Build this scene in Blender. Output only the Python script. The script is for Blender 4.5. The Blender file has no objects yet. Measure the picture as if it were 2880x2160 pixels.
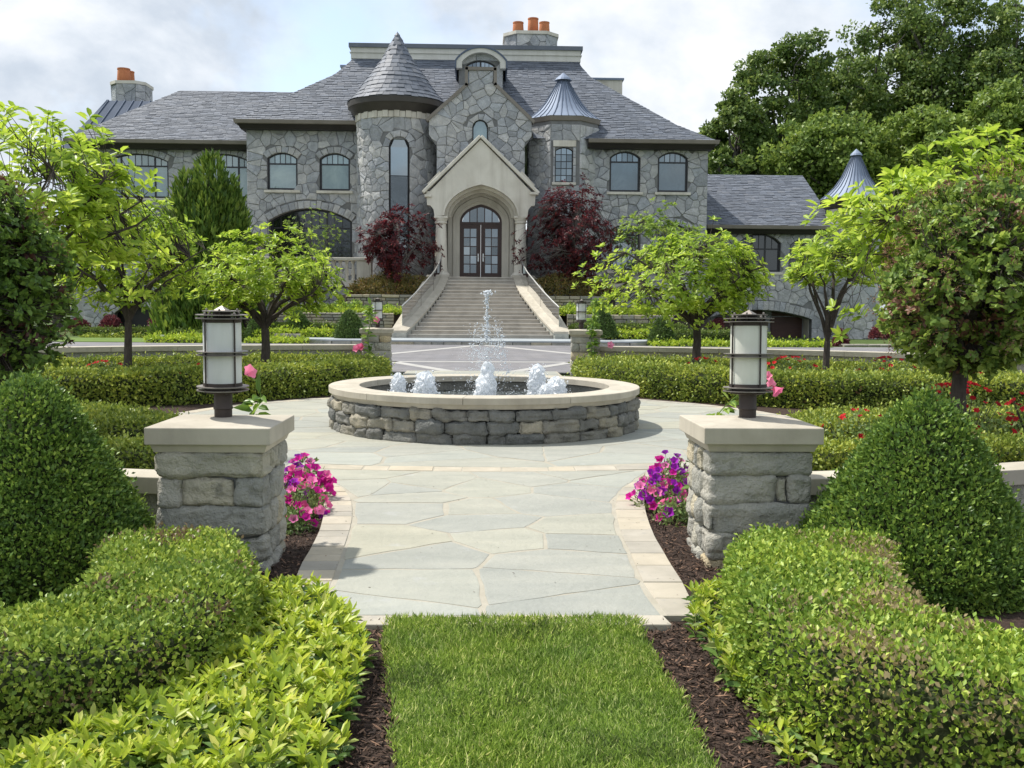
import bpy, bmesh, math, random
import numpy as np
from mathutils import Vector, Matrix, noise
from mathutils.geometry import delaunay_2d_cdt

random.seed(7)
RNG = np.random.default_rng(11)
R = math.radians
PI = math.pi
scene = bpy.context.scene
COL = scene.collection

# ------------------------------------------------------------------ camera
PW, PH, FPX = 2880.0, 2160.0, 2800.0
CAM = Vector((-0.04, 0.0, 1.65))
YAW, PITCH, ROLL = R(1.82), R(4.41), R(0.45)
CR = (Matrix.Rotation(-YAW, 3, 'Z') @ Matrix.Rotation(PI / 2 - PITCH, 3, 'X') @ Matrix.Rotation(ROLL, 3, 'Z'))
cam_data = bpy.data.cameras.new('camera')
cam = bpy.data.objects.new('camera', cam_data)
COL.objects.link(cam)
cam_data.sensor_width = 36.0
cam_data.lens = 36.0 * FPX / PW
cam_data.clip_start = 0.05
cam_data.clip_end = 3000
cam.matrix_world = Matrix.Translation(CAM) @ CR.to_4x4()
scene.camera = cam

# ------------------------------------------------------------------ light
SUN_EL, SUN_AZ = R(59), R(-66)          # azimuth measured from +Y towards +X: the sun stands to the left, behind the garden
sun_dir = Vector((math.sin(SUN_AZ) * math.cos(SUN_EL), math.cos(SUN_AZ) * math.cos(SUN_EL), math.sin(SUN_EL)))
sd = bpy.data.lights.new('sun', 'SUN')
sd.energy = 3.0
sd.angle = R(1.6)
sd.color = (1.0, 0.955, 0.88)
sun = bpy.data.objects.new('sun', sd)
COL.objects.link(sun)
sun.rotation_euler = sun_dir.to_track_quat('Z', 'Y').to_euler()

world = bpy.data.worlds.new('World')
scene.world = world
world.use_nodes = True
wn, wl = world.node_tree.nodes, world.node_tree.links
wn.clear()
def WN(t, **kw):
    n = wn.new(t)
    for k, v in kw.items():
        setattr(n, k, v)
    return n
w_out = WN('ShaderNodeOutputWorld')
w_bg = WN('ShaderNodeBackground')
w_bg.inputs[1].default_value = 0.10
w_sky = WN('ShaderNodeTexSky')
w_sky.sky_type = 'NISHITA'
w_sky.sun_disc = False
w_sky.sun_elevation = SUN_EL
w_sky.sun_rotation = SUN_AZ
w_sky.air_density = 1.0
w_sky.dust_density = 1.5
w_tc = WN('ShaderNodeTexCoord')
w_sep = WN('ShaderNodeSeparateXYZ')
wl.new(w_tc.outputs['Generated'], w_sep.inputs[0])
w_zc = WN('ShaderNodeMath', operation='MAXIMUM'); w_zc.inputs[1].default_value = 0.0
wl.new(w_sep.outputs[2], w_zc.inputs[0])
w_za = WN('ShaderNodeMath', operation='ADD'); w_za.inputs[1].default_value = 0.6
wl.new(w_zc.outputs[0], w_za.inputs[0])
w_dx = WN('ShaderNodeMath', operation='DIVIDE'); wl.new(w_sep.outputs[0], w_dx.inputs[0]); wl.new(w_za.outputs[0], w_dx.inputs[1])
w_dy = WN('ShaderNodeMath', operation='DIVIDE'); wl.new(w_sep.outputs[1], w_dy.inputs[0]); wl.new(w_za.outputs[0], w_dy.inputs[1])
w_cmb = WN('ShaderNodeCombineXYZ'); wl.new(w_dx.outputs[0], w_cmb.inputs[0]); wl.new(w_dy.outputs[0], w_cmb.inputs[1])
w_cmb.inputs[2].default_value = 3.7
def wnoise(scale, detail, rough, dist, off):
    m = WN('ShaderNodeVectorMath', operation='ADD'); m.inputs[1].default_value = off
    wl.new(w_cmb.outputs[0], m.inputs[0])
    n = WN('ShaderNodeTexNoise')
    n.inputs['Scale'].default_value = scale; n.inputs['Detail'].default_value = detail
    n.inputs['Roughness'].default_value = rough; n.inputs['Distortion'].default_value = dist
    wl.new(m.outputs[0], n.inputs['Vector'])
    return n
def wramp(src, stops):
    r = WN('ShaderNodeValToRGB')
    els = r.color_ramp.elements
    while len(els) < len(stops): els.new(0.5)
    for e, (p, c) in zip(els, stops):
        e.position = p; e.color = (*c, 1) if len(c) == 3 else c
    wl.new(src, r.inputs[0]); return r
CLOUD_OFF = (13.79, 7.22, 0.0)
n1 = wnoise(2.4, 9, 0.55, 0.15, CLOUD_OFF)
cover = wramp(n1.outputs['Fac'], [(0.36, (0, 0, 0)), (0.49, (1, 1, 1))])
CLOUD_OFF2 = (20.94, 12.12, 0.7)
n2 = wnoise(4.2, 9, 0.55, 0.15, CLOUD_OFF2)
cl_col = wramp(n2.outputs['Fac'], [(0.33, (3.1, 3.6, 4.25)), (0.45, (3.95, 4.4, 5.0)), (0.53, (4.95, 5.3, 5.75)), (0.63, (6.1, 6.25, 6.5))])
w_mix = WN('ShaderNodeMix', data_type='RGBA')
w_skyb = WN('ShaderNodeMix', data_type='RGBA', blend_type='ADD')   # thin high cloud veil over the blue
w_skyb.inputs[0].default_value = 1.0
w_skyb.inputs[7].default_value = (1.5, 1.65, 1.8, 1)
wl.new(w_sky.outputs[0], w_skyb.inputs[6])
wl.new(cover.outputs[0], w_mix.inputs[0])
wl.new(w_skyb.outputs[2], w_mix.inputs[6])
wl.new(cl_col.outputs[0], w_mix.inputs[7])
wl.new(w_mix.outputs[2], w_bg.inputs[0])
wl.new(w_bg.outputs[0], w_out.inputs[0])

vs = scene.view_settings
vs.view_transform = 'Standard'; vs.look = 'None'; vs.exposure = 0.78; vs.gamma = 1.0; vs.use_curve_mapping = False
scene.cycles.max_bounces = 8
scene.cycles.transparent_max_bounces = 12
scene.cycles.use_denoising = True
scene.cycles.sample_clamp_indirect = 6.0

# ------------------------------------------------------------------ from picture measurements to places
def ray(px, py):
    return CR @ Vector(((px - PW / 2) / FPX, -(py - PH / 2) / FPX, -1.0))
def at(px, py, Y):
    d = ray(px, py); t = (Y - CAM.y) / d.y
    return (CAM.x + t * d.x, CAM.z + t * d.z)
def atx(px, Y, py=600): return at(px, py, Y)[0]
def atz(py, Y, px=1350): return at(px, py, Y)[1]
def gp(px, py, z=0.0):
    d = ray(px, py); t = (z - CAM.z) / d.z
    return (CAM.x + t * d.x, CAM.y + t * d.y)

# ------------------------------------------------------------------ scene helpers
def thing(name, label, cat, loc=(0, 0, 0), rz=0.0, group=None):
    o = bpy.data.objects.new(name, None); COL.objects.link(o)
    o.empty_display_size = 0.2
    o.location = loc; o.rotation_euler = (0, 0, rz)
    tag(o, label, cat, group, 'thing'); return o
def tag(o, label=None, cat=None, group=None, kind=None):
    if label: o['label'] = label
    if cat: o['category'] = cat
    if group: o['group'] = group
    if kind: o['kind'] = kind
    return o
def link(name, me, mat, parent=None, smooth=False):
    o = bpy.data.objects.new(name, me); COL.objects.link(o)
    if mat is not None and len(me.materials) == 0: me.materials.append(mat)
    if parent is not None: o.parent = parent
    if smooth: me.polygons.foreach_set('use_smooth', [True] * len(me.polygons))
    return o
def copy_tree(o, parent=None):
    c = o.copy(); COL.objects.link(c); c.parent = parent
    for ch in list(o.children): copy_tree(ch, c)
    return c
def np_mesh(name, V, Fc):
    me = bpy.data.meshes.new(name)
    V = np.asarray(V, dtype=np.float32); Fc = np.asarray(Fc, dtype=np.int32)
    k = Fc.shape[1]
    me.vertices.add(len(V)); me.vertices.foreach_set('co', V.ravel())
    me.loops.add(Fc.size); me.loops.foreach_set('vertex_index', Fc.ravel())
    me.polygons.add(len(Fc)); me.polygons.foreach_set('loop_start', np.arange(0, Fc.size, k, dtype=np.int32))
    me.update(calc_edges=True); me.validate(); return me

class MB:
    def __init__(s): s.v = []; s.f = []
    def add(s, verts, faces):
        b = len(s.v); s.v += [tuple(p) for p in verts]; s.f += [tuple(b + i for i in f) for f in faces]; return s
    def box(s, x0, x1, y0, y1, z0, z1):
        return s.add([(x0, y0, z0), (x1, y0, z0), (x1, y1, z0), (x0, y1, z0), (x0, y0, z1), (x1, y0, z1), (x1, y1, z1), (x0, y1, z1)],
                     [(0, 3, 2, 1), (4, 5, 6, 7), (0, 1, 5, 4), (1, 2, 6, 5), (2, 3, 7, 6), (3, 0, 4, 7)])
    def frustum(s, cx, cy, z0, w0, z1, w1):
        a, b = w0 / 2, w1 / 2
        return s.add([(cx - a, cy - a, z0), (cx + a, cy - a, z0), (cx + a, cy + a, z0), (cx - a, cy + a, z0),
                      (cx - b, cy - b, z1), (cx + b, cy - b, z1), (cx + b, cy + b, z1), (cx - b, cy + b, z1)],
                     [(0, 3, 2, 1), (4, 5, 6, 7), (0, 1, 5, 4), (1, 2, 6, 5), (2, 3, 7, 6), (3, 0, 4, 7)])
    def lathe(s, prof, n=24, c=(0, 0, 0), a0=0.0, a1=2 * PI, caps=True):
        full = abs(a1 - a0 - 2 * PI) < 1e-6
        m = n if full else n + 1
        b = len(s.v)
        for r, z in prof:
            for i in range(m):
                a = a0 + (a1 - a0) * i / n
                s.v.append((c[0] + r * math.cos(a), c[1] + r * math.sin(a), c[2] + z))
        for j in range(len(prof) - 1):
            for i in range(n):
                i2 = (i + 1) % m
                s.f.append((b + j * m + i, b + j * m + i2, b + (j + 1) * m + i2, b + (j + 1) * m + i))
        if caps and full:
            if prof[0][0] > 1e-4: s.f.append(tuple(b + i for i in reversed(range(m))))
            if prof[-1][0] > 1e-4: s.f.append(tuple(b + (len(prof) - 1) * m + i for i in range(m)))
        return s
    def tube(s, pts, rad, n=6, cap=True):
        pts = [Vector(p) for p in pts]
        if not hasattr(rad, '__len__'): rad = [rad] * len(pts)
        b = len(s.v); prev = None
        for i, p in enumerate(pts):
            t = (pts[min(i + 1, len(pts) - 1)] - pts[max(i - 1, 0)])
            if t.length < 1e-9: t = Vector((0, 0, 1))
            t.normalize()
            if prev is None:
                u = t.orthogonal().normalized()
            else:
                u = prev - t * prev.dot(t)
                u = u.normalized() if u.length > 1e-6 else t.orthogonal().normalized()
            prev = u; w = t.cross(u)
            for k in range(n):
                a = 2 * PI * k / n
                s.v.append(tuple(p + (u * math.cos(a) + w * math.sin(a)) * rad[i]))
        for i in range(len(pts) - 1):
            for k in range(n):
                k2 = (k + 1) % n
                s.f.append((b + i * n + k, b + i * n + k2, b + (i + 1) * n + k2, b + (i + 1) * n + k))
        if cap:
            s.f.append(tuple(b + k for k in reversed(range(n))))
            s.f.append(tuple(b + (len(pts) - 1) * n + k for k in range(n)))
        return s
    def sphere(s, c, r, n=8, m=5):
        prof = [(max(r * math.sin(PI * j / m), 1e-5), -r * math.cos(PI * j / m)) for j in range(m + 1)]
        return s.lathe(prof, n, c, caps=False)
    def sweep(s, path, sect, closed=False):
        """sect: list of (offset to the right of travel, z) closed section; path: list of (x, y, z)"""
        P = [Vector(p) for p in path]; n = len(sect); b = len(s.v)
        for i, p in enumerate(P):
            if closed: ta, tb = P[i] - P[i - 1], P[(i + 1) % len(P)] - P[i]
            else: ta, tb = P[max(i, 1)] - P[max(i, 1) - 1], P[min(i, len(P) - 2) + 1] - P[min(i, len(P) - 2)]
            ta.z = tb.z = 0; ta.normalize(); tb.normalize(); t = (ta + tb).normalized()
            r = Vector((t.y, -t.x, 0)) / max(t.dot(ta), 0.4)      # mitred corner
            for o, z in sect: s.v.append(tuple(p + r * o + Vector((0, 0, z))))
        m = len(P)
        for i in range(m if closed else m - 1):
            i2 = (i + 1) % m
            for k in range(n):
                k2 = (k + 1) % n
                s.f.append((b + i * n + k, b + i2 * n + k, b + i2 * n + k2, b + i * n + k2))
        if not closed:
            s.f.append(tuple(b + k for k in range(n)))
            s.f.append(tuple(b + (m - 1) * n + k for k in reversed(range(n))))
        return s
    def mesh(s, name):
        me = bpy.data.meshes.new(name); me.from_pydata(s.v, [], s.f); me.update(); return me
    def build(s, name, mat, parent=None, smooth=False, bevel=0.0, seg=2, angle=35, recalc=False):
        me = s.mesh(name)
        if recalc:
            bm = bmesh.new(); bm.from_mesh(me); bmesh.ops.recalc_face_normals(bm, faces=bm.faces); bm.to_mesh(me); bm.free()
        o = link(name, me, mat, parent, smooth)
        if bevel > 0:
            m = o.modifiers.new('edges', 'BEVEL'); m.width = bevel; m.segments = seg; m.limit_method = 'ANGLE'; m.angle_limit = R(angle)
        if smooth:
            try: me.set_sharp_from_angle(angle=R(angle))
            except Exception: pass
        return o

def inside(p, loops):
    c = False
    for L in loops:
        n = len(L)
        for i in range(n):
            x0, y0 = L[i]; x1, y1 = L[(i + 1) % n]
            if (y0 > p[1]) != (y1 > p[1]) and p[0] < (x1 - x0) * (p[1] - y0) / (y1 - y0) + x0: c = not c
    return c
def plate(mb, loops, y0, y1, fmap=None):
    """extrude a planar region (outer loop and holes in x,z) from y0 (front) to y1 (back)"""
    vs_, es = [], []
    for L in loops:
        b = len(vs_); vs_ += [Vector(p) for p in L]
        es += [(b + i, b + (i + 1) % len(L)) for i in range(len(L))]
    vo, eo, fo = delaunay_2d_cdt(vs_, es, [], 0, 1e-5)[:3]
    tris = []
    for f in fo:
        c = sum((Vector(vo[i]) for i in f), Vector((0, 0))) / len(f)
        if inside((c.x, c.y), loops):
            a = Vector(vo[f[1]]) - Vector(vo[f[0]]); bb = Vector(vo[f[2]]) - Vector(vo[f[0]])
            tris.append(tuple(f) if a.x * bb.y - a.y * bb.x > 0 else tuple(reversed(f)))
    n = len(vo)
    V = [(p[0], y0, p[1]) for p in vo] + [(p[0], y1, p[1]) for p in vo]
    Fc = [t for t in tris] + [tuple(n + i for i in reversed(t)) for t in tris]
    for L in loops:
        area = sum(L[i][0] * L[(i + 1) % len(L)][1] - L[(i + 1) % len(L)][0] * L[i][1] for i in range(len(L)))
        idx = [min(range(n), key=lambda k: (vo[k][0] - p[0]) ** 2 + (vo[k][1] - p[1]) ** 2) for p in L]
        hole = L is not loops[0]
        for i in range(len(idx)):
            a, b2 = idx[i], idx[(i + 1) % len(idx)]
            if a == b2: continue
            q = (a, b2, n + b2, n + a)
            if (area > 0) == (not hole): q = tuple(reversed(q))
            Fc.append(q)
    if fmap: V = [fmap(p) for p in V]
    mb.add(V, Fc); return mb

# ------------------------------------------------------------------ materials
def new_mat(name):
    m = bpy.data.materials.new(name); m.use_nodes = True
    nt = m.node_tree; nt.nodes.clear()
    return m, nt.nodes, nt.links
def node(N, t, **kw):
    n = N.new(t)
    for k, v in kw.items(): setattr(n, k, v)
    return n
def ramp(N, L, src, stops, interp='LINEAR'):
    r = N.new('ShaderNodeValToRGB'); r.color_ramp.interpolation = interp
    e = r.color_ramp.elements
    while len(e) < len(stops): e.new(0.5)
    for el, (p, c) in zip(e, stops):
        el.position = p; el.color = (c[0], c[1], c[2], 1)
    L.new(src, r.inputs[0]); return r
def tnoise(N, L, vec, scale, detail=5, rough=0.55, dist=0.0):
    n = N.new('ShaderNodeTexNoise')
    n.inputs['Scale'].default_value = scale; n.inputs['Detail'].default_value = detail
    n.inputs['Roughness'].default_value = rough; n.inputs['Distortion'].default_value = dist
    if vec is not None: L.new(vec, n.inputs['Vector'])
    return n
def mixc(N, L, fac, a, b, mode='MIX'):
    m = N.new('ShaderNodeMix'); m.data_type = 'RGBA'; m.blend_type = mode
    for sock, val in ((m.inputs[0], fac), (m.inputs[6], a), (m.inputs[7], b)):
        if isinstance(val, (int, float)): sock.default_value = val
        elif isinstance(val, tuple): sock.default_value = (*val, 1)
        else: L.new(val, sock)
    return m.outputs[2]
def mth(N, L, op, a, b=None):
    m = N.new('ShaderNodeMath'); m.operation = op
    for s_, v in zip(m.inputs, (a, b)):
        if v is None: continue
        if isinstance(v, (int, float)): s_.default_value = v
        else: L.new(v, s_)
    return m.outputs[0]
def rnd(N, L):
    g = N.new('ShaderNodeNewGeometry'); o = N.new('ShaderNodeObjectInfo')
    s = mth(N, L, 'ADD', g.outputs['Random Per Island'], o.outputs['Random'])
    return mth(N, L, 'FRACT', s), g
def m_solid(name, stops, scale=3.0, rough=0.8, var=0.0, hue=None, bump=0.25, bscale=40.0, bdist=0.02, metal=0.0, spec=0.35, stretch=None, coat=0.0, speckle=None, streak=None):
    m, N, L = new_mat(name)
    out = node(N, 'ShaderNodeOutputMaterial'); b = node(N, 'ShaderNodeBsdfPrincipled'); L.new(b.outputs[0], out.inputs[0])
    rv, g = rnd(N, L)
    pos = g.outputs['Position']
    if stretch:
        mp = node(N, 'ShaderNodeMapping'); mp.inputs['Scale'].default_value = stretch; L.new(pos, mp.inputs[0]); pos = mp.outputs[0]
    if hue:                                     # pieces differ in tint
        off = node(N, 'ShaderNodeVectorMath', operation='ADD'); c3 = node(N, 'ShaderNodeCombineXYZ')
        L.new(mth(N, L, 'MULTIPLY', rv, 37.0), c3.inputs[0]); L.new(mth(N, L, 'MULTIPLY', rv, 91.0), c3.inputs[1])
        L.new(pos, off.inputs[0]); L.new(c3.outputs[0], off.inputs[1]); pos = off.outputs[0]
    n = tnoise(N, L, pos, scale, 7, 0.6, 0.3)
    cr = ramp(N, L, n.outputs['Fac'], stops)
    col = cr.outputs[0]
    if hue:
        hr = ramp(N, L, rv, hue)
        col = mixc(N, L, 1.0, col, hr.outputs[0], 'MULTIPLY')
    if var:
        hs = node(N, 'ShaderNodeHueSaturation'); L.new(col, hs.inputs['Color'])
        L.new(mth(N, L, 'ADD', mth(N, L, 'MULTIPLY', rv, var), 1 - var / 2), hs.inputs['Value']); col = hs.outputs[0]
    if speckle:
        sn = tnoise(N, L, g.outputs['Position'], speckle[0], 3, 0.7)
        sr = ramp(N, L, sn.outputs['Fac'], [(speckle[1], (0, 0, 0)), (speckle[1] + 0.08, (1, 1, 1))])
        col = mixc(N, L, mth(N, L, 'MULTIPLY', sr.outputs[0], speckle[3]), col, speckle[2])
    if streak:                                  # rain streaks on weathered stone
        mp = node(N, 'ShaderNodeMapping'); mp.inputs['Scale'].default_value = (streak[0], streak[0], streak[0] * 0.08); L.new(g.outputs['Position'], mp.inputs[0])
        sn = tnoise(N, L, mp.outputs[0], 1.0, 5, 0.65)
        sr = ramp(N, L, sn.outputs['Fac'], [(0.45, (0, 0, 0)), (0.75, (1, 1, 1))])
        col = mixc(N, L, mth(N, L, 'MULTIPLY', sr.outputs[0], streak[2]), col, streak[1])
    L.new(col, b.inputs['Base Color'])
    b.inputs['Roughness'].default_value = rough; b.inputs['Metallic'].default_value = metal
    b.inputs['Specular IOR Level'].default_value = spec
    if coat: b.inputs['Coat Weight'].default_value = coat
    if bump:
        bn = tnoise(N, L, g.outputs['Position'], bscale, 6, 0.62)
        bp = node(N, 'ShaderNodeBump'); bp.inputs['Strength'].default_value = bump; bp.inputs['Distance'].default_value = bdist
        L.new(bn.outputs['Fac'], bp.inputs['Height']); L.new(bp.outputs[0], b.inputs['Normal'])
    return m
def m_leaf(name, stops, trans=0.35, rough=0.45, patch=None, pscale=1.2, light=1.35, spec=0.35, psharp=0.10, gain=1.7):
    """stops: colours picked per leaf; patch: (colour, threshold, amount) for dead or flushed areas of the plant"""
    m, N, L = new_mat(name)
    stops = [(p, tuple(min(0.9, c * gain) for c in q)) for p, q in stops]
    out = node(N, 'ShaderNodeOutputMaterial'); b = node(N, 'ShaderNodeBsdfPrincipled')
    tr = node(N, 'ShaderNodeBsdfTranslucent'); mx = node(N, 'ShaderNodeMixShader'); mx.inputs[0].default_value = trans
    rv, g = rnd(N, L)
    col = ramp(N, L, rv, stops).outputs[0]
    big = tnoise(N, L, g.outputs['Position'], pscale * 1.7, 3, 0.5)
    col = mixc(N, L, 1.0, col, ramp(N, L, big.outputs['Fac'], [(0.3, (0.74, 0.8, 0.8)), (0.7, (1.22, 1.15, 1.0))]).outputs[0], 'MULTIPLY')
    if patch:
        pn = tnoise(N, L, g.outputs['Position'], pscale, 5, 0.6)
        pr = ramp(N, L, pn.outputs['Fac'], [(patch[1], (0, 0, 0)), (patch[1] + psharp, (1, 1, 1))])
        fac = mth(N, L, 'MULTIPLY', pr.outputs[0], patch[2])
        if len(patch) > 3:                      # dieback on the clipped top only
            sx = node(N, 'ShaderNodeSeparateXYZ'); L.new(g.outputs['Position'], sx.inputs[0])
            mr = node(N, 'ShaderNodeMapRange'); mr.inputs[1].default_value = patch[3]; mr.inputs[2].default_value = patch[4]; mr.inputs[3].default_value = 0.25; L.new(sx.outputs[2], mr.inputs[0])
            fac = mth(N, L, 'MULTIPLY', fac, mr.outputs[0])
        pick = mth(N, L, 'GREATER_THAN', fac, mth(N, L, 'FRACT', mth(N, L, 'MULTIPLY', rv, 17.3)))
        col = mixc(N, L, pick, col, patch[0])
    L.new(col, b.inputs['Base Color'])
    hs = node(N, 'ShaderNodeHueSaturation'); hs.inputs['Value'].default_value = light; hs.inputs['Saturation'].default_value = 1.0
    hs.inputs['Hue'].default_value = 0.49
    L.new(col, hs.inputs['Color']); L.new(hs.outputs[0], tr.inputs[0])
    b.inputs['Roughness'].default_value = rough; b.inputs['Specular IOR Level'].default_value = spec
    L.new(b.outputs[0], mx.inputs[1]); L.new(tr.outputs[0], mx.inputs[2]); L.new(mx.outputs[0], out.inputs[0])
    return m

M = {}
M['limestone'] = m_solid('limestone', [(0.3, (0.40, 0.36, 0.285)), (0.55, (0.50, 0.455, 0.37)), (0.8, (0.56, 0.51, 0.42))], 2.2, 0.82, 0.10, bump=0.10, bscale=55, bdist=0.01, streak=(6.0, (0.30, 0.27, 0.22), 0.45))
M['limestone_house'] = m_solid('limestone_house', [(0.3, (0.60, 0.56, 0.475)), (0.55, (0.69, 0.65, 0.56)), (0.8, (0.74, 0.70, 0.61))], 0.9, 0.85, 0.06, bump=0.08, bscale=12, bdist=0.02, streak=(1.8, (0.33, 0.29, 0.23), 0.5))
M['limestone_step'] = m_solid('limestone_step', [(0.3, (0.34, 0.31, 0.265)), (0.55, (0.43, 0.395, 0.34)), (0.8, (0.49, 0.455, 0.395))], 1.6, 0.85, 0.12, bump=0.1, bscale=20, bdist=0.01)
M['house_stone'] = m_solid('house_stone', [(0.25, (0.31, 0.315, 0.32)), (0.5, (0.43, 0.435, 0.437)), (0.78, (0.57, 0.57, 0.565))], 2.6, 0.9, 0.22, hue=[(0.0, (0.82, 0.84, 0.87)), (0.25, (1.0, 1.0, 1.0)), (0.5, (1.1, 1.08, 1.05)), (0.72, (0.9, 0.93, 0.97)), (0.88, (1.06, 1.03, 0.98)), (1.0, (1.18, 1.16, 1.12))], bump=0.9, bscale=8, bdist=0.09)
M['mortar'] = m_solid('mortar', [(0.3, (0.16, 0.16, 0.158)), (0.7, (0.22, 0.22, 0.215))], 3, 0.95, bump=0.2, bscale=20)
M['slate'] = m_solid('slate', [(0.25, (0.105, 0.118, 0.142)), (0.5, (0.125, 0.139, 0.165)), (0.8, (0.15, 0.164, 0.19))], 1.3, 0.6, 0.22, hue=[(0.0, (0.84, 0.86, 0.9)), (0.45, (1, 1, 1)), (0.8, (1.04, 1.06, 1.1)), (0.95, (1.06, 1.02, 0.98)), (1.0, (1.18, 1.17, 1.16))], bump=0.25, bscale=14, bdist=0.02, spec=0.5)
M['metal_roof'] = m_solid('metal_roof', [(0.3, (0.19, 0.235, 0.32)), (0.7, (0.25, 0.30, 0.39))], 0.8, 0.62, 0.06, bump=0.03, bscale=2, metal=0.2, spec=0.45)
M['metal_dark'] = m_solid('metal_dark', [(0.3, (0.08, 0.10, 0.14)), (0.7, (0.105, 0.128, 0.172))], 0.8, 0.8, 0.05, bump=0.03, bscale=2, spec=0.15)
M['seam'] = m_solid('seam', [(0.3, (0.11, 0.135, 0.185)), (0.7, (0.14, 0.17, 0.225))], 1, 0.8, bump=0, spec=0.15)
M['fascia'] = m_solid('fascia', [(0.3, (0.045, 0.04, 0.034)), (0.7, (0.065, 0.058, 0.05))], 1.5, 0.55, bump=0, spec=0.4)
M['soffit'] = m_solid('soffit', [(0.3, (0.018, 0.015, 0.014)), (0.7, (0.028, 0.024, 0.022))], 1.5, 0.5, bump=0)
M['gutter'] = m_solid('gutter', [(0.3, (0.19, 0.168, 0.14)), (0.7, (0.25, 0.222, 0.19))], 1.0, 0.5, bump=0)
M['frame'] = m_solid('frame', [(0.3, (0.016, 0.016, 0.018)), (0.7, (0.026, 0.025, 0.027))], 2, 0.4, bump=0, spec=0.5)
M['door_wood'] = m_solid('door_wood', [(0.3, (0.045, 0.021, 0.016)), (0.7, (0.075, 0.036, 0.027))], 3, 0.4, bump=0.05, stretch=(6, 6, 0.6), spec=0.5)
M['garage_wood'] = m_solid('garage_wood', [(0.3, (0.06, 0.028, 0.022)), (0.7, (0.095, 0.045, 0.034))], 3, 0.5, bump=0.05, stretch=(0.6, 6, 6))
M['clay'] = m_solid('clay', [(0.3, (0.50, 0.17, 0.075)), (0.7, (0.62, 0.24, 0.11))], 1.5, 0.8, 0.15, bump=0.1)
M['dark'] = m_solid('dark_recess', [(0.3, (0.012, 0.012, 0.012)), (0.7, (0.02, 0.02, 0.02))], 2, 0.9, bump=0)
M['nickel'] = m_solid('nickel', [(0.3, (0.55, 0.54, 0.52)), (0.7, (0.65, 0.64, 0.62))], 4, 0.3, bump=0, metal=0.9)
M['white_paint'] = m_solid('white_paint', [(0.3, (0.62, 0.60, 0.54)), (0.7, (0.72, 0.70, 0.64))], 1.2, 0.6, bump=0.02, streak=(2.0, (0.42, 0.39, 0.33), 0.4))
def m_window(name, c0, c1, refl, rough=0.02):
    """pane in front of pale blinds: sees the sky and trees mirrored over a tinted ground"""
    m, N, L = new_mat(name)
    out = node(N, 'ShaderNodeOutputMaterial'); b = node(N, 'ShaderNodeBsdfPrincipled'); gl = node(N, 'ShaderNodeBsdfGlossy')
    g = node(N, 'ShaderNodeNewGeometry')
    n = tnoise(N, L, g.outputs['Position'], 0.7, 4, 0.6, 0.6)
    L.new(ramp(N, L, n.outputs['Fac'], [(0.32, tuple(v * 0.55 for v in c0)), (0.5, c0), (0.68, c1)]).outputs[0], b.inputs['Base Color'])
    b.inputs['Roughness'].default_value = 0.15
    gl.inputs['Color'].default_value = (0.86, 0.95, 0.97, 1); gl.inputs['Roughness'].default_value = rough
    lw = node(N, 'ShaderNodeFresnel'); lw.inputs[0].default_value = 1.5
    mx = node(N, 'ShaderNodeMixShader')
    oi = node(N, 'ShaderNodeObjectInfo')        # panes differ a little in tilt, dirt and what hangs behind them
    L.new(mth(N, L, 'ADD', lw.outputs[0], mth(N, L, 'MULTIPLY', mth(N, L, 'ADD', oi.outputs['Random'], 0.35), refl * 1.2)), mx.inputs[0])
    L.new(b.outputs[0], mx.inputs[1]); L.new(gl.outputs[0], mx.inputs[2]); L.new(mx.outputs[0], out.inputs[0])
    wv = tnoise(N, L, g.outputs['Position'], 0.5, 2, 0.5)
    bp = node(N, 'ShaderNodeBump'); bp.inputs['Strength'].default_value = 0.02; bp.inputs['Distance'].default_value = 0.1
    L.new(wv.outputs['Fac'], bp.inputs['Height']); L.new(bp.outputs[0], gl.inputs['Normal'])
    return m
M['glass'] = m_window('window_glass', (0.17, 0.245, 0.24), (0.25, 0.33, 0.31), 0.10)
M['glass_blue'] = m_window('window_glass_blue', (0.07, 0.105, 0.125), (0.13, 0.18, 0.205), 0.14)
M['glass_dark'] = m_window('window_glass_dark', (0.03, 0.042, 0.048), (0.055, 0.07, 0.078), 0.18)
M['glass_deep'] = m_window('window_glass_deep', (0.006, 0.008, 0.010), (0.014, 0.018, 0.02), 0.0)
# ------------------------------------------------------------------ irregular stonework
def seg_field(P, loops):
    """signed distance (positive inside) and nearest boundary point for points P (N,2)"""
    best = np.full(len(P), 1e9); near = np.zeros_like(P); ins = np.zeros(len(P), bool)
    for L in loops:
        A = np.array(L, float); B = np.roll(A, -1, axis=0)
        for a, b in zip(A, B):
            ab = b - a; l2 = max(ab @ ab, 1e-12)
            t = np.clip(((P - a) @ ab) / l2, 0, 1); q = a + t[:, None] * ab
            d = np.hypot(*(P - q).T); m = d < best
            best[m] = d[m]; near[m] = q[m]
            c = (a[1] > P[:, 1]) != (b[1] > P[:, 1])
            if c.any():
                xs = (b[0] - a[0]) * (P[:, 1] - a[1]) / (b[1] - a[1] if abs(b[1] - a[1]) > 1e-12 else 1e-12) + a[0]
                ins ^= c & (P[:, 0] < xs)
    return np.where(ins, best, -best), near
def clip_half(poly, p, n):
    out = []; m = len(poly)
    for i in range(m):
        a, b = poly[i], poly[(i + 1) % m]
        da = (a[0] - p[0]) * n[0] + (a[1] - p[1]) * n[1]; db = (b[0] - p[0]) * n[0] + (b[1] - p[1]) * n[1]
        if da <= 0: out.append(a)
        if (da < 0 < db) or (db < 0 < da):
            t = da / (da - db); out.append((a[0] + (b[0] - a[0]) * t, a[1] + (b[1] - a[1]) * t))
    return out
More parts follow.
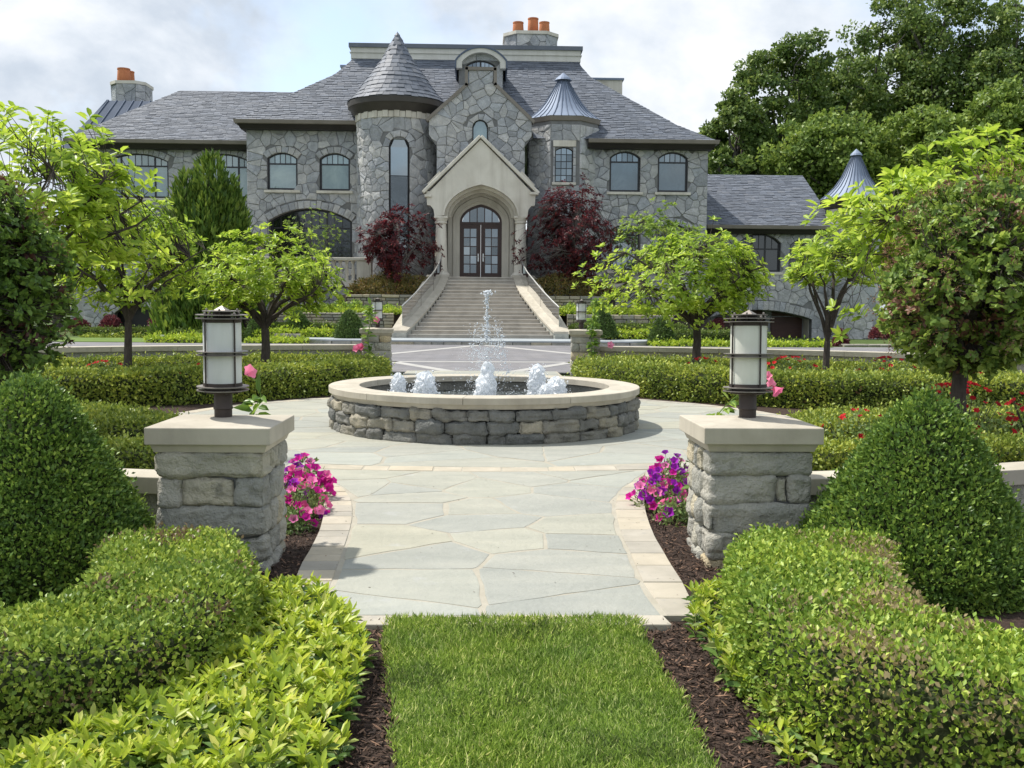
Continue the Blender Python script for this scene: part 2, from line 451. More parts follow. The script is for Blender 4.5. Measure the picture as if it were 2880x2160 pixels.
def cells(loops, sx, sz, seed, jit=0.52, drop=0.22, edge=0.22, aspect=True):
    rg = np.random.default_rng(seed)
    A = np.concatenate([np.array(L, float) for L in loops]); lo, hi = A.min(0), A.max(0)
    pts = []
    nz = max(1, int(round((hi[1] - lo[1]) / sz)))
    for j in range(nz):
        n = max(1, int(round((hi[0] - lo[0]) / sx)))
        for i in range(n + 1):
            if rg.random() < drop: continue
            pts.append((lo[0] + (i + 0.5 * (j % 2) + rg.uniform(-jit, jit)) * (hi[0] - lo[0]) / n, lo[1] + (j + 0.5 + rg.uniform(-jit, jit) * 0.8) * (hi[1] - lo[1]) / nz))
    P = np.array(pts)
    d, near = seg_field(P, loops)
    s = min(sx, sz)
    P = P[d > edge * s]
    if len(P) == 0: return []
    mir = []
    for L in loops:
        A_ = np.array(L, float); B_ = np.roll(A_, -1, axis=0)
        for a, b in zip(A_, B_):
            ab = b - a; l2 = ab @ ab
            if l2 < 1e-10: continue
            t = ((P - a) @ ab) / l2; q = a + t[:, None] * ab
            k = (t > -0.02) & (t < 1.02) & (np.hypot(*(P - q).T) < 1.6 * max(sx, sz))
            mir.append(2 * q[k] - P[k])
    mir = np.concatenate(mir) if mir else np.zeros((0, 2))
    if len(mir):
        dm_, _ = seg_field(mir, loops); mir = mir[dm_ < 0.0]
    S = np.concatenate([P, mir])
    sc = np.array([1.0, 1.0])
    res = []
    R0 = 3 * max(sx, sz)
    for i, p in enumerate(P):
        dd = np.hypot(*(S - p).T); idx = np.argsort(dd)[1:26]
        e0, e1, e2, e3 = max(p[0] - R0, lo[0]), min(p[0] + R0, hi[0]), max(p[1] - R0, lo[1]), min(p[1] + R0, hi[1])
        poly = [(e0, e2), (e1, e2), (e1, e3), (e0, e3)]
        for q in S[idx]:
            v = q - p; l = math.hypot(*v)
            if l < 1e-6: continue
            poly = clip_half(poly, ((p[0] + q[0]) / 2, (p[1] + q[1]) / 2), (v[0] / l, v[1] / l))
            if len(poly) < 3: break
        if len(poly) < 3: continue
        out = [poly[0]]                         # merge tiny edges
        for a in poly[1:]:
            if math.hypot(a[0] - out[-1][0], a[1] - out[-1][1]) > 0.06 * s: out.append(a)
        if len(out) > 3 and math.hypot(out[0][0] - out[-1][0], out[0][1] - out[-1][1]) < 0.06 * s: out.pop()
        if len(out) >= 3: res.append(out)
    return res
def inset(poly, j):
    c = (sum(p[0] for p in poly) / len(poly), sum(p[1] for p in poly) / len(poly))
    r = sum(math.hypot(p[0] - c[0], p[1] - c[1]) for p in poly) / len(poly)
    k = max(0.5, 1 - j / max(r, 1e-6))
    return [(c[0] + (p[0] - c[0]) * k, c[1] + (p[1] - c[1]) * k) for p in poly], c
def stone_geom(poly, h, joint, rg, fmap, pillow=0.16, back=0.03):
    pl, c = inset(poly, joint)
    n = len(pl); V = []
    tx, tz = rg.uniform(-0.25, 0.25), rg.uniform(-0.25, 0.25)
    for sc, o, w in ((1.0, -back, 0), (1.0, h * 0.45, 0), (1 - pillow * 0.35, h * 0.85, 1), (1 - pillow, h, 1)):
        for p in pl:
            dx, dz = (p[0] - c[0]) * sc, (p[1] - c[1]) * sc
            jj = rg.uniform(-0.12, 0.12) * h * w
            V.append(fmap((c[0] + dx, c[1] + dz, o + jj + w * (dx * tx + dz * tz) * 0.35)))
    Fc = []
    for k in range(3):
        for i in range(n):
            i2 = (i + 1) % n
            Fc.append((k * n + i, k * n + i2, (k + 1) * n + i2, (k + 1) * n + i))
    V.append(fmap((c[0] + rg.uniform(-0.1, 0.1) * (pl[0][0] - c[0]), c[1], h * rg.uniform(1.0, 1.45))))
    Fc += [(3 * n + i, 3 * n + (i + 1) % n, 4 * n) for i in range(n)]
    return V, Fc
STONES = []     # (apparent size, verts, faces, wall part, name)
def lay(polys, fmap, part, h=(0.03, 0.075), joint=0.012, seed=1, name='stone', boost=1.0, pillow=0.16):
    rg = random.Random(seed)
    for pl in polys:
        a = abs(sum(pl[i][0] * pl[(i + 1) % len(pl)][1] - pl[(i + 1) % len(pl)][0] * pl[i][1] for i in range(len(pl)))) / 2
        V, Fc = stone_geom(pl, rg.uniform(*h), joint, rg, fmap, pillow)
        STONES.append((a * boost, V, Fc, part, name))

# ------------------------------------------------------------------ arches and windows
def arch_pts(x0, x1, zs, rise, kind, n=14):
    """points from right springing over the crown to left springing"""
    a = (x1 - x0) / 2; xc = (x0 + x1) / 2; out = []
    for i in range(n + 1):
        if kind == 'seg':
            rr = (a * a + rise * rise) / (2 * rise); th = math.asin(min(1, a / rr)); t = th - 2 * th * i / n
            out.append((xc + rr * math.sin(t), zs + rr * math.cos(t) - (rr - rise)))
        elif kind == 'semi':
            t = PI * i / n; out.append((xc + a * math.cos(t), zs + rise * math.sin(t)))
        else:                                   # pointed: two arcs
            k = 0.42; rr = 1 + k; top = math.sqrt(rr * rr - k * k); u = math.cos(PI * i / n)
            u = math.copysign(abs(u) ** 0.9, u)
            out.append((xc + a * u, zs + rise * math.sqrt(max(0, rr * rr - (abs(u) + k) ** 2)) / top))
    return out
def arch_loop(x0, x1, z0, zs, rise, kind, n=14):
    return [(x0, z0), (x1, z0)] + arch_pts(x0, x1, zs, rise, kind, n)
def offset_arch(pts, d):
    out = []
    for i, p in enumerate(pts):
        a, b = pts[max(i - 1, 0)], pts[min(i + 1, len(pts) - 1)]
        t = (b[0] - a[0], b[1] - a[1]); l = math.hypot(*t)
        out.append((p[0] + t[1] / l * d, p[1] - t[0] / l * d))
    return out
def voussoir_polys(x0, x1, zs, rise, kind, hgt, w=0.3, seed=0):
    rg = random.Random(seed)
    fine = arch_pts(x0, x1, zs, rise, kind, 60); off = offset_arch(fine, hgt)
    L = [0]
    for i in range(60): L.append(L[-1] + math.hypot(fine[i + 1][0] - fine[i][0], fine[i + 1][1] - fine[i][1]))
    n = max(5, int(L[-1] / w)); cuts = [0] + [min(59, max(1, int(60 * (i + rg.uniform(-0.18, 0.18)) / n))) for i in range(1, n)] + [60]
    res = []
    for a, b in zip(cuts[:-1], cuts[1:]):
        if b <= a: continue
        e = rg.uniform(0.82, 1.0)
        oa, ob = [(fine[i][0] + (off[i][0] - fine[i][0]) * e, fine[i][1] + (off[i][1] - fine[i][1]) * e) for i in (a, b)]
        m = (a + b) // 2
        res.append([fine[a], oa, ob, fine[b]] if b - a < 4 else [fine[a], oa, ob, fine[b], fine[m]])
    return [list(reversed(r)) for r in res]
def hole_loop(x0, x1, z0, zs, rise, kind, hgt):
    return [(x0, z0), (x1, z0)] + ([(x1, zs)] if hgt else []) + offset_arch(arch_pts(x0, x1, zs, rise, kind, 12), hgt * 0.97) + ([(x0, zs)] if hgt else [])
def top_at(x, x0, x1, zs, rise, kind):
    P = arch_pts(x0, x1, zs, rise, kind, 40)
    for a, b in zip(P[:-1], P[1:]):
        if b[0] <= x <= a[0]:
            t = (x - b[0]) / max(a[0] - b[0], 1e-9); return b[1] + (a[1] - b[1]) * t
    return zs
def window(parent, x0, x1, z0, zs, rise, kind, Y, fw=0.105, mull=(), transom=None, top_div=(), rows=(), depth=0.09, glass='glass', sill=True, fmap=None, name='window', framem='frame', bar=0.042, mw=0.10, sill_mat='limestone_house'):
    mb = MB(); ix0, ix1, irise = x0 + fw, x1 - fw, max(rise - fw * 0.6, 0.02)
    outer = arch_loop(x0, x1, z0, zs, rise, kind); inner = arch_loop(ix0, ix1, z0 + fw, zs, irise, kind)
    plate(mb, [outer, inner], Y, Y + depth, fmap)
    T = lambda x: top_at(x, ix0, ix1, zs, irise, kind)
    def bx(a, b, c, d, o=0.0):
        q = [(a, Y + o, c), (b, Y + o, c), (b, Y + depth - 0.01, c), (a, Y + depth - 0.01, c), (a, Y + o, d), (b, Y + o, d), (b, Y + depth - 0.01, d), (a, Y + depth - 0.01, d)]
        if fmap: q = [fmap(p) for p in q]
        mb.add(q, [(0, 3, 2, 1), (4, 5, 6, 7), (0, 1, 5, 4), (1, 2, 6, 5), (2, 3, 7, 6), (3, 0, 4, 7)])
    xm = [ix0 + (ix1 - ix0) * m for m in mull]
    for x in xm: bx(x - mw / 2, x + mw / 2, z0 + fw, T(x) - 0.005, 0.012)
    if transom is not None: bx(ix0, ix1, transom - bar, transom + bar, 0.018)
    for t in rows: bx(ix0, ix1, t - bar * 0.45, t + bar * 0.45, 0.03)
    zt = transom if transom is not None else z0 + fw
    for t in top_div:
        x = ix0 + (ix1 - ix0) * t; bx(x - bar * 0.45, x + bar * 0.45, zt, T(x) - 0.004, 0.026)
    fr = mb.build(name, M[framem], parent)
    # panes
    def pane(poly):
        p = MB(); plate(p, [poly], Y + depth * 0.55, Y + depth * 0.62, fmap); p.build('pane', M[glass], fr)
    xs = [ix0] + xm + [ix1]
    if transom is not None:
        for a, b in zip(xs[:-1], xs[1:]):
            pane([(a, z0 + fw * 0.5), (b, z0 + fw * 0.5), (b, transom), (a, transom)])
        ts = sorted([ix0] + xm + [ix0 + (ix1 - ix0) * t for t in top_div] + [ix1])
        zb = transom
    else:
        ts = sorted([ix0] + xm + [ix0 + (ix1 - ix0) * t for t in top_div] + [ix1]); zb = z0 + fw * 0.5
    zz = [zb] + [r for r in rows if r > zb]
    for a, b in zip(ts[:-1], ts[1:]):
        if b - a < 0.05: continue
        for k, z in enumerate(zz):
            if k + 1 < len(zz): pane([(a, z), (b, z), (b, zz[k + 1]), (a, zz[k + 1])])
            else: pane([(a, z), (b, z)] + [(b + (a - b) * i / 5, max(T(b + (a - b) * i / 5) + fw * 0.3, z + 0.03)) for i in range(6)])
    if sill:
        s = MB(); q = [(x0 - 0.16, Y - 0.32, z0 - 0.17), (x1 + 0.16, Y - 0.32, z0 - 0.17), (x1 + 0.16, Y + 0.05, z0 - 0.17), (x0 - 0.16, Y + 0.05, z0 - 0.17), (x0 - 0.16, Y - 0.32, z0 - 0.03), (x1 + 0.16, Y - 0.32, z0 - 0.03), (x1 + 0.16, Y + 0.05, z0 + 0.004), (x0 - 0.16, Y + 0.05, z0 + 0.004)]
        if fmap: q = [fmap(p) for p in q]
        s.add(q, [(0, 3, 2, 1), (4, 5, 6, 7), (0, 1, 5, 4), (1, 2, 6, 5), (2, 3, 7, 6), (3, 0, 4, 7)])
        s.build('sill', M[sill_mat], fr)
    return fr

# ------------------------------------------------------------------ the house
house = thing('stone_house', 'large grey stone mansion with slate roofs, turrets and limestone entrance porch', 'house', (0, 56, 0))
def hp(o):            # children keep world coordinates
    o.matrix_parent_inverse = Matrix.Translation((0, -56, 0)); return o
_build0 = MB.build
def hbuild(mb, name, mat, parent=None, **kw):
    o = _build0(mb, name, M[mat], parent or house, **kw)
    if parent is None: hp(o)
    return o
class HouseRoot: pass
def hwindow(*a, **kw): return hp(window(house, *a, **kw))

def facade(name, outer, openings, Y, seed, sx=0.50, sz=0.35, thick=0.5, vh=0.42, fm=None, mould=None):
    """openings: (x0,x1,z0,zs,rise,kind,voussoir height)"""
    fm = fm or (lambda p, Y=Y: (p[0], Y - p[2], p[1]))
    loops = [outer] + [arch_loop(*o[:6]) for o in openings]
    mb = MB(); plate(mb, loops, Y, Y + thick)
    w = hbuild(mb, name, 'mortar')
    sl = [outer] + [hole_loop(*o[:6], o[6]) for o in openings]
    lay(cells(sl, sx, sz, seed), fm, w, seed=seed)
    for k, o in enumerate(openings):
        if o[6]: lay(voussoir_polys(o[0], o[1], o[3], o[4], o[5], o[6], 0.3, seed + k), fm, w, h=(0.06, 0.085), joint=0.012, seed=seed + k, name='voussoir', boost=1.4, pillow=0.1)
    return w
def px_open(xa, xb, ycrown, yspring, ybot, Y, kind='seg', vh=0.42, xr=None):
    xm = (xa + xb) / 2
    x0 = at(xa, yspring, Y)[0]; x1 = at(xb, yspring, Y)[0]
    zc = at(xm, ycrown, Y)[1]; zs = at(xm, yspring, Y)[1]; z0 = at(xm, ybot, Y)[1]
    return (x0, x1, z0, zs, zc - zs, kind, vh)
def eave(path, z, drop=0.42, proj=0.0, name='eaves'):
    """gutter, fascia and dark soffit along a polyline of (x, y)"""
    pts = [(p[0], p[1], z) for p in path]
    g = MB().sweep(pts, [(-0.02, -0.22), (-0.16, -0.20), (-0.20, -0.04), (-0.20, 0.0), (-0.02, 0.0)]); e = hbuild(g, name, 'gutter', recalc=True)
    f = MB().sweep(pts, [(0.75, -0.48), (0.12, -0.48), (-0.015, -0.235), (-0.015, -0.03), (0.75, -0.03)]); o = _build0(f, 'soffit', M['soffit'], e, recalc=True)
    return e

YM, YL, YG, YT, YRW = 56.0, 57.6, 54.6, 57.0, 59.0
YLW = 59.6
Z0 = 1.0
SLATES = {}

# --- left wing
zE = atz(393, YLW - 0.7, 440)
xl, xr = atx(226, YLW, 500), atx(725, YLW, 500)
opsLW = [px_open(299, 473, 432, 454, 556, YLW), px_open(546, 706, 433, 455, 556, YLW), px_open(299, 473, 600, 620, 735, YLW), px_open(546, 706, 600, 620, 735, YLW), px_open(322, 438, 860, 882, 1010, YLW, 'seg', 0.5)]
facade('wall', [(xl, -0.9), (xr, -0.9), (xr, zE - 0.35), (xl, zE - 0.35)], opsLW, YLW, 21)
for o in opsLW[:2]: hwindow(*o[:6], YLW + 0.14, mull=(0.21, 0.79), transom=at(385, 466, YLW)[1], top_div=(0.105, 0.335, 0.45, 0.56, 0.67, 0.895))
for o in opsLW[2:4]: hwindow(*o[:6], YLW + 0.14, mull=(0.21, 0.79), transom=at(385, 634, YLW)[1], top_div=(0.105, 0.335, 0.45, 0.56, 0.67, 0.895), glass='glass_dark')
o = opsLW[4]; hbuild(MB().box(o[0] - 0.3, o[1] + 0.3, YLW + 1.2, YLW + 1.3, -0.9, o[3] + o[4] + 0.2), 'garage_door', 'frame')
hbuild(MB().box(xl, xl + 0.5, YLW + 0.5, 72, -0.9, zE - 0.35), 'side_wall', 'mortar')
xe0 = at(190, 392, YLW - 0.7)[0]
eave([(xr, YLW - 0.7), (xe0, YLW - 0.7), (xe0, 72)], zE)

# --- main block, left part
zEL = atz(338, YL - 0.7, 840)
xa, xb = atx(695, YL, 500), atx(1040, YL, 500)
opsL = [px_open(751.4, 836.3, 429.5, 446, 533.5, YL), px_open(898.7, 984.2, 431, 448, 535.7, YL), px_open(756, 990, 586, 622, 735, YL, 'seg', 0.5)]
facade('wall', [(xa, Z0), (xb, Z0), (xb, zEL - 0.35), (xa, zEL - 0.35)], opsL, YL, 33)
for o in opsL[:2]: hwindow(*o[:6], YL + 0.14, transom=at(790, 460, YL)[1], top_div=(0.2, 0.4, 0.6, 0.8))
o = opsL[2]; hwindow(*o[:6], YL + 0.42, fw=0.16, mull=(0.3, 0.7), transom=at(870, 640, YL)[1], top_div=(0.1, 0.2, 0.4, 0.5, 0.6, 0.8, 0.9), rows=(at(870, 676, YL)[1], at(870, 706, YL)[1]), glass='glass_deep', sill=False)
hbuild(MB().box(xa, xa + 0.5, YL + 0.5, YLW, Z0, zEL - 0.35), 'side_wall', 'house_stone')
xeL = at(668, 338, YL - 0.7)[0]
eave([(at(1012, 345, YL - 0.7)[0], YL - 0.7), (xeL, YL - 0.7), (xeL, 75)], zEL)

# --- main block, right part
zER = atz(393, YM - 0.7, 1850)
xc_, xd_ = atx(1600, YM, 500), atx(1990, YM, 500)
opsR = [px_open(1715, 1801, 426, 444, 539, YM), px_open(1850.7, 1935, 428, 446, 540, YM), px_open(1715, 1801, 632, 650, 760, YM), px_open(1850.7, 1935, 632, 650, 760, YM)]
facade('wall', [(xc_, Z0), (xd_, Z0), (xd_, zER - 0.35), (xc_, zER - 0.35)], opsR, YM, 47)
for k, o in enumerate(opsR): hwindow(*o[:6], YM + 0.14, transom=at(1760, 455 if k < 2 else 661, YM)[1], top_div=(0.2, 0.4, 0.6, 0.8), glass='glass_blue' if k < 2 else 'glass_dark')
w_side = hbuild(MB().box(xd_ - 0.5, xd_, YM + 0.5, 72, -0.6, zER - 0.35), 'side_wall', 'mortar')
xeR = at(2013, 392, YM - 0.7)[0]
eave([(xeR, 75), (xeR, YM - 0.7), (at(1655, 392, YM - 0.7)[0], YM - 0.7)], zER)

# --- slate roofs: each course of slates is real, a little uneven
def slate_rows(stations, part, seed, sw=(0.26, 0.5), lift=0.025, exposure=0.215, key='roof'):
    """stations from eave to top: (Y, z, xl, xr); courses between them"""
    rg = random.Random(seed)
    pts = [(s[0], s[1]) for s in stations]; L = [0]
    for a, b in zip(pts[:-1], pts[1:]): L.append(L[-1] + math.hypot(b[0] - a[0], b[1] - a[1]))
    def ev(l):
        for i in range(len(L) - 1):
            if l <= L[i + 1] or i == len(L) - 2:
                t = (l - L[i]) / (L[i + 1] - L[i]); t = min(max(t, 0), 1)
                return [stations[i][k] + (stations[i + 1][k] - stations[i][k]) * t for k in range(4)]
    mb = MB(); l = 0.0
    while l < L[-1] - 0.05:
        a = ev(l); b = ev(min(l + exposure * 1.25, L[-1]))
        dy, dz = b[0] - a[0], b[1] - a[1]; ll = math.hypot(dy, dz); nyy, nzz = -dz / ll, dy / ll
        x = a[2] - rg.uniform(0, 0.3)
        while x < a[3]:
            w = rg.uniform(*sw); x0, x1 = max(x, a[2]), min(x + w - 0.012, a[3]); x += w
            if x1 - x0 < 0.05: continue
            h = lift + rg.uniform(0, 0.022); dr = rg.uniform(-0.02, 0.045) if rg.random() < 0.8 else rg.uniform(0.03, 0.07); sk = rg.uniform(-0.012, 0.012)
            t0, t1 = max(x0, b[2]), min(x1, b[3])
            if t1 - t0 < 0.02: t0 = t1 = (max(min(x0, b[3]), b[2]) + max(min(x1, b[3]), b[2])) / 2; t1 += 0.01
            uy, uz = dy / ll, dz / ll
            f0 = (a[0] - uy * (dr + sk), a[1] - uz * (dr + sk)); f1 = (a[0] - uy * (dr - sk), a[1] - uz * (dr - sk))
            th = 0.018
            mb.add([(x0, f0[0] + nyy * (h - th), f0[1] + nzz * (h - th)), (x1, f1[0] + nyy * (h - th), f1[1] + nzz * (h - th)),
                    (x1, f1[0] + nyy * h, f1[1] + nzz * h), (x0, f0[0] + nyy * h, f0[1] + nzz * h),
                    (t1, b[0] + nyy * 0.006, b[1] + nzz * 0.006), (t0, b[0] + nyy * 0.006, b[1] + nzz * 0.006)],
                   [(0, 1, 2, 3), (3, 2, 4, 5), (0, 3, 5), (1, 4, 2)])
        l += exposure
    o = _build0(mb, 'slate_courses', M['slate'], part); tag(o, kind='stuff'); return o
def hip_shell(stations, Yc, name, mat='slate', parent=None):
    mb = MB(); n = len(stations)
    V = []
    for (Y, z, a, b) in stations: V += [(a, Y, z), (b, Y, z), (b, 2 * Yc - Y, z), (a, 2 * Yc - Y, z)]
    Fc = []
    for i in range(n - 1):
        for k in range(4):
            k2 = (k + 1) % 4; Fc.append((4 * i + k, 4 * i + k2, 4 * i + 4 + k2, 4 * i + 4 + k))
    Fc.append(tuple(4 * (n - 1) + k for k in range(4)))
    return hbuild(MB().add(V, Fc), name, mat)
def st(Y, y, xlp, xrp): return (Y, at((xlp + xrp) / 2, y, Y)[1], at(xlp, y, Y)[0], at(xrp, y, Y)[0])
stM = [(YL - 0.7, zEL, xeL, at(1905, 340, YL - 0.7)[0]), st(59.6, 262, 838, 1752), st(61.4, 214, 943, 1664), st(62.1, 182, 981, 1634), st(62.4, 168, 992, 1628)]
mshell = hip_shell([(YM - 0.7, zER, at(1500, 392, YM - 0.7)[0], xeR), (stM[0][0], stM[0][1], at(1500, 392, YM - 0.7)[0], stM[0][3])], 67, 'roof')
slate_rows([(YM - 0.7, zER, at(1600, 392, YM - 0.7)[0], xeR), (stM[0][0], stM[0][1], at(1580, 340, YL - 0.7)[0], stM[0][3])], mshell, 5)
mshell2 = hip_shell(stM, 67, 'roof')
slate_rows(stM, mshell2, 6)
# parapet round the flat top
T = stM[-1]; zt0 = T[1]
for nm, z0_, z1_, ex, mt in (('parapet', zt0 - 0.05, zt0 + 0.62, 0.10, 'white_paint'), ('parapet_cap', zt0 + 0.62, zt0 + 0.86, 0.22, 'slate')):
    hbuild(MB().box(T[2] - ex, T[3] + ex, T[0] - ex, 2 * 67 - T[0] + ex, z0_, z1_), nm, mt)
hbuild(MB().box(T[2] - 0.17, T[3] + 0.17, T[0] - 0.17, 100, zt0 + 0.30, zt0 + 0.34), 'parapet_moulding', 'white_paint')
# left wing roof
stW = [(YLW - 0.7, zE, xe0, at(760, 400, YLW - 0.7)[0])]
stW += [(62.6, at(600, 318, 62.6)[1], at(360, 318, 62.6)[0], at(830, 320, 62.6)[0]), (65.4, at(650, 257, 65.4)[1], at(507, 257, 65.4)[0], at(880, 258, 65.4)[0])]
wshell = hip_shell(stW, 66, 'roof'); slate_rows(stW, wshell, 8)
# metal roof and far bay at the left end, behind the wing
Yb = 63.0
bx0, bz0 = at(160, 425, Yb); bx1, bz1 = at(302, 283, Yb + 4); bx2 = at(470, 284, Yb + 4)[0]
mr = hbuild(MB().add([(bx0, Yb, bz0), (bx2, Yb, bz0), (bx2, Yb + 4, bz1), (bx1, Yb + 4, bz1), (bx0, Yb + 9, bz0), (bx2, Yb + 9, bz0)], [(0, 1, 2, 3), (0, 3, 4), (3, 2, 5, 4)]), 'metal_roof', 'metal_dark')
for i in range(14):
    t = i / 13
    if t < 0.45:
        u = t / 0.45; p0 = (bx0 + 0.02, Yb + 4 * (1 - u) + 0.02, bz0 + 0.05); p1 = (bx1, Yb + 4, bz1 + 0.05)
        p0 = (bx0 + (bx1 - bx0) * 0.02, Yb + (1 - u) * 3.6, bz0 + 0.05)
    else:
        u = (t - 0.45) / 0.55; p0 = (bx0 + (bx2 - bx0) * (0.12 + 0.88 * u), Yb, bz0 + 0.05); p1 = (bx1 + (bx2 - bx1) * u, Yb + 4, bz1 + 0.05)
    _build0(MB().tube([p0, p1], 0.035, 4), 'seam', M['seam'], mr)
hbuild(MB().box(bx0 + 0.4, bx2, Yb + 0.4, Yb + 8, -0.9, bz0 - 0.35), 'bay_wall', 'house_stone')
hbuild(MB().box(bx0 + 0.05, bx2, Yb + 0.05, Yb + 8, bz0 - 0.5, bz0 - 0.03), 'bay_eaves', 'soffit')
hwindow(bx0 + 0.8, bx0 + 1.5, bz0 - 2.6, bz0 - 0.7, 0.05, 'seg', Yb + 0.34)

# --- chimneys
def chimney(xp0, xp1, ytop, ybot, Y, dep, pots, seed):
    x0, z1 = at(xp0, ytop, Y); x1, z0 = at(xp1, ybot, Y); z0 -= 1.6
    c = (x1 - x0) * 0.22
    plan = [(x0, Y + c), (x0 + c, Y), (x1 - c, Y), (x1, Y + c), (x1, Y + dep - c), (x1 - c, Y + dep), (x0 + c, Y + dep), (x0, Y + dep - c)]
    mb = MB(); n = 8
    mb.add([(p[0], p[1], z0) for p in plan] + [(p[0], p[1], z1) for p in plan], [(i, (i + 1) % n, n + (i + 1) % n, n + i) for i in range(n)] + [tuple(n + i for i in range(n))])
    ch = hbuild(mb, 'chimney', 'mortar')
    for i in (7, 0, 1, 2, 3):
        a, b = plan[i], plan[(i + 1) % 8]; l = math.hypot(b[0] - a[0], b[1] - a[1]); ux, uy = (b[0] - a[0]) / l, (b[1] - a[1]) / l
        fm = lambda p, a=a, ux=ux, uy=uy: (a[0] + ux * p[0] + uy * p[2], a[1] + uy * p[0] - ux * p[2], p[1])
        lay(cells([[(0, z0), (l, z0), (l, z1 - 0.2), (0, z1 - 0.2)]], 0.55, 0.45, seed + i), fm, ch, seed=seed + i)
    cx, cy = (x0 + x1) / 2, Y + dep / 2
    cap = [(cx + (p[0] - cx) * 1.08, cy + (p[1] - cy) * 1.08) for p in plan]
    cm = MB().add([(p[0], p[1], z1 - 0.2) for p in cap] + [(p[0], p[1], z1) for p in cap], [(i, (i + 1) % n, n + (i + 1) % n, n + i) for i in range(n)] + [tuple(n + i for i in range(n)), tuple(reversed(range(n)))])
    _build0(cm, 'chimney_cap', M['limestone_house'], ch)
    for (xa, xb, yt, dy) in pots:
        a, zt = at(xa, yt, Y + dy); b, _ = at(xb, yt, Y + dy); r = (b - a) / 2
        _build0(MB().lathe([(r * 0.96, z1 - 0.1), (r * 1.12, z1 + 0.1), (r * 1.0, z1 + (zt - z1) * 0.8), (r * 0.98, zt - 0.1), (r * 1.05, zt - 0.08), (r * 1.05, zt), (r * 0.8, zt), (r * 0.78, zt - 0.3)], 20, ((a + b) / 2, Y + dy, 0)), 'chimney_pot', M['clay'], ch, smooth=True)
chimney(1422, 1567, 86, 145, 66, 3.4, [(1443, 1472, 63, 1.0), (1485, 1514, 52, 1.9), (1517, 1545, 63, 1.0)], 300)
chimney(306, 402, 226, 284, 68, 2.4, [(331, 365, 193, 0.8), (350, 377, 201, 1.5)], 320)
x0, z1 = at(1668, 219, 66); x1, z0 = at(1750, 262, 66)
hbuild(MB().box(x0, x1, 66, 68.2, z0 - 2, z1 - 0.12), 'vent_stack', 'limestone_house'); hbuild(MB().box(x0 - 0.1, x1 + 0.1, 65.9, 68.3, z1 - 0.12, z1), 'vent_cap', 'metal_roof')
x0, z1 = at(961, 183, 70); x1, z0 = at(986, 203, 70)
hbuild(MB().box(x0, x1 + 1, 70, 71.5, z0 - 2.5, z1 - 0.15), 'vent_stack', 'limestone_house'); hbuild(MB().box(x0 - 0.1, x1 + 1.1, 69.9, 71.6, z1 - 0.15, z1), 'vent_cap', 'metal_roof')

# --- round turret with slate cone
tx = atx(1118, YT, 420); tr = (atx(1229, YT, 420) - atx(1007, YT, 420)) / 2
zTe = at(1118, 318, YT)[1]; zb0 = Z0
Rt = tr
def tmap(p): return (tx + (Rt + p[2]) * math.sin(p[0] / Rt), YT - (Rt + p[2]) * math.cos(p[0] / Rt), p[1])
def tmapw(p): return tmap((p[0], p[2], (YT - p[1])))     # plate coordinates: y is depth
xw0, xw1 = at(1094, 450, YT - tr)[0], at(1151, 450, YT - tr)[0]
u0, u1 = Rt * math.asin((xw0 - tx) / Rt), Rt * math.asin((xw1 - tx) / Rt)
zcr, zbt = at(1122, 384, YT - tr)[1], at(1122, 735, YT - tr)[1]; hw = (u1 - u0) / 2; zsp = zcr - hw
ua = Rt * 1.75
tl = [[(-ua, zb0), (ua, zb0), (ua, zTe - 0.55), (-ua, zTe - 0.55)], arch_loop(u0, u1, zbt, zsp, hw, 'semi', 16)]
tw = MB(); A0, A1 = u0 / Rt - PI / 2, u1 / Rt - PI / 2
tw.lathe([(tr, zb0), (tr, zTe)], 60, (tx, YT, 0), A1, A0 + 2 * PI); tw.lathe([(tr, zsp + hw * 0.75), (tr, zTe)], 8, (tx, YT, 0), A0, A1); tw.lathe([(tr, zb0), (tr, zbt)], 8, (tx, YT, 0), A0, A1)
tur = hbuild(tw, 'turret', 'mortar')
lay(cells([tl[0], hole_loop(u0, u1, zbt, zsp, hw, 'semi', 0.42)], 0.45, 0.36, 61), tmap, tur, seed=61)
lay(voussoir_polys(u0, u1, zsp, hw, 'semi', 0.42, 0.28, 9), tmap, tur, h=(0.06, 0.09), joint=0.012, seed=9, name='voussoir', boost=1.4, pillow=0.1)
twm = lambda p: tmap((p[0], p[2], -p[1]))
hp(window(house, u0, u1, zbt, zsp, hw, 'semi', 0.10, fw=0.07, glass='glass_dark', sill=False, fmap=twm, rows=(at(1122, 493, YT - tr)[1], at(1122, 590, YT - tr)[1], at(1122, 676, YT - tr)[1])))
for i in range(26):                                       # dentil band of limestone blocks under the eaves
    a = -1.7 + 3.4 * i / 25; da = 3.4 / 25 * 0.46; o = 0.13 if i % 2 else 0.085
    mb = MB(); V = []
    for r in (tr - 0.05, tr + o):
        for z in (zTe - 0.62, zTe - 0.12):
            for k in (-1, 1): V.append((tx + r * math.sin(a + k * da), YT - r * math.cos(a + k * da), z))
    mb.add(V, [(4, 5, 7, 6), (0, 2, 3, 1), (0, 4, 6, 2), (1, 3, 7, 5), (2, 6, 7, 3), (0, 1, 5, 4)])
    _build0(mb, 'cornice_block', M['limestone_house'], tur)
re = (atx(1251, YT, 300) - atx(973, YT, 300)) / 2
zEt = at(1118, 296, YT)[1]; zAp = at(1129, 92, YT)[1]
_build0(MB().lathe([(tr, zEt - 0.78), (re - 0.28, zEt - 0.62), (re - 0.18, zEt - 0.40), (re - 0.02, zEt - 0.30), (re, zEt - 0.02), (tr, zEt - 0.01)], 60, (tx, YT, 0), caps=False), 'turret_eaves', M['fascia'], tur, smooth=True)
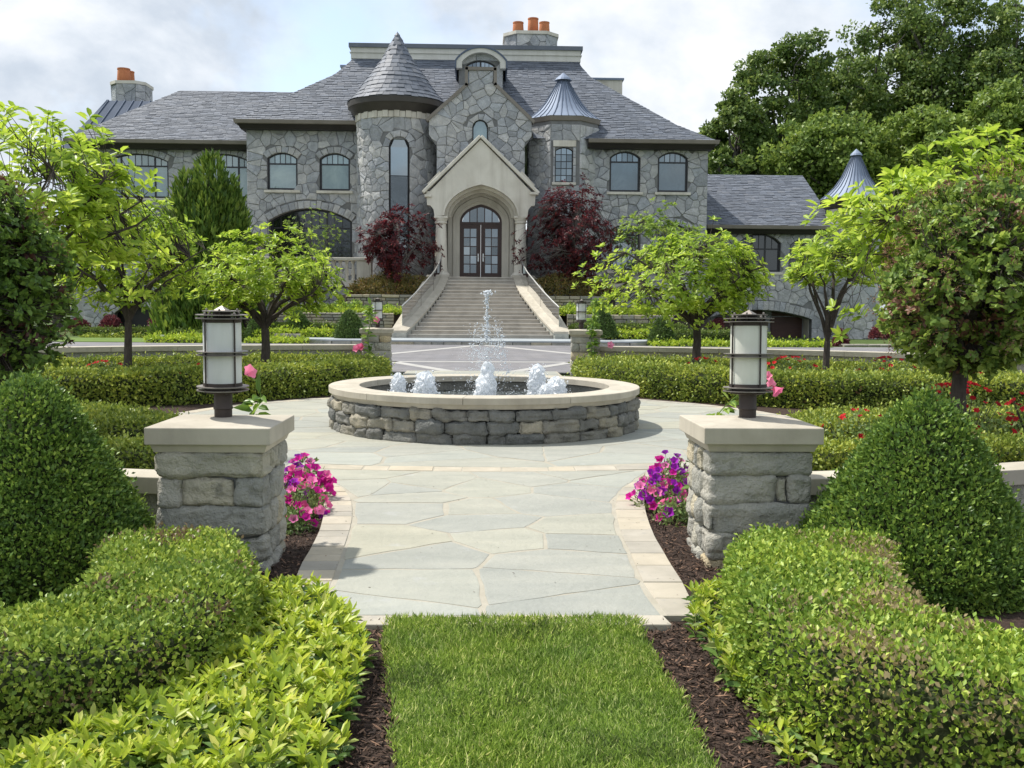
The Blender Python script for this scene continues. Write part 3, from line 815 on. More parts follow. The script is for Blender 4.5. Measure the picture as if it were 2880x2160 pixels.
cone = hbuild(MB().lathe([(re * 0.99, zEt - 0.02), (re * 0.80, zEt + 0.55), (re * 0.60, zEt + 1.35), (re * 0.30, zEt + (zAp - zEt) * 0.62), (0.02, zAp - 0.04)], 48, (tx, YT, 0), caps=False), 'turret_roof', 'slate')
prof = [(re, zEt), (re * 0.81, zEt + 0.56), (re * 0.61, zEt + 1.36), (re * 0.31, zEt + (zAp - zEt) * 0.62), (0.03, zAp)]
def pr(l):
    for a, b in zip(prof[:-1], prof[1:]):
        d = math.hypot(b[0] - a[0], b[1] - a[1])
        if l <= d: return (a[0] + (b[0] - a[0]) * l / d, a[1] + (b[1] - a[1]) * l / d)
        l -= d
    return prof[-1]
tot = sum(math.hypot(b[0] - a[0], b[1] - a[1]) for a, b in zip(prof[:-1], prof[1:]))
rg = random.Random(3); l = 0; back = MB()
while l < tot - 0.12:
    a, b = pr(l), pr(min(l + 0.42, tot)); dr, dz = b[0] - a[0], b[1] - a[1]; ll = math.hypot(dr, dz); nr, nz = dz / ll, -dr / ll
    n = max(6, int(2 * PI * a[0] / rg.uniform(0.36, 0.44))); ph = rg.random()
    for i in range(n):
        t0, t1 = 2 * PI * (i + ph) / n, 2 * PI * (i + ph + 0.965) / n
        h = 0.03 + rg.uniform(0, 0.03); d = rg.uniform(-0.02, 0.05)
        ra, za = a[0] - dr / ll * d + nr * h, a[1] - dz / ll * d + nz * h; rb_, zb_ = b[0] + nr * 0.008, b[1] + nz * 0.008
        ri, zi = ra - nr * 0.022, za - nz * 0.022
        V = [(tx + r * math.sin(t), YT - r * math.cos(t), z) for r, z, t in ((ri, zi, t0), (ri, zi, t1), (ra, za, t1), (ra, za, t0), (rb_, zb_, t1), (rb_, zb_, t0))]
        Fc = [(0, 1, 2, 3), (3, 2, 4, 5), (0, 3, 5), (1, 4, 2)]
        if math.cos((t0 + t1) / 2) > 0.12: o = _build0(MB().add(V, Fc), 'slate', M['slate'], cone)
        else: back.add(V, Fc)
    l += 0.33
tag(_build0(back, 'slate_courses', M['slate'], cone), kind='stuff')
_build0(MB().lathe([(0.16, zAp - 0.28), (0.01, zAp + 0.06)], 12, (tx, YT, 0)), 'roof_tip', M['metal_roof'], cone)

# --- central gable wall
G = lambda x, y, Y=YG: at(x, y, Y)
gl = [(G(1228, 600)[0], Z0), (G(1476, 600)[0], Z0), G(1476, 412), G(1494, 385), G(1496, 338), G(1388, 236), G(1388, 199), G(1318, 197), G(1318, 233), G(1206, 333), G(1208, 382), G(1228, 410)]
og = px_open(1328.6, 1372.4, 337, 359, 470, YG, 'semi', 0.38)
zDo = at(1352, 520, 54.6)[1]
gl = [gl[0], (at(1252, 600, YG)[0], Z0), (at(1252, 600, YG)[0], zDo - 1.2), (at(1352, 600, YG)[0], zDo), (at(1455, 600, YG)[0], zDo - 1.2), (at(1455, 600, YG)[0], Z0)] + gl[1:]
gw = facade('gable_wall', gl, [og], YG, 71, thick=0.45, sx=0.45, sz=0.36)
hwindow(*og[:6], YG + 0.14, fw=0.06)
cp = [G(1202, 337), G(1312, 239), G(1312, 193), G(1393, 195), G(1393, 238), G(1500, 342)]
for a, b in zip(cp[:-1], cp[1:]):
    l = math.hypot(b[0] - a[0], b[1] - a[1]); ux, uz = (b[0] - a[0]) / l, (b[1] - a[1]) / l; t = 0.085; o = 0.0
    V = []
    for y in (YG - 0.14, YG + 0.5):
        for s_, e_ in ((-0.06, -t), (l + 0.06, -t), (l + 0.06, t), (-0.06, t)):
            V.append((a[0] + ux * s_ - uz * e_, y, a[1] + uz * s_ + ux * e_))
    hbuild(MB().add(V, [(0, 1, 2, 3), (4, 7, 6, 5), (0, 4, 5, 1), (1, 5, 6, 2), (2, 6, 7, 3), (3, 7, 4, 0)]), 'coping', 'gutter')
ga, gb, gc = G(1206, 338), G(1353, 232), G(1496, 342)      # the gable's own roof running back to the main roof
hbuild(MB().add([(ga[0], YG + 0.45, ga[1] - .1), (gb[0], YG + 0.45, gb[1] + 0.2), (gc[0], YG + 0.45, gc[1] - .1), (ga[0], 62, ga[1] - .1), (gb[0], 62, gb[1] + 0.2), (gc[0], 62, gc[1] - .1)], [(0, 1, 4, 3), (1, 2, 5, 4)]), 'gable_roof', 'slate')
hbuild(MB().box(gl[0][0] + 0.02, gl[0][0] + 0.4, YG + 0.45, 59, Z0, ga[1] - 0.3), 'side_wall', 'house_stone'); hbuild(MB().box(gl[6][0] - 0.4, gl[6][0] - 0.02, YG + 0.45, 59, Z0, ga[1] - 0.3), 'side_wall', 'house_stone')

# --- dormer with curved roof
YD = 58.2
D = lambda x, y: at(x, y, YD)
dx0, dx1 = D(1291, 230)[0], D(1414, 230)[0]; dz0 = D(1353, 262)[1]; dzs = D(1353, 168)[1]; drise = D(1353, 152)[1] - dzs
ow = (D(1311, 230)[0], D(1392, 230)[0], D(1353, 240)[1], D(1353, 184)[1], D(1353, 170)[1] - D(1353, 184)[1], 'seg', 0)
dm = MB(); plate(dm, [arch_loop(dx0, dx1, dz0 - 1.5, dzs, drise, 'seg'), arch_loop(*ow[:6])], YD, YD + 0.3); dor = hbuild(dm, 'dormer', 'mortar')
lay(cells([arch_loop(dx0, dx1, dz0 - 1.5, dzs, drise, 'seg'), arch_loop(*ow[:6])], 0.42, 0.4, 90), lambda p: (p[0], YD - p[2], p[1]), dor, seed=90)
hwindow(*ow[:6], YD + 0.1, mull=(0.5,), top_div=(0.17, 0.33, 0.67, 0.83), sill=False, glass='glass_dark')
ea0, ea1 = D(1284, 200)[0], D(1422, 200)[0]; eout = arch_pts(ea0, ea1, D(1353, 176)[1], D(1353, 140)[1] - D(1353, 176)[1], 'seg', 18); ein = arch_pts(ea0 + 0.32, ea1 - 0.32, D(1353, 178)[1], D(1353, 152)[1] - D(1353, 178)[1], 'seg', 18)
zlow = D(1353, 196)[1]
hood = MB(); plate(hood, [[(ea0, zlow)] + [(ea0 + 0.32, zlow)] + list(reversed(ein)) + [(ea1 - 0.32, zlow), (ea1, zlow)] + eout], YD - 0.4, YD + 0.1)
_build0(hood, 'dormer_hood', M['white_paint'], dor, recalc=True)
eo2 = offset_arch(eout, 0.09)
dr_ = MB(); plate(dr_, [[(ea0 - 0.02, zlow)] + list(reversed(eout)) + [(ea1 + 0.02, zlow), (ea1 + 0.10, zlow)] + eo2 + [(ea0 - 0.10, zlow)]], YD - 0.46, 63.0); _build0(dr_, 'dormer_roof', M['seam'], dor, recalc=True)
for s_ in (dx0, dx1): _build0(MB().box(s_ - 0.02 if s_ == dx0 else s_ - 0.28, s_ + 0.28 if s_ == dx0 else s_ + 0.02, YD + 0.3, 62.5, dz0 - 1, dzs), 'dormer_cheek', M['house_stone'], dor)

# --- octagonal turret with metal roof
YO = 57.0
ox = atx(1582, YO, 420); orad = (atx(1674, YO, 420) - atx(1488, YO, 420)) / 2 * 1.02
zO = at(1582, 352, YO)[1]
ov = [(ox + orad / math.cos(PI / 8) * math.cos(PI / 8 + i * PI / 4), YO + orad / math.cos(PI / 8) * math.sin(PI / 8 + i * PI / 4)) for i in range(8)]
YF = YO - orad
om = MB()
for i in range(8):
    a, b = ov[i], ov[(i + 1) % 8]
    om.add([(a[0], a[1], Z0), (b[0], b[1], Z0), (b[0], b[1], zO), (a[0], a[1], zO)], [(0, 1, 2, 3)]) if i != 5 else None
wo = px_open(1561, 1612, 414, 424, 512, YF, 'seg', 0)
wo = (*wo[:5], 'seg', 0)
fa, fb = ov[5], ov[6]
plate(om, [[(fa[0], Z0), (fb[0], Z0), (fb[0], zO), (fa[0], zO)], arch_loop(*wo[:6])], YF, YF + 0.35)
octo = hbuild(om, 'octagon_turret', 'mortar')
lx0, lz1 = at(1556, 395, YF); lx1, lz0 = at(1620, 414, YF)
for i in (4, 5, 6, 7, 3):
    a, b = ov[i], ov[(i + 1) % 8]; l = math.hypot(b[0] - a[0], b[1] - a[1]); ux, uy = (b[0] - a[0]) / l, (b[1] - a[1]) / l
    fm = lambda p, a=a, ux=ux, uy=uy: (a[0] + ux * p[0] + uy * p[2], a[1] + uy * p[0] - ux * p[2], p[1])
    lp = [[(0, Z0), (l, Z0), (l, zO - 0.3), (0, zO - 0.3)]]
    if i == 5: lp.append([(lx0 - a[0], wo[2] - 0.17), (lx1 - a[0], wo[2] - 0.17), (lx1 - a[0], lz1), (lx0 - a[0], lz1)])
    lay(cells(lp, 0.43, 0.36, 110 + i), fm, octo, seed=110 + i)
    if i == 5:
        jamb = []
        zj = wo[2] - 0.1; k = 0
        while zj < lz0 - 0.1:
            h_ = 0.42 + 0.16 * (k % 2)
            for s0, s1 in ((lx0 - a[0], wo[0] - a[0]), (wo[1] - a[0], lx1 - a[0])): jamb.append([(s0, zj), (s1, zj), (s1, min(zj + h_, lz0)), (s0, min(zj + h_, lz0))])
            zj += h_; k += 1
        lay(jamb, fm, octo, seed=5, name='jamb_stone', joint=0.012, pillow=0.08)
_build0(MB().box(lx0, lx1, YF - 0.10, YF + 0.2, lz0 + 0.02, lz1), 'lintel', M['limestone_house'], octo)
hwindow(*wo[:6], YF + 0.12, fw=0.06, top_div=(0.333, 0.667), rows=tuple(wo[2] + (wo[3] + wo[4] - wo[2]) * t for t in (0.2, 0.4, 0.6, 0.8)), glass='glass_dark')
ere = (atx(1702, YO, 345) - atx(1478, YO, 345)) / 2; zOe = at(1582, 344, YO)[1]; zOa = at(1583, 207, YO)[1]
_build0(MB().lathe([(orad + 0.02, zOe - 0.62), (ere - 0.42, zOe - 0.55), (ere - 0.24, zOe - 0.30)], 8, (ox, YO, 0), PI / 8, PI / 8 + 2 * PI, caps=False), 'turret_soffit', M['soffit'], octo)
_build0(MB().lathe([(ere - 0.26, zOe - 0.30), (ere - 0.10, zOe - 0.24), (ere - 0.02, zOe), (orad, zOe)], 8, (ox, YO, 0), PI / 8, PI / 8 + 2 * PI, caps=False), 'turret_eaves', M['gutter'], octo)
def metal_cone(cx, cy, prof, n, sides, name):
    rf = hbuild(MB().lathe(prof, sides, (cx, cy, 0), PI / 8, PI / 8 + 2 * PI, caps=False), name, 'metal_roof', smooth=True, angle=60)
    for i in range(n):
        a = 2 * PI * i / n + 0.07
        k = (math.cos(PI / sides) / math.cos(((a - PI / 8) % (2 * PI / sides)) - PI / sides)) if sides < 12 else 1.0
        _build0(MB().tube([(cx + (r * k + 0.012) * math.cos(a), cy + (r * k + 0.012) * math.sin(a), z + 0.02) for r, z in prof[:-1]], 0.02, 4), 'seam', M['seam'], rf)
    r, z = prof[-2]
    _build0(MB().lathe([(r * 1.9 + 0.06, z - 0.12), (r * 1.6 + 0.05, z), (0.01, prof[-1][1] + 0.05)], 16, (cx, cy, 0)), 'roof_tip', M['metal_roof'], rf)
    return rf
hO = zOa - zOe
metal_cone(ox, YO, [(ere, zOe), (ere * 0.86, zOe + hO * 0.07), (ere * 0.68, zOe + hO * 0.19), (ere * 0.5, zOe + hO * 0.36), (ere * 0.30, zOe + hO * 0.61), (ere * 0.10, zOe + hO * 0.9), (0.01, zOa)], 32, 8, 'turret_roof')

# --- right wing with carriage arch, and its small turret
zEW = at(2150, 634, YRW - 0.6)[1]
rx0, rx1 = atx(1980, YRW, 700), atx(2368, YRW, 700)
opsW = [px_open(2077, 2196, 657, 684, 764, YRW), px_open(1985, 2283, 872, 898, 1010, YRW, 'seg', 0.6), px_open(2222, 2300, 672, 690, 764, YRW)]
facade('wall', [(rx0, -0.9), (rx1, -0.9), (rx1, zEW - 0.3), (rx0, zEW - 0.3)], opsW, YRW, 140, sx=0.58, sz=0.42)
hwindow(*opsW[0][:6], YRW + 0.2, mull=(0.33, 0.67), transom=at(2140, 700, YRW)[1], top_div=(0.16, 0.5, 0.84), glass='glass_deep')
hwindow(*opsW[2][:6], YRW + 0.2, mull=(0.5,), transom=at(2140, 704, YRW)[1], glass='glass_deep')
o = opsW[1]
cx0, cx1 = at(2168, 900, YRW + 1.4)[0], at(2256, 900, YRW + 1.4)[0]
hbuild(MB().box(o[0] - 0.4, o[1] + 0.4, YRW + 1.5, YRW + 1.7, -0.9, o[3] + o[4] + 0.3), 'inner_wall', 'house_stone')
for a, b in ((cx0 - 3.4, cx0 - 0.5), (cx0, cx1)):
    g = hbuild(MB().box(a, b, YRW + 1.40, YRW + 1.5, -0.9, o[3] + 0.05), 'garage_door', 'garage_wood')
    for k in range(5): _build0(MB().box(a + 0.05, b - 0.05, YRW + 1.375, YRW + 1.40, -0.55 + 0.45 * k, -0.17 + 0.45 * k), 'panel', M['garage_wood'], g)
hbuild(MB().box(o[0] - 0.05, o[0] + 0.02, YRW + 0.5, YRW + 1.5, -0.9, o[3]), 'reveal', 'house_stone'); hbuild(MB().box(o[1] - 0.02, o[1] + 0.05, YRW + 0.5, YRW + 1.5, -0.9, o[3]), 'reveal', 'limestone_house')
sd_ = MB(); plate(sd_, [[(o[0] - .05, o[3])] + list(reversed(arch_pts(o[0], o[1], o[3], o[4], 'seg', 16)))[1:] + list(offset_arch(arch_pts(o[0], o[1], o[3], o[4], 'seg', 16), 0.05))], YRW + 0.5, YRW + 1.5); hbuild(sd_, 'arch_soffit', 'house_stone', recalc=True)
xe1 = at(2356, 632, YRW - 0.6)[0]
eave([(xe1, 72), (xe1, YRW - 0.6), (rx0, YRW - 0.6)], zEW)
stR = [(YRW - 0.6, zEW, rx0 - 0.5, xe1), (62.0, at(2150, 560, 62.0)[1], rx0 - 0.5, at(2303, 560, 62.0)[0]), (65.0, at(2150, 493, 65.0)[1], rx0 - 0.5, at(2257, 493, 65.0)[0])]
rshell = hip_shell(stR, 66, 'roof'); slate_rows(stR, rshell, 14, exposure=0.24)
YS = 59.2
sx_ = atx(2404, YS, 560); sr = (atx(2476, YS, 620) - atx(2332, YS, 620)) / 2; zS = at(2404, 585, YS)[1]
stt = hbuild(MB().lathe([(sr, -0.9), (sr, zS)], 40, (sx_, YS, 0), caps=False), 'small_turret', 'mortar', smooth=True)
smap = lambda p: (sx_ + (sr + p[2]) * math.sin(p[0] / sr), YS - (sr + p[2]) * math.cos(p[0] / sr), p[1])
lay(cells([[(-sr * 1.7, -0.9), (sr * 1.7, -0.9), (sr * 1.7, zS - 0.6), (-sr * 1.7, zS - 0.6)]], 0.6, 0.48, 160), smap, stt, seed=160)
for i in range(18):
    a = -1.6 + 3.2 * i / 17; da = 3.2 / 17 * 0.45; o_ = 0.12 if i % 2 else 0.08; V = []
    for r in (sr - 0.05, sr + o_):
        for z in (zS - 0.62, zS - 0.15):
            for k in (-1, 1): V.append((sx_ + r * math.sin(a + k * da), YS - r * math.cos(a + k * da), z))
    _build0(MB().add(V, [(4, 5, 7, 6), (0, 2, 3, 1), (0, 4, 6, 2), (1, 3, 7, 5), (2, 6, 7, 3), (0, 1, 5, 4)]), 'cornice_block', M['limestone_house'], stt)
se = (atx(2492, YS, 560) - atx(2306, YS, 560)) / 2; zSe = at(2404, 562, YS)[1]; zSa = at(2404, 421, YS)[1]; hS = zSa - zSe
_build0(MB().lathe([(sr, zSe - 0.6), (se - 0.25, zSe - 0.5), (se - 0.1, zSe - 0.25), (se, zSe - 0.2), (se, zSe), (sr, zSe)], 40, (sx_, YS, 0), caps=False), 'turret_eaves', M['fascia'], stt, smooth=True)
metal_cone(sx_, YS, [(se, zSe), (se * 0.82, zSe + hS * 0.1), (se * 0.6, zSe + hS * 0.25), (se * 0.4, zSe + hS * 0.45), (se * 0.2, zSe + hS * 0.75), (se * 0.08, zSe + hS * 0.92), (0.01, zSa)], 30, 40, 'turret_roof')

# --- entrance porch in limestone
YP = 52.9
P = lambda x, y, Y=YP: at(x, y, Y)
zLand = at(1352, 779, 52.0)[1]
xc = P(1352, 600)[0]
ax0, ax1 = P(1250, 607)[0], P(1456, 607)[0]; azs = P(1352, 607)[1]; aris = P(1352, 519)[1] - azs
arch_in = arch_pts(ax0, ax1, azs, aris, 'goth', 24)
pl = [P(1222, 607)] + [(ax0, azs)] + list(reversed(arch_in))[1:-1] + [(ax1, azs)] + [P(1484, 607), P(1486, 590), P(1494, 580), P(1504, 578), P(1507, 541), P(1496, 541), P(1352, 392), P(1209, 538), P(1199, 538), P(1201, 576), P(1211, 578), P(1219, 588)]
pm = MB(); plate(pm, [pl], YP, YP + 0.55); porch = hbuild(pm, 'porch', 'limestone_house', recalc=True)
def porch_part(mb, name, mat='limestone_house', **kw): return _build0(mb, name, M[mat], porch, **kw)
# moulded arch rings stepping back into the vault
for k, (g_, y0_, y1_, w_) in enumerate(((0.0, YP - 0.05, YP + 0.12, 0.12), (-0.16, YP + 0.5, YP + 0.75, 0.2), (-0.30, YP + 1.2, YP + 1.5, 0.2))):
    ain = arch_pts(ax0 - g_, ax1 + g_, azs, aris + g_ * 0.9, 'goth', 24); aout = offset_arch(ain, w_)
    mb = MB(); plate(mb, [list(reversed(ain)) + aout], y0_, y1_); porch_part(mb, 'arch_moulding', recalc=True)
va = arch_pts(ax0 + 0.04, ax1 - 0.04, azs, aris - 0.03, 'goth', 24); vb = offset_arch(va, 0.3)
mb = MB(); plate(mb, [list(reversed(va)) + vb], YP + 0.55, 55.6); porch_part(mb, 'vault', recalc=True)
# coping on the gable and its side shoulders
for (a, b) in ((P(1192, 543), P(1352, 386)), (P(1352, 386), P(1513, 546))):
    l = math.hypot(b[0] - a[0], b[1] - a[1]); ux, uz = (b[0] - a[0]) / l, (b[1] - a[1]) / l; V = []
    for y in (YP - 0.16, YP + 0.6):
        for s_, e_ in ((0, -0.03), (l, -0.03), (l + 0.02, 0.13), (-0.02, 0.13)): V.append((a[0] + ux * s_ - uz * e_, y, a[1] + uz * s_ + ux * e_))
    porch_part(MB().add(V, [(0, 1, 2, 3), (4, 7, 6, 5), (0, 4, 5, 1), (1, 5, 6, 2), (2, 6, 7, 3), (3, 7, 4, 0)]), 'coping', bevel=0.03)
for s_ in (0, 1):
    a, b = (P(1197, 545), P(1212, 537)) if s_ == 0 else (P(1494, 539), P(1512, 547))
    porch_part(MB().box(min(a[0], b[0]) - 0.05, max(a[0], b[0]) + 0.05, YP - 0.14, YP + 0.6, a[1] - 0.17, a[1] - 0.03), 'kneeler', bevel=0.02)
    a, b = (P(1206, 522, YP + 1), P(1240, 487, YP + 1)) if s_ == 0 else (P(1464, 487, YP + 1), P(1500, 526, YP + 1))
    l = math.hypot(b[0] - a[0], b[1] - a[1]); ux, uz = (b[0] - a[0]) / l, (b[1] - a[1]) / l; V = []
    for y in (YP + 0.7, YG):
        for s2, e_ in ((0, -0.05), (l, -0.05), (l, 0.10), (0, 0.10)): V.append((a[0] + ux * s2 - uz * e_, y, a[1] + uz * s2 + ux * e_))
    porch_part(MB().add(V, [(0, 1, 2, 3), (4, 7, 6, 5), (0, 4, 5, 1), (1, 5, 6, 2), (2, 6, 7, 3), (3, 7, 4, 0)]), 'side_coping')
pra, prb, prc = P(1206, 540), P(1352, 398), P(1500, 542)
porch_part(MB().add([(q[0], y, q[1] - 0.05) for y in (YP + 0.55, YG) for q in (pra, prb, prc)], [(0, 1, 4, 3), (1, 2, 5, 4)]), 'porch_roof', 'slate')
# columns: each a capital, tapering shaft and base, with a pier behind
for xp in (1239.5, 1464.5):
    cx = P(xp, 680)[0]
    zt = P(xp, 607)[1]
    porch_part(MB().box(cx - 0.36, cx + 0.36, YP - 0.02, YP + 0.70, zt - 0.11, zt - 0.003), 'abacus', bevel=0.015)
    porch_part(MB().lathe([(0.27, zt - 0.40), (0.33, zt - 0.36), (0.33, zt - 0.30), (0.29, zt - 0.27), (0.35, zt - 0.18), (0.36, zt - 0.11)], 24, (cx, YP + 0.34, 0)), 'capital', smooth=True)
    porch_part(MB().lathe([(0.36, zLand + 0.28), (0.345, zLand + 0.5), (0.275, zt - 0.5), (0.262, zt - 0.40)], 24, (cx, YP + 0.34, 0)), 'shaft', smooth=True)
    porch_part(MB().lathe([(0.50, zLand), (0.50, zLand + 0.12), (0.46, zLand + 0.16), (0.42, zLand + 0.22), (0.37, zLand + 0.28)], 24, (cx, YP + 0.34, 0)), 'column_base', smooth=True)
    sgn = -1 if xp < 1352 else 1
    porch_part(MB().box(cx + sgn * 0.05 - 0.2, cx + sgn * 0.05 + 0.2, YP + 1.0, YG, zLand, zt), 'pier')
# door wall with its deep moulded reveal
dx0_, dx1_ = at(1293, 700, 55.4)[0], at(1411, 700, 55.4)[0]; dzs_ = at(1352, 625, 55.4)[1]; dzc = at(1352, 575, 55.4)[1]
wl_, wr_ = ax0 - 0.2, ax1 + 0.2
mb = MB(); plate(mb, [[(wl_, zLand - 0.2), (wr_, zLand - 0.2), (wr_, azs + aris + 0.4), (wl_, azs + aris + 0.4)], arch_loop(dx0_, dx1_, zLand - 0.1, dzs_, dzc - dzs_, 'goth', 20)], 55.28, 55.8); porch_part(mb, 'door_surround')
for g_, y_ in ((0.16, 55.16), (0.42, 55.05)):
    ai = arch_loop(dx0_ - g_, dx1_ + g_, zLand - 0.05, dzs_, dzc - dzs_ + g_, 'goth', 20); ao = arch_loop(dx0_ - g_ - 0.22, dx1_ + g_ + 0.22, zLand - 0.05, dzs_, dzc - dzs_ + g_ + 0.24, 'goth', 20)
    mb = MB(); plate(mb, [[ao[0], ai[0]] + list(reversed(ai[2:])) + [ai[1], ao[1]] + ao[2:]], y_, 55.28); porch_part(mb, 'door_moulding', recalc=True)
# door: frame, fanlight and two leaves
zTr = at(1352, 628, 55.4)[1]; YDo = 55.36
df = MB(); plate(df, [[(dx0_, zLand), (dx0_ + 0.10, zLand), (dx0_ + 0.10, zTr - 0.08), (dx1_ - 0.10, zTr - 0.08), (dx1_ - 0.10, zLand), (dx1_, zLand)] + arch_pts(dx0_, dx1_, dzs_, dzc - dzs_, 'goth', 20)[0:], [(dx0_ + 0.13, zTr + 0.06), (dx1_ - 0.13, zTr + 0.06)] + [p for p in arch_pts(dx0_ + 0.13, dx1_ - 0.13, dzs_, dzc - dzs_ - 0.14, 'goth', 20) if p[1] > zTr + 0.10]], YDo, YDo + 0.16)
door = hbuild(df, 'entrance_door', 'door_wood', recalc=True); tag(door, 'dark brown double door with arched fanlight and gridded panes')
fx0, fx1 = dx0_ + 0.13, dx1_ - 0.13
tp = lambda x: top_at(x, fx0, fx1, dzs_, dzc - dzs_ - 0.14, 'goth')
xs = [fx0 + (fx1 - fx0) * i / 5 for i in range(6)]
for x in xs[1:-1]: _build0(MB().box(x - 0.025, x + 0.025, YDo + 0.03, YDo + 0.12, zTr + 0.06, tp(x) + 0.01), 'fanlight_bar', M['door_wood'], door)
for a, b in zip(xs[:-1], xs[1:]):
    mb = MB(); plate(mb, [[(a, zTr), (b, zTr)] + [(b + (a - b) * i / 5, max(tp(b + (a - b) * i / 5), zTr + 0.05)) for i in range(6)]], YDo + 0.075, YDo + 0.085); _build0(mb, 'pane', M['glass_dark'], door)
mid = (dx0_ + dx1_) / 2
for s_, a, b in ((0, dx0_ + 0.10, mid - 0.006), (1, mid + 0.006, dx1_ - 0.10)):
    gx0, gx1 = (a + 0.13, b - 0.24) if s_ == 0 else (a + 0.24, b - 0.13)
    gz0, gz1 = zLand + 0.32, zTr - 0.30
    mb = MB(); plate(mb, [[(a, zLand + 0.01), (b, zLand + 0.01), (b, zTr - 0.085), (a, zTr - 0.085)], [(gx0, gz0), (gx1, gz0), (gx1, gz1), (gx0, gz1)]], YDo + 0.03, YDo + 0.11)
    gxm = (gx0 + gx1) / 2
    mb.box(gxm - 0.025, gxm + 0.025, YDo + 0.045, YDo + 0.10, gz0, gz1)
    for r in range(1, 5): z = gz0 + (gz1 - gz0) * r / 5; mb.box(gx0, gx1, YDo + 0.05, YDo + 0.098, z - 0.025, z + 0.025)
    lf = _build0(mb, 'door_leaf', M['door_wood'], door)
    for r in range(5):
        for c0, c1 in ((gx0, gxm), (gxm, gx1)):
            z0_, z1_ = gz0 + (gz1 - gz0) * r / 5, gz0 + (gz1 - gz0) * (r + 1) / 5
            mb = MB(); mb.box(c0, c1, YDo + 0.070, YDo + 0.078, z0_, z1_); q = hp(_build0(mb, 'pane', M['glass_dark'], door)); q.matrix_parent_inverse = Matrix()
    hx = b - 0.13 if s_ == 0 else a + 0.13
    hd = MB().box(hx - 0.03, hx + 0.03, YDo + 0.005, YDo + 0.03, zLand + 0.95, zLand + 1.38); hd.tube([(hx, YDo + 0.03, zLand + 1.2), (hx, YDo - 0.06, zLand + 1.2), (hx + (0.16 if s_ else -0.16), YDo - 0.06, zLand + 1.2)], 0.016, 8); _build0(hd, 'handle', M['nickel'], door)

# --- set the stones: the largest as pieces of their own, the rest joined wall by wall
STONES.sort(key=lambda s: -s[0])
rest = {}
for k, (a, V, Fc, part, nm) in enumerate(STONES):
    if k < 300:
        c = np.mean(np.array(V), axis=0)
        _build0(MB().add(V, Fc), nm, M['house_stone'], part)
    else: rest.setdefault(part.name, (part, MB()))[1].add(V, Fc)
for part, mb in rest.values():
    tag(_build0(mb, 'stonework', M['house_stone'], part), kind='stuff')
# ------------------------------------------------------------------ ground materials
M['mulch'] = m_solid('mulch', [(0.25, (0.022, 0.014, 0.010)), (0.5, (0.055, 0.034, 0.024)), (0.8, (0.10, 0.064, 0.046))], 26, 0.95, bump=0.9, bscale=70, bdist=0.03)
M['mulch_chip'] = m_solid('mulch_chip', [(0.3, (0.045, 0.028, 0.020)), (0.7, (0.085, 0.055, 0.040))], 9, 0.9, 0.9, hue=[(0.0, (0.5, 0.5, 0.5)), (0.6, (1, 1, 1)), (0.9, (1.5, 1.4, 1.3)), (1.0, (3.2, 3.0, 2.6))], bump=0)
M['turf'] = m_solid('turf', [(0.3, (0.045, 0.075, 0.014)), (0.7, (0.085, 0.13, 0.026))], 1.5, 0.95, bump=0.5, bscale=60, bdist=0.03)
M['flag'] = m_solid('flag', [(0.22, (0.295, 0.30, 0.265)), (0.5, (0.352, 0.352, 0.308)), (0.75, (0.41, 0.402, 0.345))], 1.6, 0.72, 0.12, hue=[(0.0, (0.92, 0.95, 0.98)), (0.4, (1, 1, 1)), (0.6, (1.04, 1.02, 0.96)), (0.8, (0.95, 0.98, 1.0)), (0.92, (1.06, 1.02, 0.92)), (1.0, (1.0, 1.02, 1.02))], bump=0.6, bscale=9, bdist=0.03, stretch=(0.7, 2.2, 1), spec=0.3, speckle=(3.2, 0.62, (0.44, 0.445, 0.44), 0.3))
M['grout'] = m_solid('grout', [(0.3, (0.345, 0.315, 0.25)), (0.7, (0.425, 0.395, 0.325))], 5, 0.95, bump=0.3, bscale=60, bdist=0.01)
M['edging'] = m_solid('edging', [(0.3, (0.36, 0.33, 0.27)), (0.55, (0.435, 0.395, 0.325)), (0.8, (0.50, 0.46, 0.385))], 3.5, 0.85, 0.14, hue=[(0.0, (0.9, 0.92, 0.95)), (0.5, (1, 1, 1)), (1.0, (1.06, 1.02, 0.93))], bump=0.25, bscale=50, bdist=0.01, speckle=(9, 0.6, (0.30, 0.29, 0.27), 0.35))
M['paver'] = m_solid('paver', [(0.3, (0.18, 0.176, 0.18)), (0.7, (0.235, 0.23, 0.235))], 0.8, 0.85, bump=0.15, bscale=6, bdist=0.02)
M['band'] = m_solid('band', [(0.3, (0.38, 0.37, 0.345)), (0.7, (0.45, 0.44, 0.415))], 2, 0.85, 0.08, bump=0.1)
M['bluestone'] = m_solid('bluestone', [(0.3, (0.297, 0.33, 0.347)), (0.7, (0.385, 0.413, 0.424))], 1.5, 0.8, 0.15, bump=0.1, bscale=10)
M['ashlar'] = m_solid('ashlar', [(0.2, (0.281, 0.273, 0.241)), (0.42, (0.415, 0.403, 0.352)), (0.62, (0.516, 0.488, 0.414)), (0.85, (0.67, 0.63, 0.531))], 3.4, 0.9, 0.18, hue=[(0.0, (0.84, 0.87, 0.9)), (0.35, (1, 1, 1)), (0.62, (0.94, 0.98, 1.0)), (0.84, (1.1, 1.02, 0.86)), (1.0, (1.18, 1.03, 0.78))], bump=1.0, bscale=24, bdist=0.05, speckle=(5.0, 0.63, (0.135, 0.135, 0.12), 0.5))
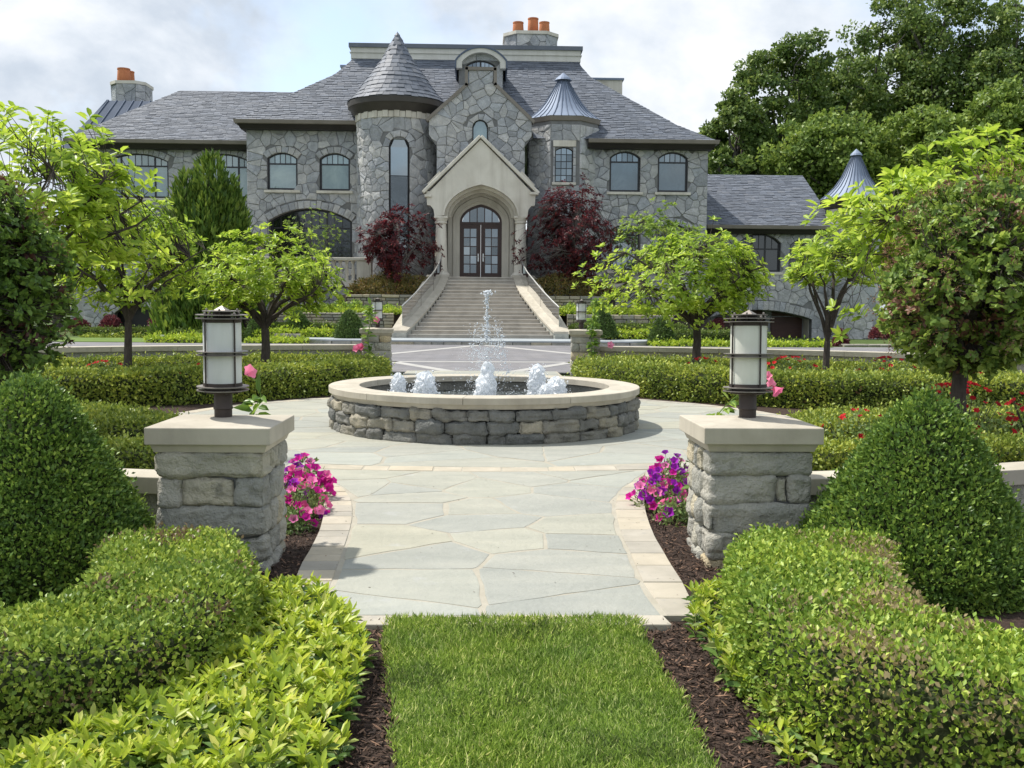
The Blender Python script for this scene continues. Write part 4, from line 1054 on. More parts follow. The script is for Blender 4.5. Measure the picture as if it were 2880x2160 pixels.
M['fountain_stone'] = m_solid('fountain_stone', [(0.2, (0.133, 0.133, 0.124)), (0.45, (0.219, 0.215, 0.195)), (0.68, (0.312, 0.299, 0.265)), (0.88, (0.491, 0.461, 0.404))], 3.6, 0.85, 0.3, hue=[(0.0, (0.78, 0.82, 0.86)), (0.4, (1, 1, 1)), (0.75, (1.18, 1.12, 1.0)), (0.92, (1.5, 1.38, 1.15)), (1.0, (0.9, 0.95, 1.0))], bump=1.0, bscale=20, bdist=0.05, streak=(7.0, (0.33, 0.33, 0.31), 0.35))
M['drywall'] = m_solid('drywall', [(0.25, (0.26, 0.24, 0.195)), (0.5, (0.37, 0.345, 0.28)), (0.8, (0.50, 0.465, 0.38))], 1.8, 0.9, 0.35, hue=[(0.0, (0.8, 0.84, 0.86)), (0.4, (1, 1, 1)), (0.75, (1.08, 1.0, 0.86)), (1.0, (1.12, 1.05, 0.9))], bump=0.6, bscale=8, bdist=0.05)
M['soil'] = m_solid('soil', [(0.3, (0.035, 0.026, 0.02)), (0.7, (0.06, 0.046, 0.035))], 3, 0.95, bump=0.5, bscale=20)
M['bronze'] = m_solid('bronze', [(0.3, (0.048, 0.036, 0.032)), (0.7, (0.075, 0.058, 0.05))], 6, 0.5, bump=0.05, metal=0.3, spec=0.4)
M['bronze_edge'] = m_solid('bronze_edge', [(0.3, (0.20, 0.175, 0.155)), (0.7, (0.32, 0.29, 0.26))], 9, 0.45, bump=0, metal=0.5)
M['lamp_glass'] = m_solid('lamp_glass', [(0.3, (0.62, 0.63, 0.62)), (0.7, (0.72, 0.73, 0.71))], 2.5, 0.35, bump=0.02, spec=0.5, streak=(14, (0.52, 0.53, 0.47), 0.4))
M['lamp_glass_warm'] = m_solid('lamp_glass_warm', [(0.3, (0.66, 0.66, 0.58)), (0.7, (0.74, 0.74, 0.66))], 2.5, 0.35, bump=0.02, spec=0.5, streak=(14, (0.55, 0.54, 0.44), 0.4))
M['rail'] = m_solid('rail', [(0.3, (0.62, 0.62, 0.60)), (0.7, (0.72, 0.72, 0.70))], 4, 0.3, bump=0, metal=0.7)
M['tag_white'] = m_solid('tag_white', [(0.3, (0.7, 0.72, 0.74)), (0.7, (0.76, 0.78, 0.8))], 4, 0.5, bump=0)
def m_clear(name, col, alpha):
    m, N, L = new_mat(name)
    out = node(N, 'ShaderNodeOutputMaterial'); t = node(N, 'ShaderNodeBsdfTransparent'); t.inputs[0].default_value = (*col, 1)
    g = node(N, 'ShaderNodeBsdfGlossy'); g.inputs['Roughness'].default_value = 0.02
    d = node(N, 'ShaderNodeBsdfDiffuse'); d.inputs[0].default_value = (0.55, 0.68, 0.66, 1)
    f = node(N, 'ShaderNodeFresnel'); f.inputs[0].default_value = 1.5
    m1 = node(N, 'ShaderNodeMixShader'); m1.inputs[0].default_value = alpha
    m2 = node(N, 'ShaderNodeMixShader')
    L.new(t.outputs[0], m1.inputs[1]); L.new(d.outputs[0], m1.inputs[2]); L.new(f.outputs[0], m2.inputs[0]); L.new(m1.outputs[0], m2.inputs[1]); L.new(g.outputs[0], m2.inputs[2]); L.new(m2.outputs[0], out.inputs[0])
    return m
M['rail_glass'] = m_clear('rail_glass', (0.80, 0.90, 0.88), 0.20)

_m = M['paver']; _N, _L = _m.node_tree.nodes, _m.node_tree.links      # paver joints on the drive court
_b = next(n for n in _N if n.type == 'BSDF_PRINCIPLED'); _src = _b.inputs['Base Color'].links[0].from_socket
_br = node(_N, 'ShaderNodeTexBrick'); _br.inputs['Scale'].default_value = 1.0; _br.inputs['Mortar Size'].default_value = 0.022; _br.inputs['Brick Width'].default_value = 0.9; _br.inputs['Row Height'].default_value = 0.45
_br.inputs['Color1'].default_value = (0.92, 0.92, 0.95, 1); _br.inputs['Color2'].default_value = (1.08, 1.06, 1.05, 1); _br.inputs['Mortar'].default_value = (0.55, 0.54, 0.52, 1)
_mp = node(_N, 'ShaderNodeMapping'); _mp.inputs['Rotation'].default_value = (0, 0, 0.78); _g = node(_N, 'ShaderNodeNewGeometry'); _L.new(_g.outputs['Position'], _mp.inputs[0]); _L.new(_mp.outputs[0], _br.inputs['Vector'])
_L.new(mixc(_N, _L, 1.0, _src, _br.outputs[0], 'MULTIPLY'), _b.inputs['Base Color'])
def sheet(name, loops, z, mat, depth=0.3, kind='structure', parent=None):
    mb = MB(); plate(mb, loops, z, z - depth, lambda p: (p[0], p[2], p[1]))
    o = mb.build(name, M[mat], parent, recalc=True)
    if kind: tag(o, kind=kind)
    return o

# ------------------------------------------------------------------ large ground
gm = MB().add([(-1500, -600, -0.06), (1500, -600, -0.06), (1500, 2400, -0.06), (-1500, 2400, -0.06)], [(0, 1, 2, 3)])
tag(gm.build('ground', M['turf']), kind='structure')
FX, FY = 0.02, 13.7
wall_near = lambda x: 19.2 - math.sqrt(max(12.6 ** 2 - x * x, 0))
wall_far = lambda x: 7.9 + math.sqrt(max(16.3 ** 2 - x * x, 0))
bed = [(-11.5, 1.0), (11.5, 1.0), (11.5, 19.3)] + [(x, wall_far(x)) for x in np.linspace(11, -11, 23)] + [(-11.5, 19.3)]
sheet('garden_bed', [bed], 0.0, 'mulch', 0.05)

# ------------------------------------------------------------------ flagstone walk and plaza
Lin = [gp(*p) for p in ((905, 1748), (949, 1628), (961.5, 1594), (972, 1562), (980.5, 1535), (991, 1501), (997, 1469), (997, 1442), (993, 1416.6), (984.7, 1402), (970, 1385), (949, 1371), (915, 1357.5), (886.6, 1349))]
Lout = [gp(*p) for p in ((800, 1748), (836, 1628), (851, 1594), (870, 1562), (885, 1535), (900, 1501), (908.5, 1469), (911, 1442), (910, 1416.6), (906, 1402), (896, 1385), (878, 1371), (850, 1358), (815, 1350))]
Rin = [gp(*p) for p in ((1868, 1748), (1802.6, 1656), (1778, 1598), (1762.5, 1560), (1744.6, 1526.5), (1733.5, 1486), (1725.7, 1450.6), (1726.8, 1419), (1735.7, 1399), (1751, 1381.5), (1778, 1362.5), (1811.6, 1345.8), (1849.5, 1335.7))]
Rout = [gp(*p) for p in ((1965, 1748), (1920.9, 1656), (1884, 1598), (1863, 1560), (1842.8, 1526.5), (1827, 1486), (1816, 1450.6), (1812, 1419), (1814, 1399), (1824, 1381.5), (1848, 1363), (1882, 1347), (1925, 1337))]
RP = 4.55
def circ(a, r=RP, c=(FX, FY)): return (c[0] + r * math.sin(a), c[1] - r * math.cos(a))
BCY, BR0, BR1 = 19.3, 9.30, 9.58          # the light band crossing in front of the fountain: arc about (0, 19.3)
def band_y(x, r): return BCY - math.sqrt(r * r - x * x)
xj = 2.02
walk_loop = [p for p in Lin] + [(-1.80, band_y(1.8, BR1))] + [(x, band_y(x, BR1)) for x in np.linspace(-1.5, 1.6, 9)] + [(1.95, band_y(1.95, BR1))] + list(reversed(Rin))
a0 = math.asin(xj / RP)
back = [circ(a) for a in np.linspace(-a0, -PI + 0.42, 26)]
back2 = [circ(a) for a in np.linspace(PI - 0.42, a0, 26)]
plaza_loop = [(x, band_y(x, BR0)) for x in np.linspace(1.9, -1.9, 10)] + back + [(-1.85, 25.2), (1.85, 25.2)] + back2
plaza_loop = list(reversed(plaza_loop))
fount_hole = [circ(a, 1.98) for a in np.linspace(0, 2 * PI, 41)[:-1]]
out_loop = [p for p in Lout] + [circ(a, RP + 0.03) for a in np.linspace(-a0 - 0.02, -PI + 0.42, 26)] + [(-1.9, 25.2), (1.9, 25.2)] + [circ(a, RP + 0.03) for a in np.linspace(PI - 0.42, a0 + 0.02, 26)] + list(reversed(Rout))
path = sheet('path', [out_loop], 0.0312, 'grout', 0.04)
def flags(loops, sx, sz, seed, h=0.013, joint=0.018, mat='flag', name='flagstone', **kw):
    rg = random.Random(seed)
    for pl in cells(loops, sx, sz, seed, **kw):
        # ragged natural edges
        q = []
        for i in range(len(pl)):
            a, b = pl[i], pl[(i + 1) % len(pl)]; l = math.hypot(b[0] - a[0], b[1] - a[1]); n = max(1, int(l / 0.16))
            for k in range(n):
                t = k / n; w = 0.012 if k else 0.008
                q.append((a[0] + (b[0] - a[0]) * t + rg.uniform(-w, w), a[1] + (b[1] - a[1]) * t + rg.uniform(-w, w)))
        q, cc = inset(q, joint * rg.uniform(0.45, 1.3)); n = len(q); zt = 0.0345 + rg.uniform(-0.0012, 0.0012)
        V = [(p[0], p[1], 0.012) for p in q] + [(p[0], p[1], zt - 0.0015 + rg.uniform(-0.0006, 0.0004)) for p in q] + [(cc[0] + (p[0] - cc[0]) * 0.97, cc[1] + (p[1] - cc[1]) * 0.97, zt) for p in q]
        Fc = [(k * n + i, k * n + (i + 1) % n, (k + 1) * n + (i + 1) % n, (k + 1) * n + i) for k in range(2) for i in range(n)] + [tuple(2 * n + i for i in range(n))]
        MB().add(V, Fc).build(name, M[mat], path)
flags([walk_loop], 0.78, 0.46, 5, jit=0.46, drop=0.2, edge=0.14)
flags([plaza_loop, fount_hole], 0.95, 0.62, 6, jit=0.44, drop=0.14, edge=0.12, joint=0.022)
def strip_pavers(A, B, length, seed, name='edging_stone', z=0.036, gap=0.006, mat='edging'):
    """pavers between two polylines of equal count"""
    rg = random.Random(seed)
    def res(Pn):
        L = [0]
        for a, b in zip(Pn[:-1], Pn[1:]): L.append(L[-1] + math.hypot(b[0] - a[0], b[1] - a[1]))
        def ev(t):
            s = t * L[-1]
            for i in range(len(Pn) - 1):
                if s <= L[i + 1] or i == len(Pn) - 2:
                    u = (s - L[i]) / max(L[i + 1] - L[i], 1e-9); return (Pn[i][0] + (Pn[i + 1][0] - Pn[i][0]) * u, Pn[i][1] + (Pn[i + 1][1] - Pn[i][1]) * u)
        return ev, L[-1]
    ea, la = res(A); eb, lb = res(B); n = max(2, int((la + lb) / 2 / length)); g = gap / ((la + lb) / 2)
    cuts = [(i + (rg.uniform(-0.18, 0.18) if 0 < i < n else 0)) / n for i in range(n + 1)]
    for t0, t1 in zip(cuts[:-1], cuts[1:]):
        m = (t0 + t1) / 2
        q = [ea(t0 + g), ea(m), ea(t1 - g), eb(t1 - g), eb(m), eb(t0 + g)]
        zz = z + rg.uniform(-0.003, 0.003)
        V = [(p[0], p[1], 0.0) for p in q] + [(p[0], p[1], zz - 0.004) for p in q]
        c = (sum(p[0] for p in q) / 6, sum(p[1] for p in q) / 6)
        V += [(c[0] + (p[0] - c[0]) * 0.975, c[1] + (p[1] - c[1]) * 0.975, zz) for p in q]
        Fc = [(i, (i + 1) % 6, 6 + (i + 1) % 6, 6 + i) for i in range(6)] + [(6 + i, 6 + (i + 1) % 6, 12 + (i + 1) % 6, 12 + i) for i in range(6)] + [tuple(12 + i for i in range(6))]
        MB().add(V, Fc).build(name, M[mat], path, recalc=True)
def grow(A, B, d):     # keep a joint between edging and flagstones
    return [(a[0] + (b[0] - a[0]) * d, a[1] + (b[1] - a[1]) * d) for a, b in zip(A, B)]
strip_pavers(grow(Lin, Lout, 0.07), Lout, 0.215, 3)
strip_pavers(Rout, grow(Rin, Rout, 0.07), 0.33, 4)
bx_ = np.linspace(-2.0, 2.05, 20)
strip_pavers([(x, band_y(x, BR1 - 0.012)) for x in bx_], [(x, band_y(x, BR0 + 0.012)) for x in bx_], 0.36, 8, 'band_stone')
e0, e1 = gp(905, 1748), gp(1868, 1748); e2, e3 = gp(880, 1775), gp(1895, 1775)
strip_pavers([e0, e1], [e2, e3], 0.44, 12)
strip_pavers([circ(a, RP + 0.005) for a in np.linspace(-a0 - 0.1, -PI + 0.45, 30)], [circ(a, RP + 0.22) for a in np.linspace(-a0 - 0.1, -PI + 0.45, 30)], 0.34, 13)
strip_pavers([circ(a, RP + 0.22) for a in np.linspace(PI - 0.45, a0 + 0.1, 30)], [circ(a, RP + 0.005) for a in np.linspace(PI - 0.45, a0 + 0.1, 30)], 0.34, 14)

# ------------------------------------------------------------------ drive court with light bands, kerb terrace before the stairs
ZD = 0.0
sheet('drive', [[(-24, 25.2), (24, 25.2), (26, 30), (24, 43.6), (-24, 43.6), (-26, 30)]], 0.004, 'paver', 0.04)
drv = bpy.data.objects['drive']
def band(p, q, w0, w1=None):
    w1 = w1 or w0
    a, b = Vector(gp(*p)), Vector(gp(*q)); d = (b - a).normalized(); n = Vector((-d.y, d.x))
    MB().add([(*(a + n * w0 / 2), 0.0), (*(a - n * w0 / 2), 0.0), (*(b - n * w1 / 2), 0.0), (*(b + n * w1 / 2), 0.0), (*(a + n * w0 / 2), 0.012), (*(a - n * w0 / 2), 0.012), (*(b - n * w1 / 2), 0.012), (*(b + n * w1 / 2), 0.012)], [(4, 5, 6, 7), (0, 1, 5, 4), (1, 2, 6, 5), (2, 3, 7, 6), (3, 0, 4, 7)]).build('paving_band', M['band'], drv, recalc=True)
Z5 = lambda x, y: (900 + x / 2.212, 700 + y / 2.212)
band(Z5(1000, 600), Z5(330, 664), 0.4); band(Z5(1020, 600), Z5(1660, 662), 0.4)
band(Z5(300, 702), Z5(1700, 708), 0.42)
band(Z5(430, 700), Z5(960, 788), 0.34); band(Z5(1580, 706), Z5(1060, 788), 0.34)
kerb_pts = [(-8.2, 46.0), (-7.7, 44.3), (-6.5, 43.5), (-4, 43.25), (0, 43.2), (4, 43.25), (6.5, 43.5), (7.6, 44.3), (8.1, 46.0)]
kl = kerb_pts + [(8.1, 47.2), (-8.2, 47.2)]
sheet('forecourt', [kl], 0.19, 'bluestone', 0.06)
kf = bpy.data.objects['forecourt']
rg = random.Random(2)
for a, b in zip(kerb_pts[:-1], kerb_pts[1:]):
    l = math.hypot(b[0] - a[0], b[1] - a[1]); ux, uy = (b[0] - a[0]) / l, (b[1] - a[1]) / l; s = 0
    while s < l - 0.05:
        w = min(rg.uniform(0.5, 1.1), l - s); o = rg.uniform(0.02, 0.06)
        V = [(a[0] + ux * t - uy * -d, a[1] + uy * t + ux * d, z) for z in (0.0, 0.135) for t, d in ((s + 0.012, o), (s + w - 0.012, o), (s + w - 0.012, 0.3), (s + 0.012, 0.3))]
        MB().add(V, [(0, 1, 5, 4), (4, 5, 6, 7), (1, 2, 6, 5), (3, 0, 4, 7)]).build('kerb_stone', M['ashlar'], kf); s += w

# ------------------------------------------------------------------ entrance stairs
stair = thing('staircase', 'wide limestone entrance staircase flaring out towards the forecourt', 'staircase', (0, 46.7, 0.19))
def inv(o, loc): o.matrix_parent_inverse = Matrix.Translation((-loc[0], -loc[1], -loc[2])); return o
NS = 17; YB, RUN = 46.6, 0.335; ZB = 0.19; RISE = (zLand - ZB) / NS
hwpts = [(0, 0.0), (0.16, 0.07), (0.31, 0.17), (0.47, 0.34), (0.60, 0.48), (0.69, 0.58), (0.84, 0.77), (1.0, 1.0)]
def hw_at(t):          # t: 0 at the landing, 1 at the bottom
    f = np.interp(t, [p[0] for p in hwpts], [p[1] for p in hwpts]); return 1.66 + (3.45 - 1.66) * f
SX = at(1352, 860, 49)[0]
for i in range(NS):
    y = YB + RUN * i; z = ZB + RISE * (i + 1); t = 1 - (i + 0.5) / NS; w = hw_at(t)
    inv(MB().box(SX - w, SX + w, y + 0.035, YB + RUN * (i + 1) + 0.02, z - RISE - 0.02, z - 0.058).build('riser', M['limestone_step'], stair), (0, 46.7, 0.19))
    inv(MB().box(SX - w, SX + w, y, YB + RUN * (i + 1) + 0.036, z - 0.06, z).build('tread', M['limestone_step'], stair, bevel=0.012), (0, 46.7, 0.19))
YTop = YB + RUN * NS
inv(MB().box(SX - 3.0, SX + 3.0, YTop + 0.036, 55.9, zLand - 0.3, zLand).build('landing', M['limestone_step'], stair), (0, 46.7, 0.19))
for sg in (-1, 1):
    inner, outer = [], []
    for k in range(19):
        u = k / 18; y = YB - 0.15 + (YTop + 0.3 - YB) * u; t = 1 - u
        inner.append((SX + sg * (hw_at(t) + 0.02), y)); outer.append((SX + sg * (2.75 + (4.12 - 2.75) * t), y))
    zt = [ZB + 0.34 + (zLand - ZB - 0.22) * (k / 18) for k in range(19)]
    for nm, top, bot, ex, mt in (('cheek_wall', -0.10, None, 0.0, 'ashlar'), ('cheek_coping', 0.0, -0.10, 0.05, 'limestone')):
        mb = MB(); V = []; Fc = []
        for k in range(19):
            xi, xo = inner[k][0] - sg * ex, outer[k][0] + sg * ex; b_ = 0.0 if bot is None else zt[k] + bot
            V += [(xi, inner[k][1], b_), (xo, outer[k][1], b_), (xo, outer[k][1], zt[k] + top), (xi, inner[k][1], zt[k] + top)]
        for k in range(18):
            for j in range(4): Fc.append((4 * k + j, 4 * k + (j + 1) % 4, 4 * k + 4 + (j + 1) % 4, 4 * k + 4 + j))
        Fc += [(0, 1, 2, 3), (72, 75, 74, 73)]
        inv(mb.add(V, Fc).build(nm, M[mt], stair, recalc=True), (0, 46.7, 0.19))
    # glass railing standing on the coping
    side = 'left' if sg < 0 else 'right'
    gr = thing('glass_railing', ('curved glass railing on the stair side below the left porch column' if sg < 0 else 'curved glass railing on the stair side below the right porch column'), 'railing', (inner[0][0], 46.7, ZB + 0.3), group='glass stair railings')
    gl_ = (inner[0][0], 46.7, ZB + 0.3)
    pos = [(inner[k][0] + sg * 0.36, inner[k][1] + 0.15, zt[k]) for k in range(1, 19)]
    hgt = 0.98
    cutk = [0, 6, 11, 17]
    for a, b in zip(cutk[:-1], cutk[1:]):
        V = []; Fc = []
        for k in range(a, b + 1):
            p = pos[k]
            for dx in (0, 0.012):
                for h_ in (0.02, hgt - 0.06): V.append((p[0] + dx, p[1], p[2] + h_))
        n = b - a
        for k in range(n):
            o_ = 4 * k; Fc += [(o_, o_ + 4, o_ + 5, o_ + 1), (o_ + 2, o_ + 3, o_ + 7, o_ + 6), (o_ + 1, o_ + 5, o_ + 7, o_ + 3)]
        Fc += [(0, 1, 3, 2), (4 * n, 4 * n + 2, 4 * n + 3, 4 * n + 1)]
        inv(MB().add(V, Fc).build('glass_panel', M['rail_glass'], gr), gl_)
        if a: inv(MB().box(pos[a][0] - 0.004, pos[a][0] + 0.016, pos[a][1] - 0.008, pos[a][1] + 0.008, pos[a][2], pos[a][2] + hgt - 0.06).build('panel_joint', M['bronze'], gr), gl_)
    inv(MB().tube([(p[0], p[1], p[2] + hgt) for p in pos], 0.035, 8).build('handrail', M['rail'], gr, smooth=True), gl_)
    inv(MB().tube([(p[0], p[1], p[2] + 0.015) for p in pos], 0.018, 5).build('base_shoe', M['bronze'], gr), gl_)

# ------------------------------------------------------------------ terraces and dry-stone retaining walls
def dry_wall(path_, z0, z1, label, seed, cat='retaining wall', ch=(0.13, 0.21), bl=(0.28, 0.75), grp='dry-stone terrace walls'):
    c0 = path_[len(path_) // 2]
    t = thing('retaining_wall', label, cat, (c0[0], c0[1], z0), group=grp); off = (c0[0], c0[1], z0)
    L = [0]
    for a, b in zip(path_[:-1], path_[1:]): L.append(L[-1] + math.hypot(b[0] - a[0], b[1] - a[1]))
    def ev(s):
        s = min(max(s, 0), L[-1])
        for i in range(len(path_) - 1):
            if s <= L[i + 1] or i == len(path_) - 2:
                u = (s - L[i]) / (L[i + 1] - L[i]); a, b = path_[i], path_[i + 1]; d = L[i + 1] - L[i]
                return (a[0] + (b[0] - a[0]) * u, a[1] + (b[1] - a[1]) * u, (b[0] - a[0]) / d, (b[1] - a[1]) / d)
    rg = random.Random(seed)
    core = MB().sweep([(*p, z0) for p in path_], [(-0.1, 0), (-0.5, 0), (-0.5, z1 - z0 - 0.04), (-0.1, z1 - z0 - 0.04)]); inv(core.build('core', M['soil'], t, recalc=True), off)
    z = z0
    while z < z1 - 0.05:
        h = rg.uniform(*ch); top = z + h >= z1 - 0.09
        if top: h = z1 - z
        s = -rg.uniform(0, 0.3)
        while s < L[-1] - 0.04:
            w = rg.uniform(*bl) * (1.25 if top else 1); s0, s1 = max(s, 0) + 0.008, min(s + w, L[-1]) - 0.008; s += w
            if s1 - s0 < 0.06: continue
            o = rg.uniform(-0.03, 0.03) + (0.03 if top else 0); V = []
            for r_, sh, zz in ((0.0, 0, 0), (0.06, 1, 0), (0.085, 2, 0)):
                for ss, zq in ((s0, z + 0.006), (s1, z + 0.006), (s1, z + h - 0.006), (s0, z + h - 0.006)):
                    x, y, ux, uy = ev(ss)
                    ins_ = (0, 0.004, 0.035)[sh]; ss2 = ss + (ins_ if ss == s0 else -ins_); zq2 = zq + (ins_ * 0.7 if zq < z + h / 2 else -ins_ * 0.7)
                    x, y, ux, uy = ev(ss2); j = rg.uniform(-0.012, 0.012)
                    d = (-0.30, 0.0, 0.03)[sh] + o + j * (sh > 0)
                    V.append((x + uy * d, y - ux * d, zq2 + j * 0.5))
            Fc = [(i, (i + 1) % 4, 4 + (i + 1) % 4, 4 + i) for i in range(4)] + [(4 + i, 4 + (i + 1) % 4, 8 + (i + 1) % 4, 8 + i) for i in range(4)] + [(8, 9, 10, 11)]
            inv(MB().add(V, Fc).build('wall_stone', M['drywall'], t), off)
        z += h
    return t
ZT1 = atz(880, 48.4, 1060); ZT2 = atz(828, 51.0, 1060)
lx = lambda px, Y: atx(px, Y, 880)
sheet('terrace', [[(lx(690, 48.4), 48.6), (SX - 4.3, 48.6), (SX - 2.5, 54.6), (SX - 2.5, 58), (lx(560, 58), 58), (lx(640, 51), 51)]], ZT1 - 0.02, 'soil', 1.6)
sheet('terrace', [[(SX + 4.3, 48.6), (lx(1905, 48.4), 48.6), (lx(1990, 52), 52), (lx(1990, 57), 57.5), (SX + 2.5, 58), (SX + 2.5, 54.6)]], ZT1 - 0.02, 'soil', 1.6)
sheet('terrace', [[(lx(972, 51), 51.2), (SX - 3.2, 51.2), (SX - 2.4, 54.6), (SX - 2.4, 57.5), (lx(930, 57), 57.5)]], ZT2 - 0.02, 'soil', 1.2)
sheet('terrace', [[(SX + 3.2, 51.2), (lx(1715, 51), 51.2), (lx(1760, 57), 57.5), (SX + 2.4, 57.5), (SX + 2.4, 54.6)]], ZT2 - 0.02, 'soil', 1.2)
dry_wall([(lx(770, 48.4), 48.7), (lx(800, 48.4), 48.4), (SX - 4.2, 48.4)], 0.1, ZT1, 'low buff dry-stone retaining wall left of the staircase, lower tier', 41)
dry_wall([(lx(640, 50), 50.2), (lx(690, 48.8), 48.9), (lx(770, 48.8), 48.75)], 0.1, ZT1 - 0.02, 'buff dry-stone wall end behind the rounded topiary near the left tree', 46)
dry_wall([(lx(972, 51.6), 51.8), (lx(978, 51), 51.0), (SX - 3.2, 51.0)], ZT1 - 0.1, ZT2, 'buff dry-stone wall under the dark red maple left of the stairs, upper tier', 42)
dry_wall([(SX + 4.2, 48.4), (lx(1880, 48.4), 48.4), (lx(1903, 48.4), 48.7)], 0.1, ZT1, 'low buff dry-stone retaining wall right of the staircase, lower tier', 43)
dry_wall([(SX + 3.2, 51.0), (lx(1705, 51), 51.0), (lx(1712, 51.6), 51.8)], ZT1 - 0.1, ZT2, 'grey dry-stone wall under the dark red maple right of the stairs, upper tier', 44)
dry_wall([(lx(418, 53), 53.2), (lx(424, 53), 53.0), (lx(600, 53), 53.0)], 0.1, atz(916, 53, 500), 'long low dry-stone edging below the red shrub near the left arch', 45, ch=(0.17, 0.24), bl=(0.6, 1.3))
dry_wall([(lx(768, 46.2), 46.4), (lx(790, 46), 46.2), (-8.3, 46.2)], 0.02, 0.36, 'low stone edging beside the forecourt steps on the left', 47, ch=(0.15, 0.2), bl=(0.5, 1.0))
dry_wall([(8.3, 46.2), (lx(1828, 46), 46.2)], 0.02, 0.36, 'low stone edging beside the forecourt steps on the right', 48, ch=(0.15, 0.2), bl=(0.5, 1.0))
dry_wall([(lx(2375, 44), 44), (lx(2560, 44), 44.2)], 0.0, atz(968, 44, 2450) , 'low grey stone edging behind the ring wall far right', 49, ch=(0.12, 0.18), bl=(0.4, 1.0))
# stone plinth of the left terrace with balustrade
YBa = 53.4
bz0_, bz1_ = at(1000, 808, YBa)[1], at(1000, 788, YBa)[1]
for sg, (pa, pb) in ((0, (700, 1062)), (1, (1655, 1815))):
    xa_, xb_ = atx(pa, YBa, 790), atx(pb, YBa, 790)
    t = thing('terrace_wall', ('stone terrace plinth with limestone ledge below the balustrade, left of the stairs' if sg == 0 else 'stone terrace plinth with limestone ledge right of the dark red maple'), 'wall', ((xa_ + xb_) / 2, YBa, 0)); off = ((xa_ + xb_) / 2, YBa, 0)
    w = inv(MB().box(xa_, xb_, YBa + 0.06, 57.4, 0.1, bz0_).build('wall', M['mortar'], t), off)
    rgs = random.Random(70 + sg)
    for pl in cells([[(xa_, 0.4), (xb_, 0.4), (xb_, bz0_), (xa_, bz0_)]], 0.8, 0.6, 70 + sg):
        V, Fc = stone_geom(pl, rgs.uniform(0.04, 0.08), 0.025, rgs, lambda p: (p[0], YBa + 0.06 - p[2], p[1])); MB().add(V, Fc).build('stone', M['house_stone'], w)
    inv(MB().box(xa_ - 0.1, xb_ + 0.1, YBa - 0.18, 57.4, bz0_ + 0.003, bz0_ + (bz1_ - bz0_) * 0.35).build('ledge', M['limestone_house'], t, bevel=0.02), off)
    inv(MB().box(xa_ - 0.05, xb_ + 0.05, YBa - 0.10, 57.4, bz0_ + (bz1_ - bz0_) * 0.36, bz1_).build('upper_ledge', M['limestone_house'], t), off)
zr0, zr1 = at(1000, 733, YBa)[1], at(1000, 727, YBa)[1]
bal = thing('balustrade', 'limestone balustrade with turned balusters and panelled end pier on the terrace', 'balustrade', (atx(900, YBa, 760), YBa, bz1_)); off = (atx(900, YBa, 760), YBa, bz1_)
xp0, xp1 = atx(1003, YBa, 760), atx(1044, YBa, 760)
inv(MB().box(xp0, xp1, YBa, YBa + 0.75, bz1_ + 0.002, zr0).build('pier', M['limestone_house'], bal, bevel=0.02), off)
inv(MB().box(xp0 + 0.1, xp1 - 0.1, YBa - 0.018, YBa + 0.01, bz1_ + 0.1, zr0 - 0.1).build('pier_panel', M['limestone_house'], bal), off)
inv(MB().box(atx(700, YBa, 730), xp1 + 0.08, YBa - 0.08, YBa + 0.5, zr0 + 0.002, zr1 + 0.05).build('top_rail', M['limestone_house'], bal, bevel=0.03), off)
hb = zr0 - bz1_
for k in range(17):
    x = xp0 - 0.22 - 0.335 * k
    inv(MB().lathe([(0.10, 0), (0.10, 0.08), (0.06, 0.10), (0.075, 0.2), (0.105, hb * 0.36), (0.075, hb * 0.62), (0.05, hb * 0.84), (0.075, hb * 0.87), (0.10, hb * 0.92), (0.10, hb)], 12, (x, YBa + 0.22, bz1_ + 0.002)).build('baluster', M['limestone_house'], bal, smooth=True), off)

# ------------------------------------------------------------------ rough-faced blocks
def rough_block(u0, u1, d0, d1, z0, z1, seed, amp=0.014, cuts=5, fmap=None, rnd_=0.008):
    bm = bmesh.new(); bmesh.ops.create_cube(bm, size=1.0)
    bmesh.ops.subdivide_edges(bm, edges=bm.edges[:], cuts=cuts, use_grid_fill=True)
    sx, sy, sz = u1 - u0, d1 - d0, z1 - z0
    o = Vector((seed * 3.17 % 97, seed * 7.31 % 89, seed * 1.93 % 83))
    nseg = cuts + 1
    def rm(t, size):                            # a narrow ring of faces along every edge keeps the arris crisp
        k = round((t + 0.5) * nseg); e = min(0.012, size * 0.2)
        if k == 0: return -size / 2
        if k == nseg: return size / 2
        return -size / 2 + e + (size - 2 * e) * (k - 1) / max(nseg - 2, 1)
    for v in bm.verts:
        p = Vector((rm(v.co.x, sx), rm(v.co.y, sy), rm(v.co.z, sz))); h = Vector((sx / 2, sy / 2, sz / 2))
        r = min(rnd_, sx * 0.3, sy * 0.3, sz * 0.3)
        q = Vector([max(-h[i] + r, min(h[i] - r, p[i])) for i in range(3)]); d = p - q
        n = d.normalized() if d.length > 1e-6 else Vector((0, 0, 0))
        p = q + n * r if d.length > 1e-6 else p
        face = max(range(3), key=lambda i: abs(v.co[i]))
        f = noise.fractal(p * 7 + o, 1.0, 2.1, 4) * amp + (noise.noise(p * 3.1 + o) * amp * 0.9)
        edge = min(h[i] - abs(p[i]) for i in range(3) if i != face)
        f += amp * 0.75 * min(1, max(edge, 0) / 0.016)
        f += amp * 0.9 * abs(noise.noise(p * 13 + o)) * (edge > 0.004)
        f += amp * 0.8 * (noise.cell(p * 11 + o) - 0.5)
        p = p + n * f
        p += Vector(((u0 + u1) / 2, (d0 + d1) / 2, (z0 + z1) / 2))
        v.co = fmap(p) if fmap else p
    me = bpy.data.meshes.new('block'); bm.to_mesh(me); bm.free(); return me

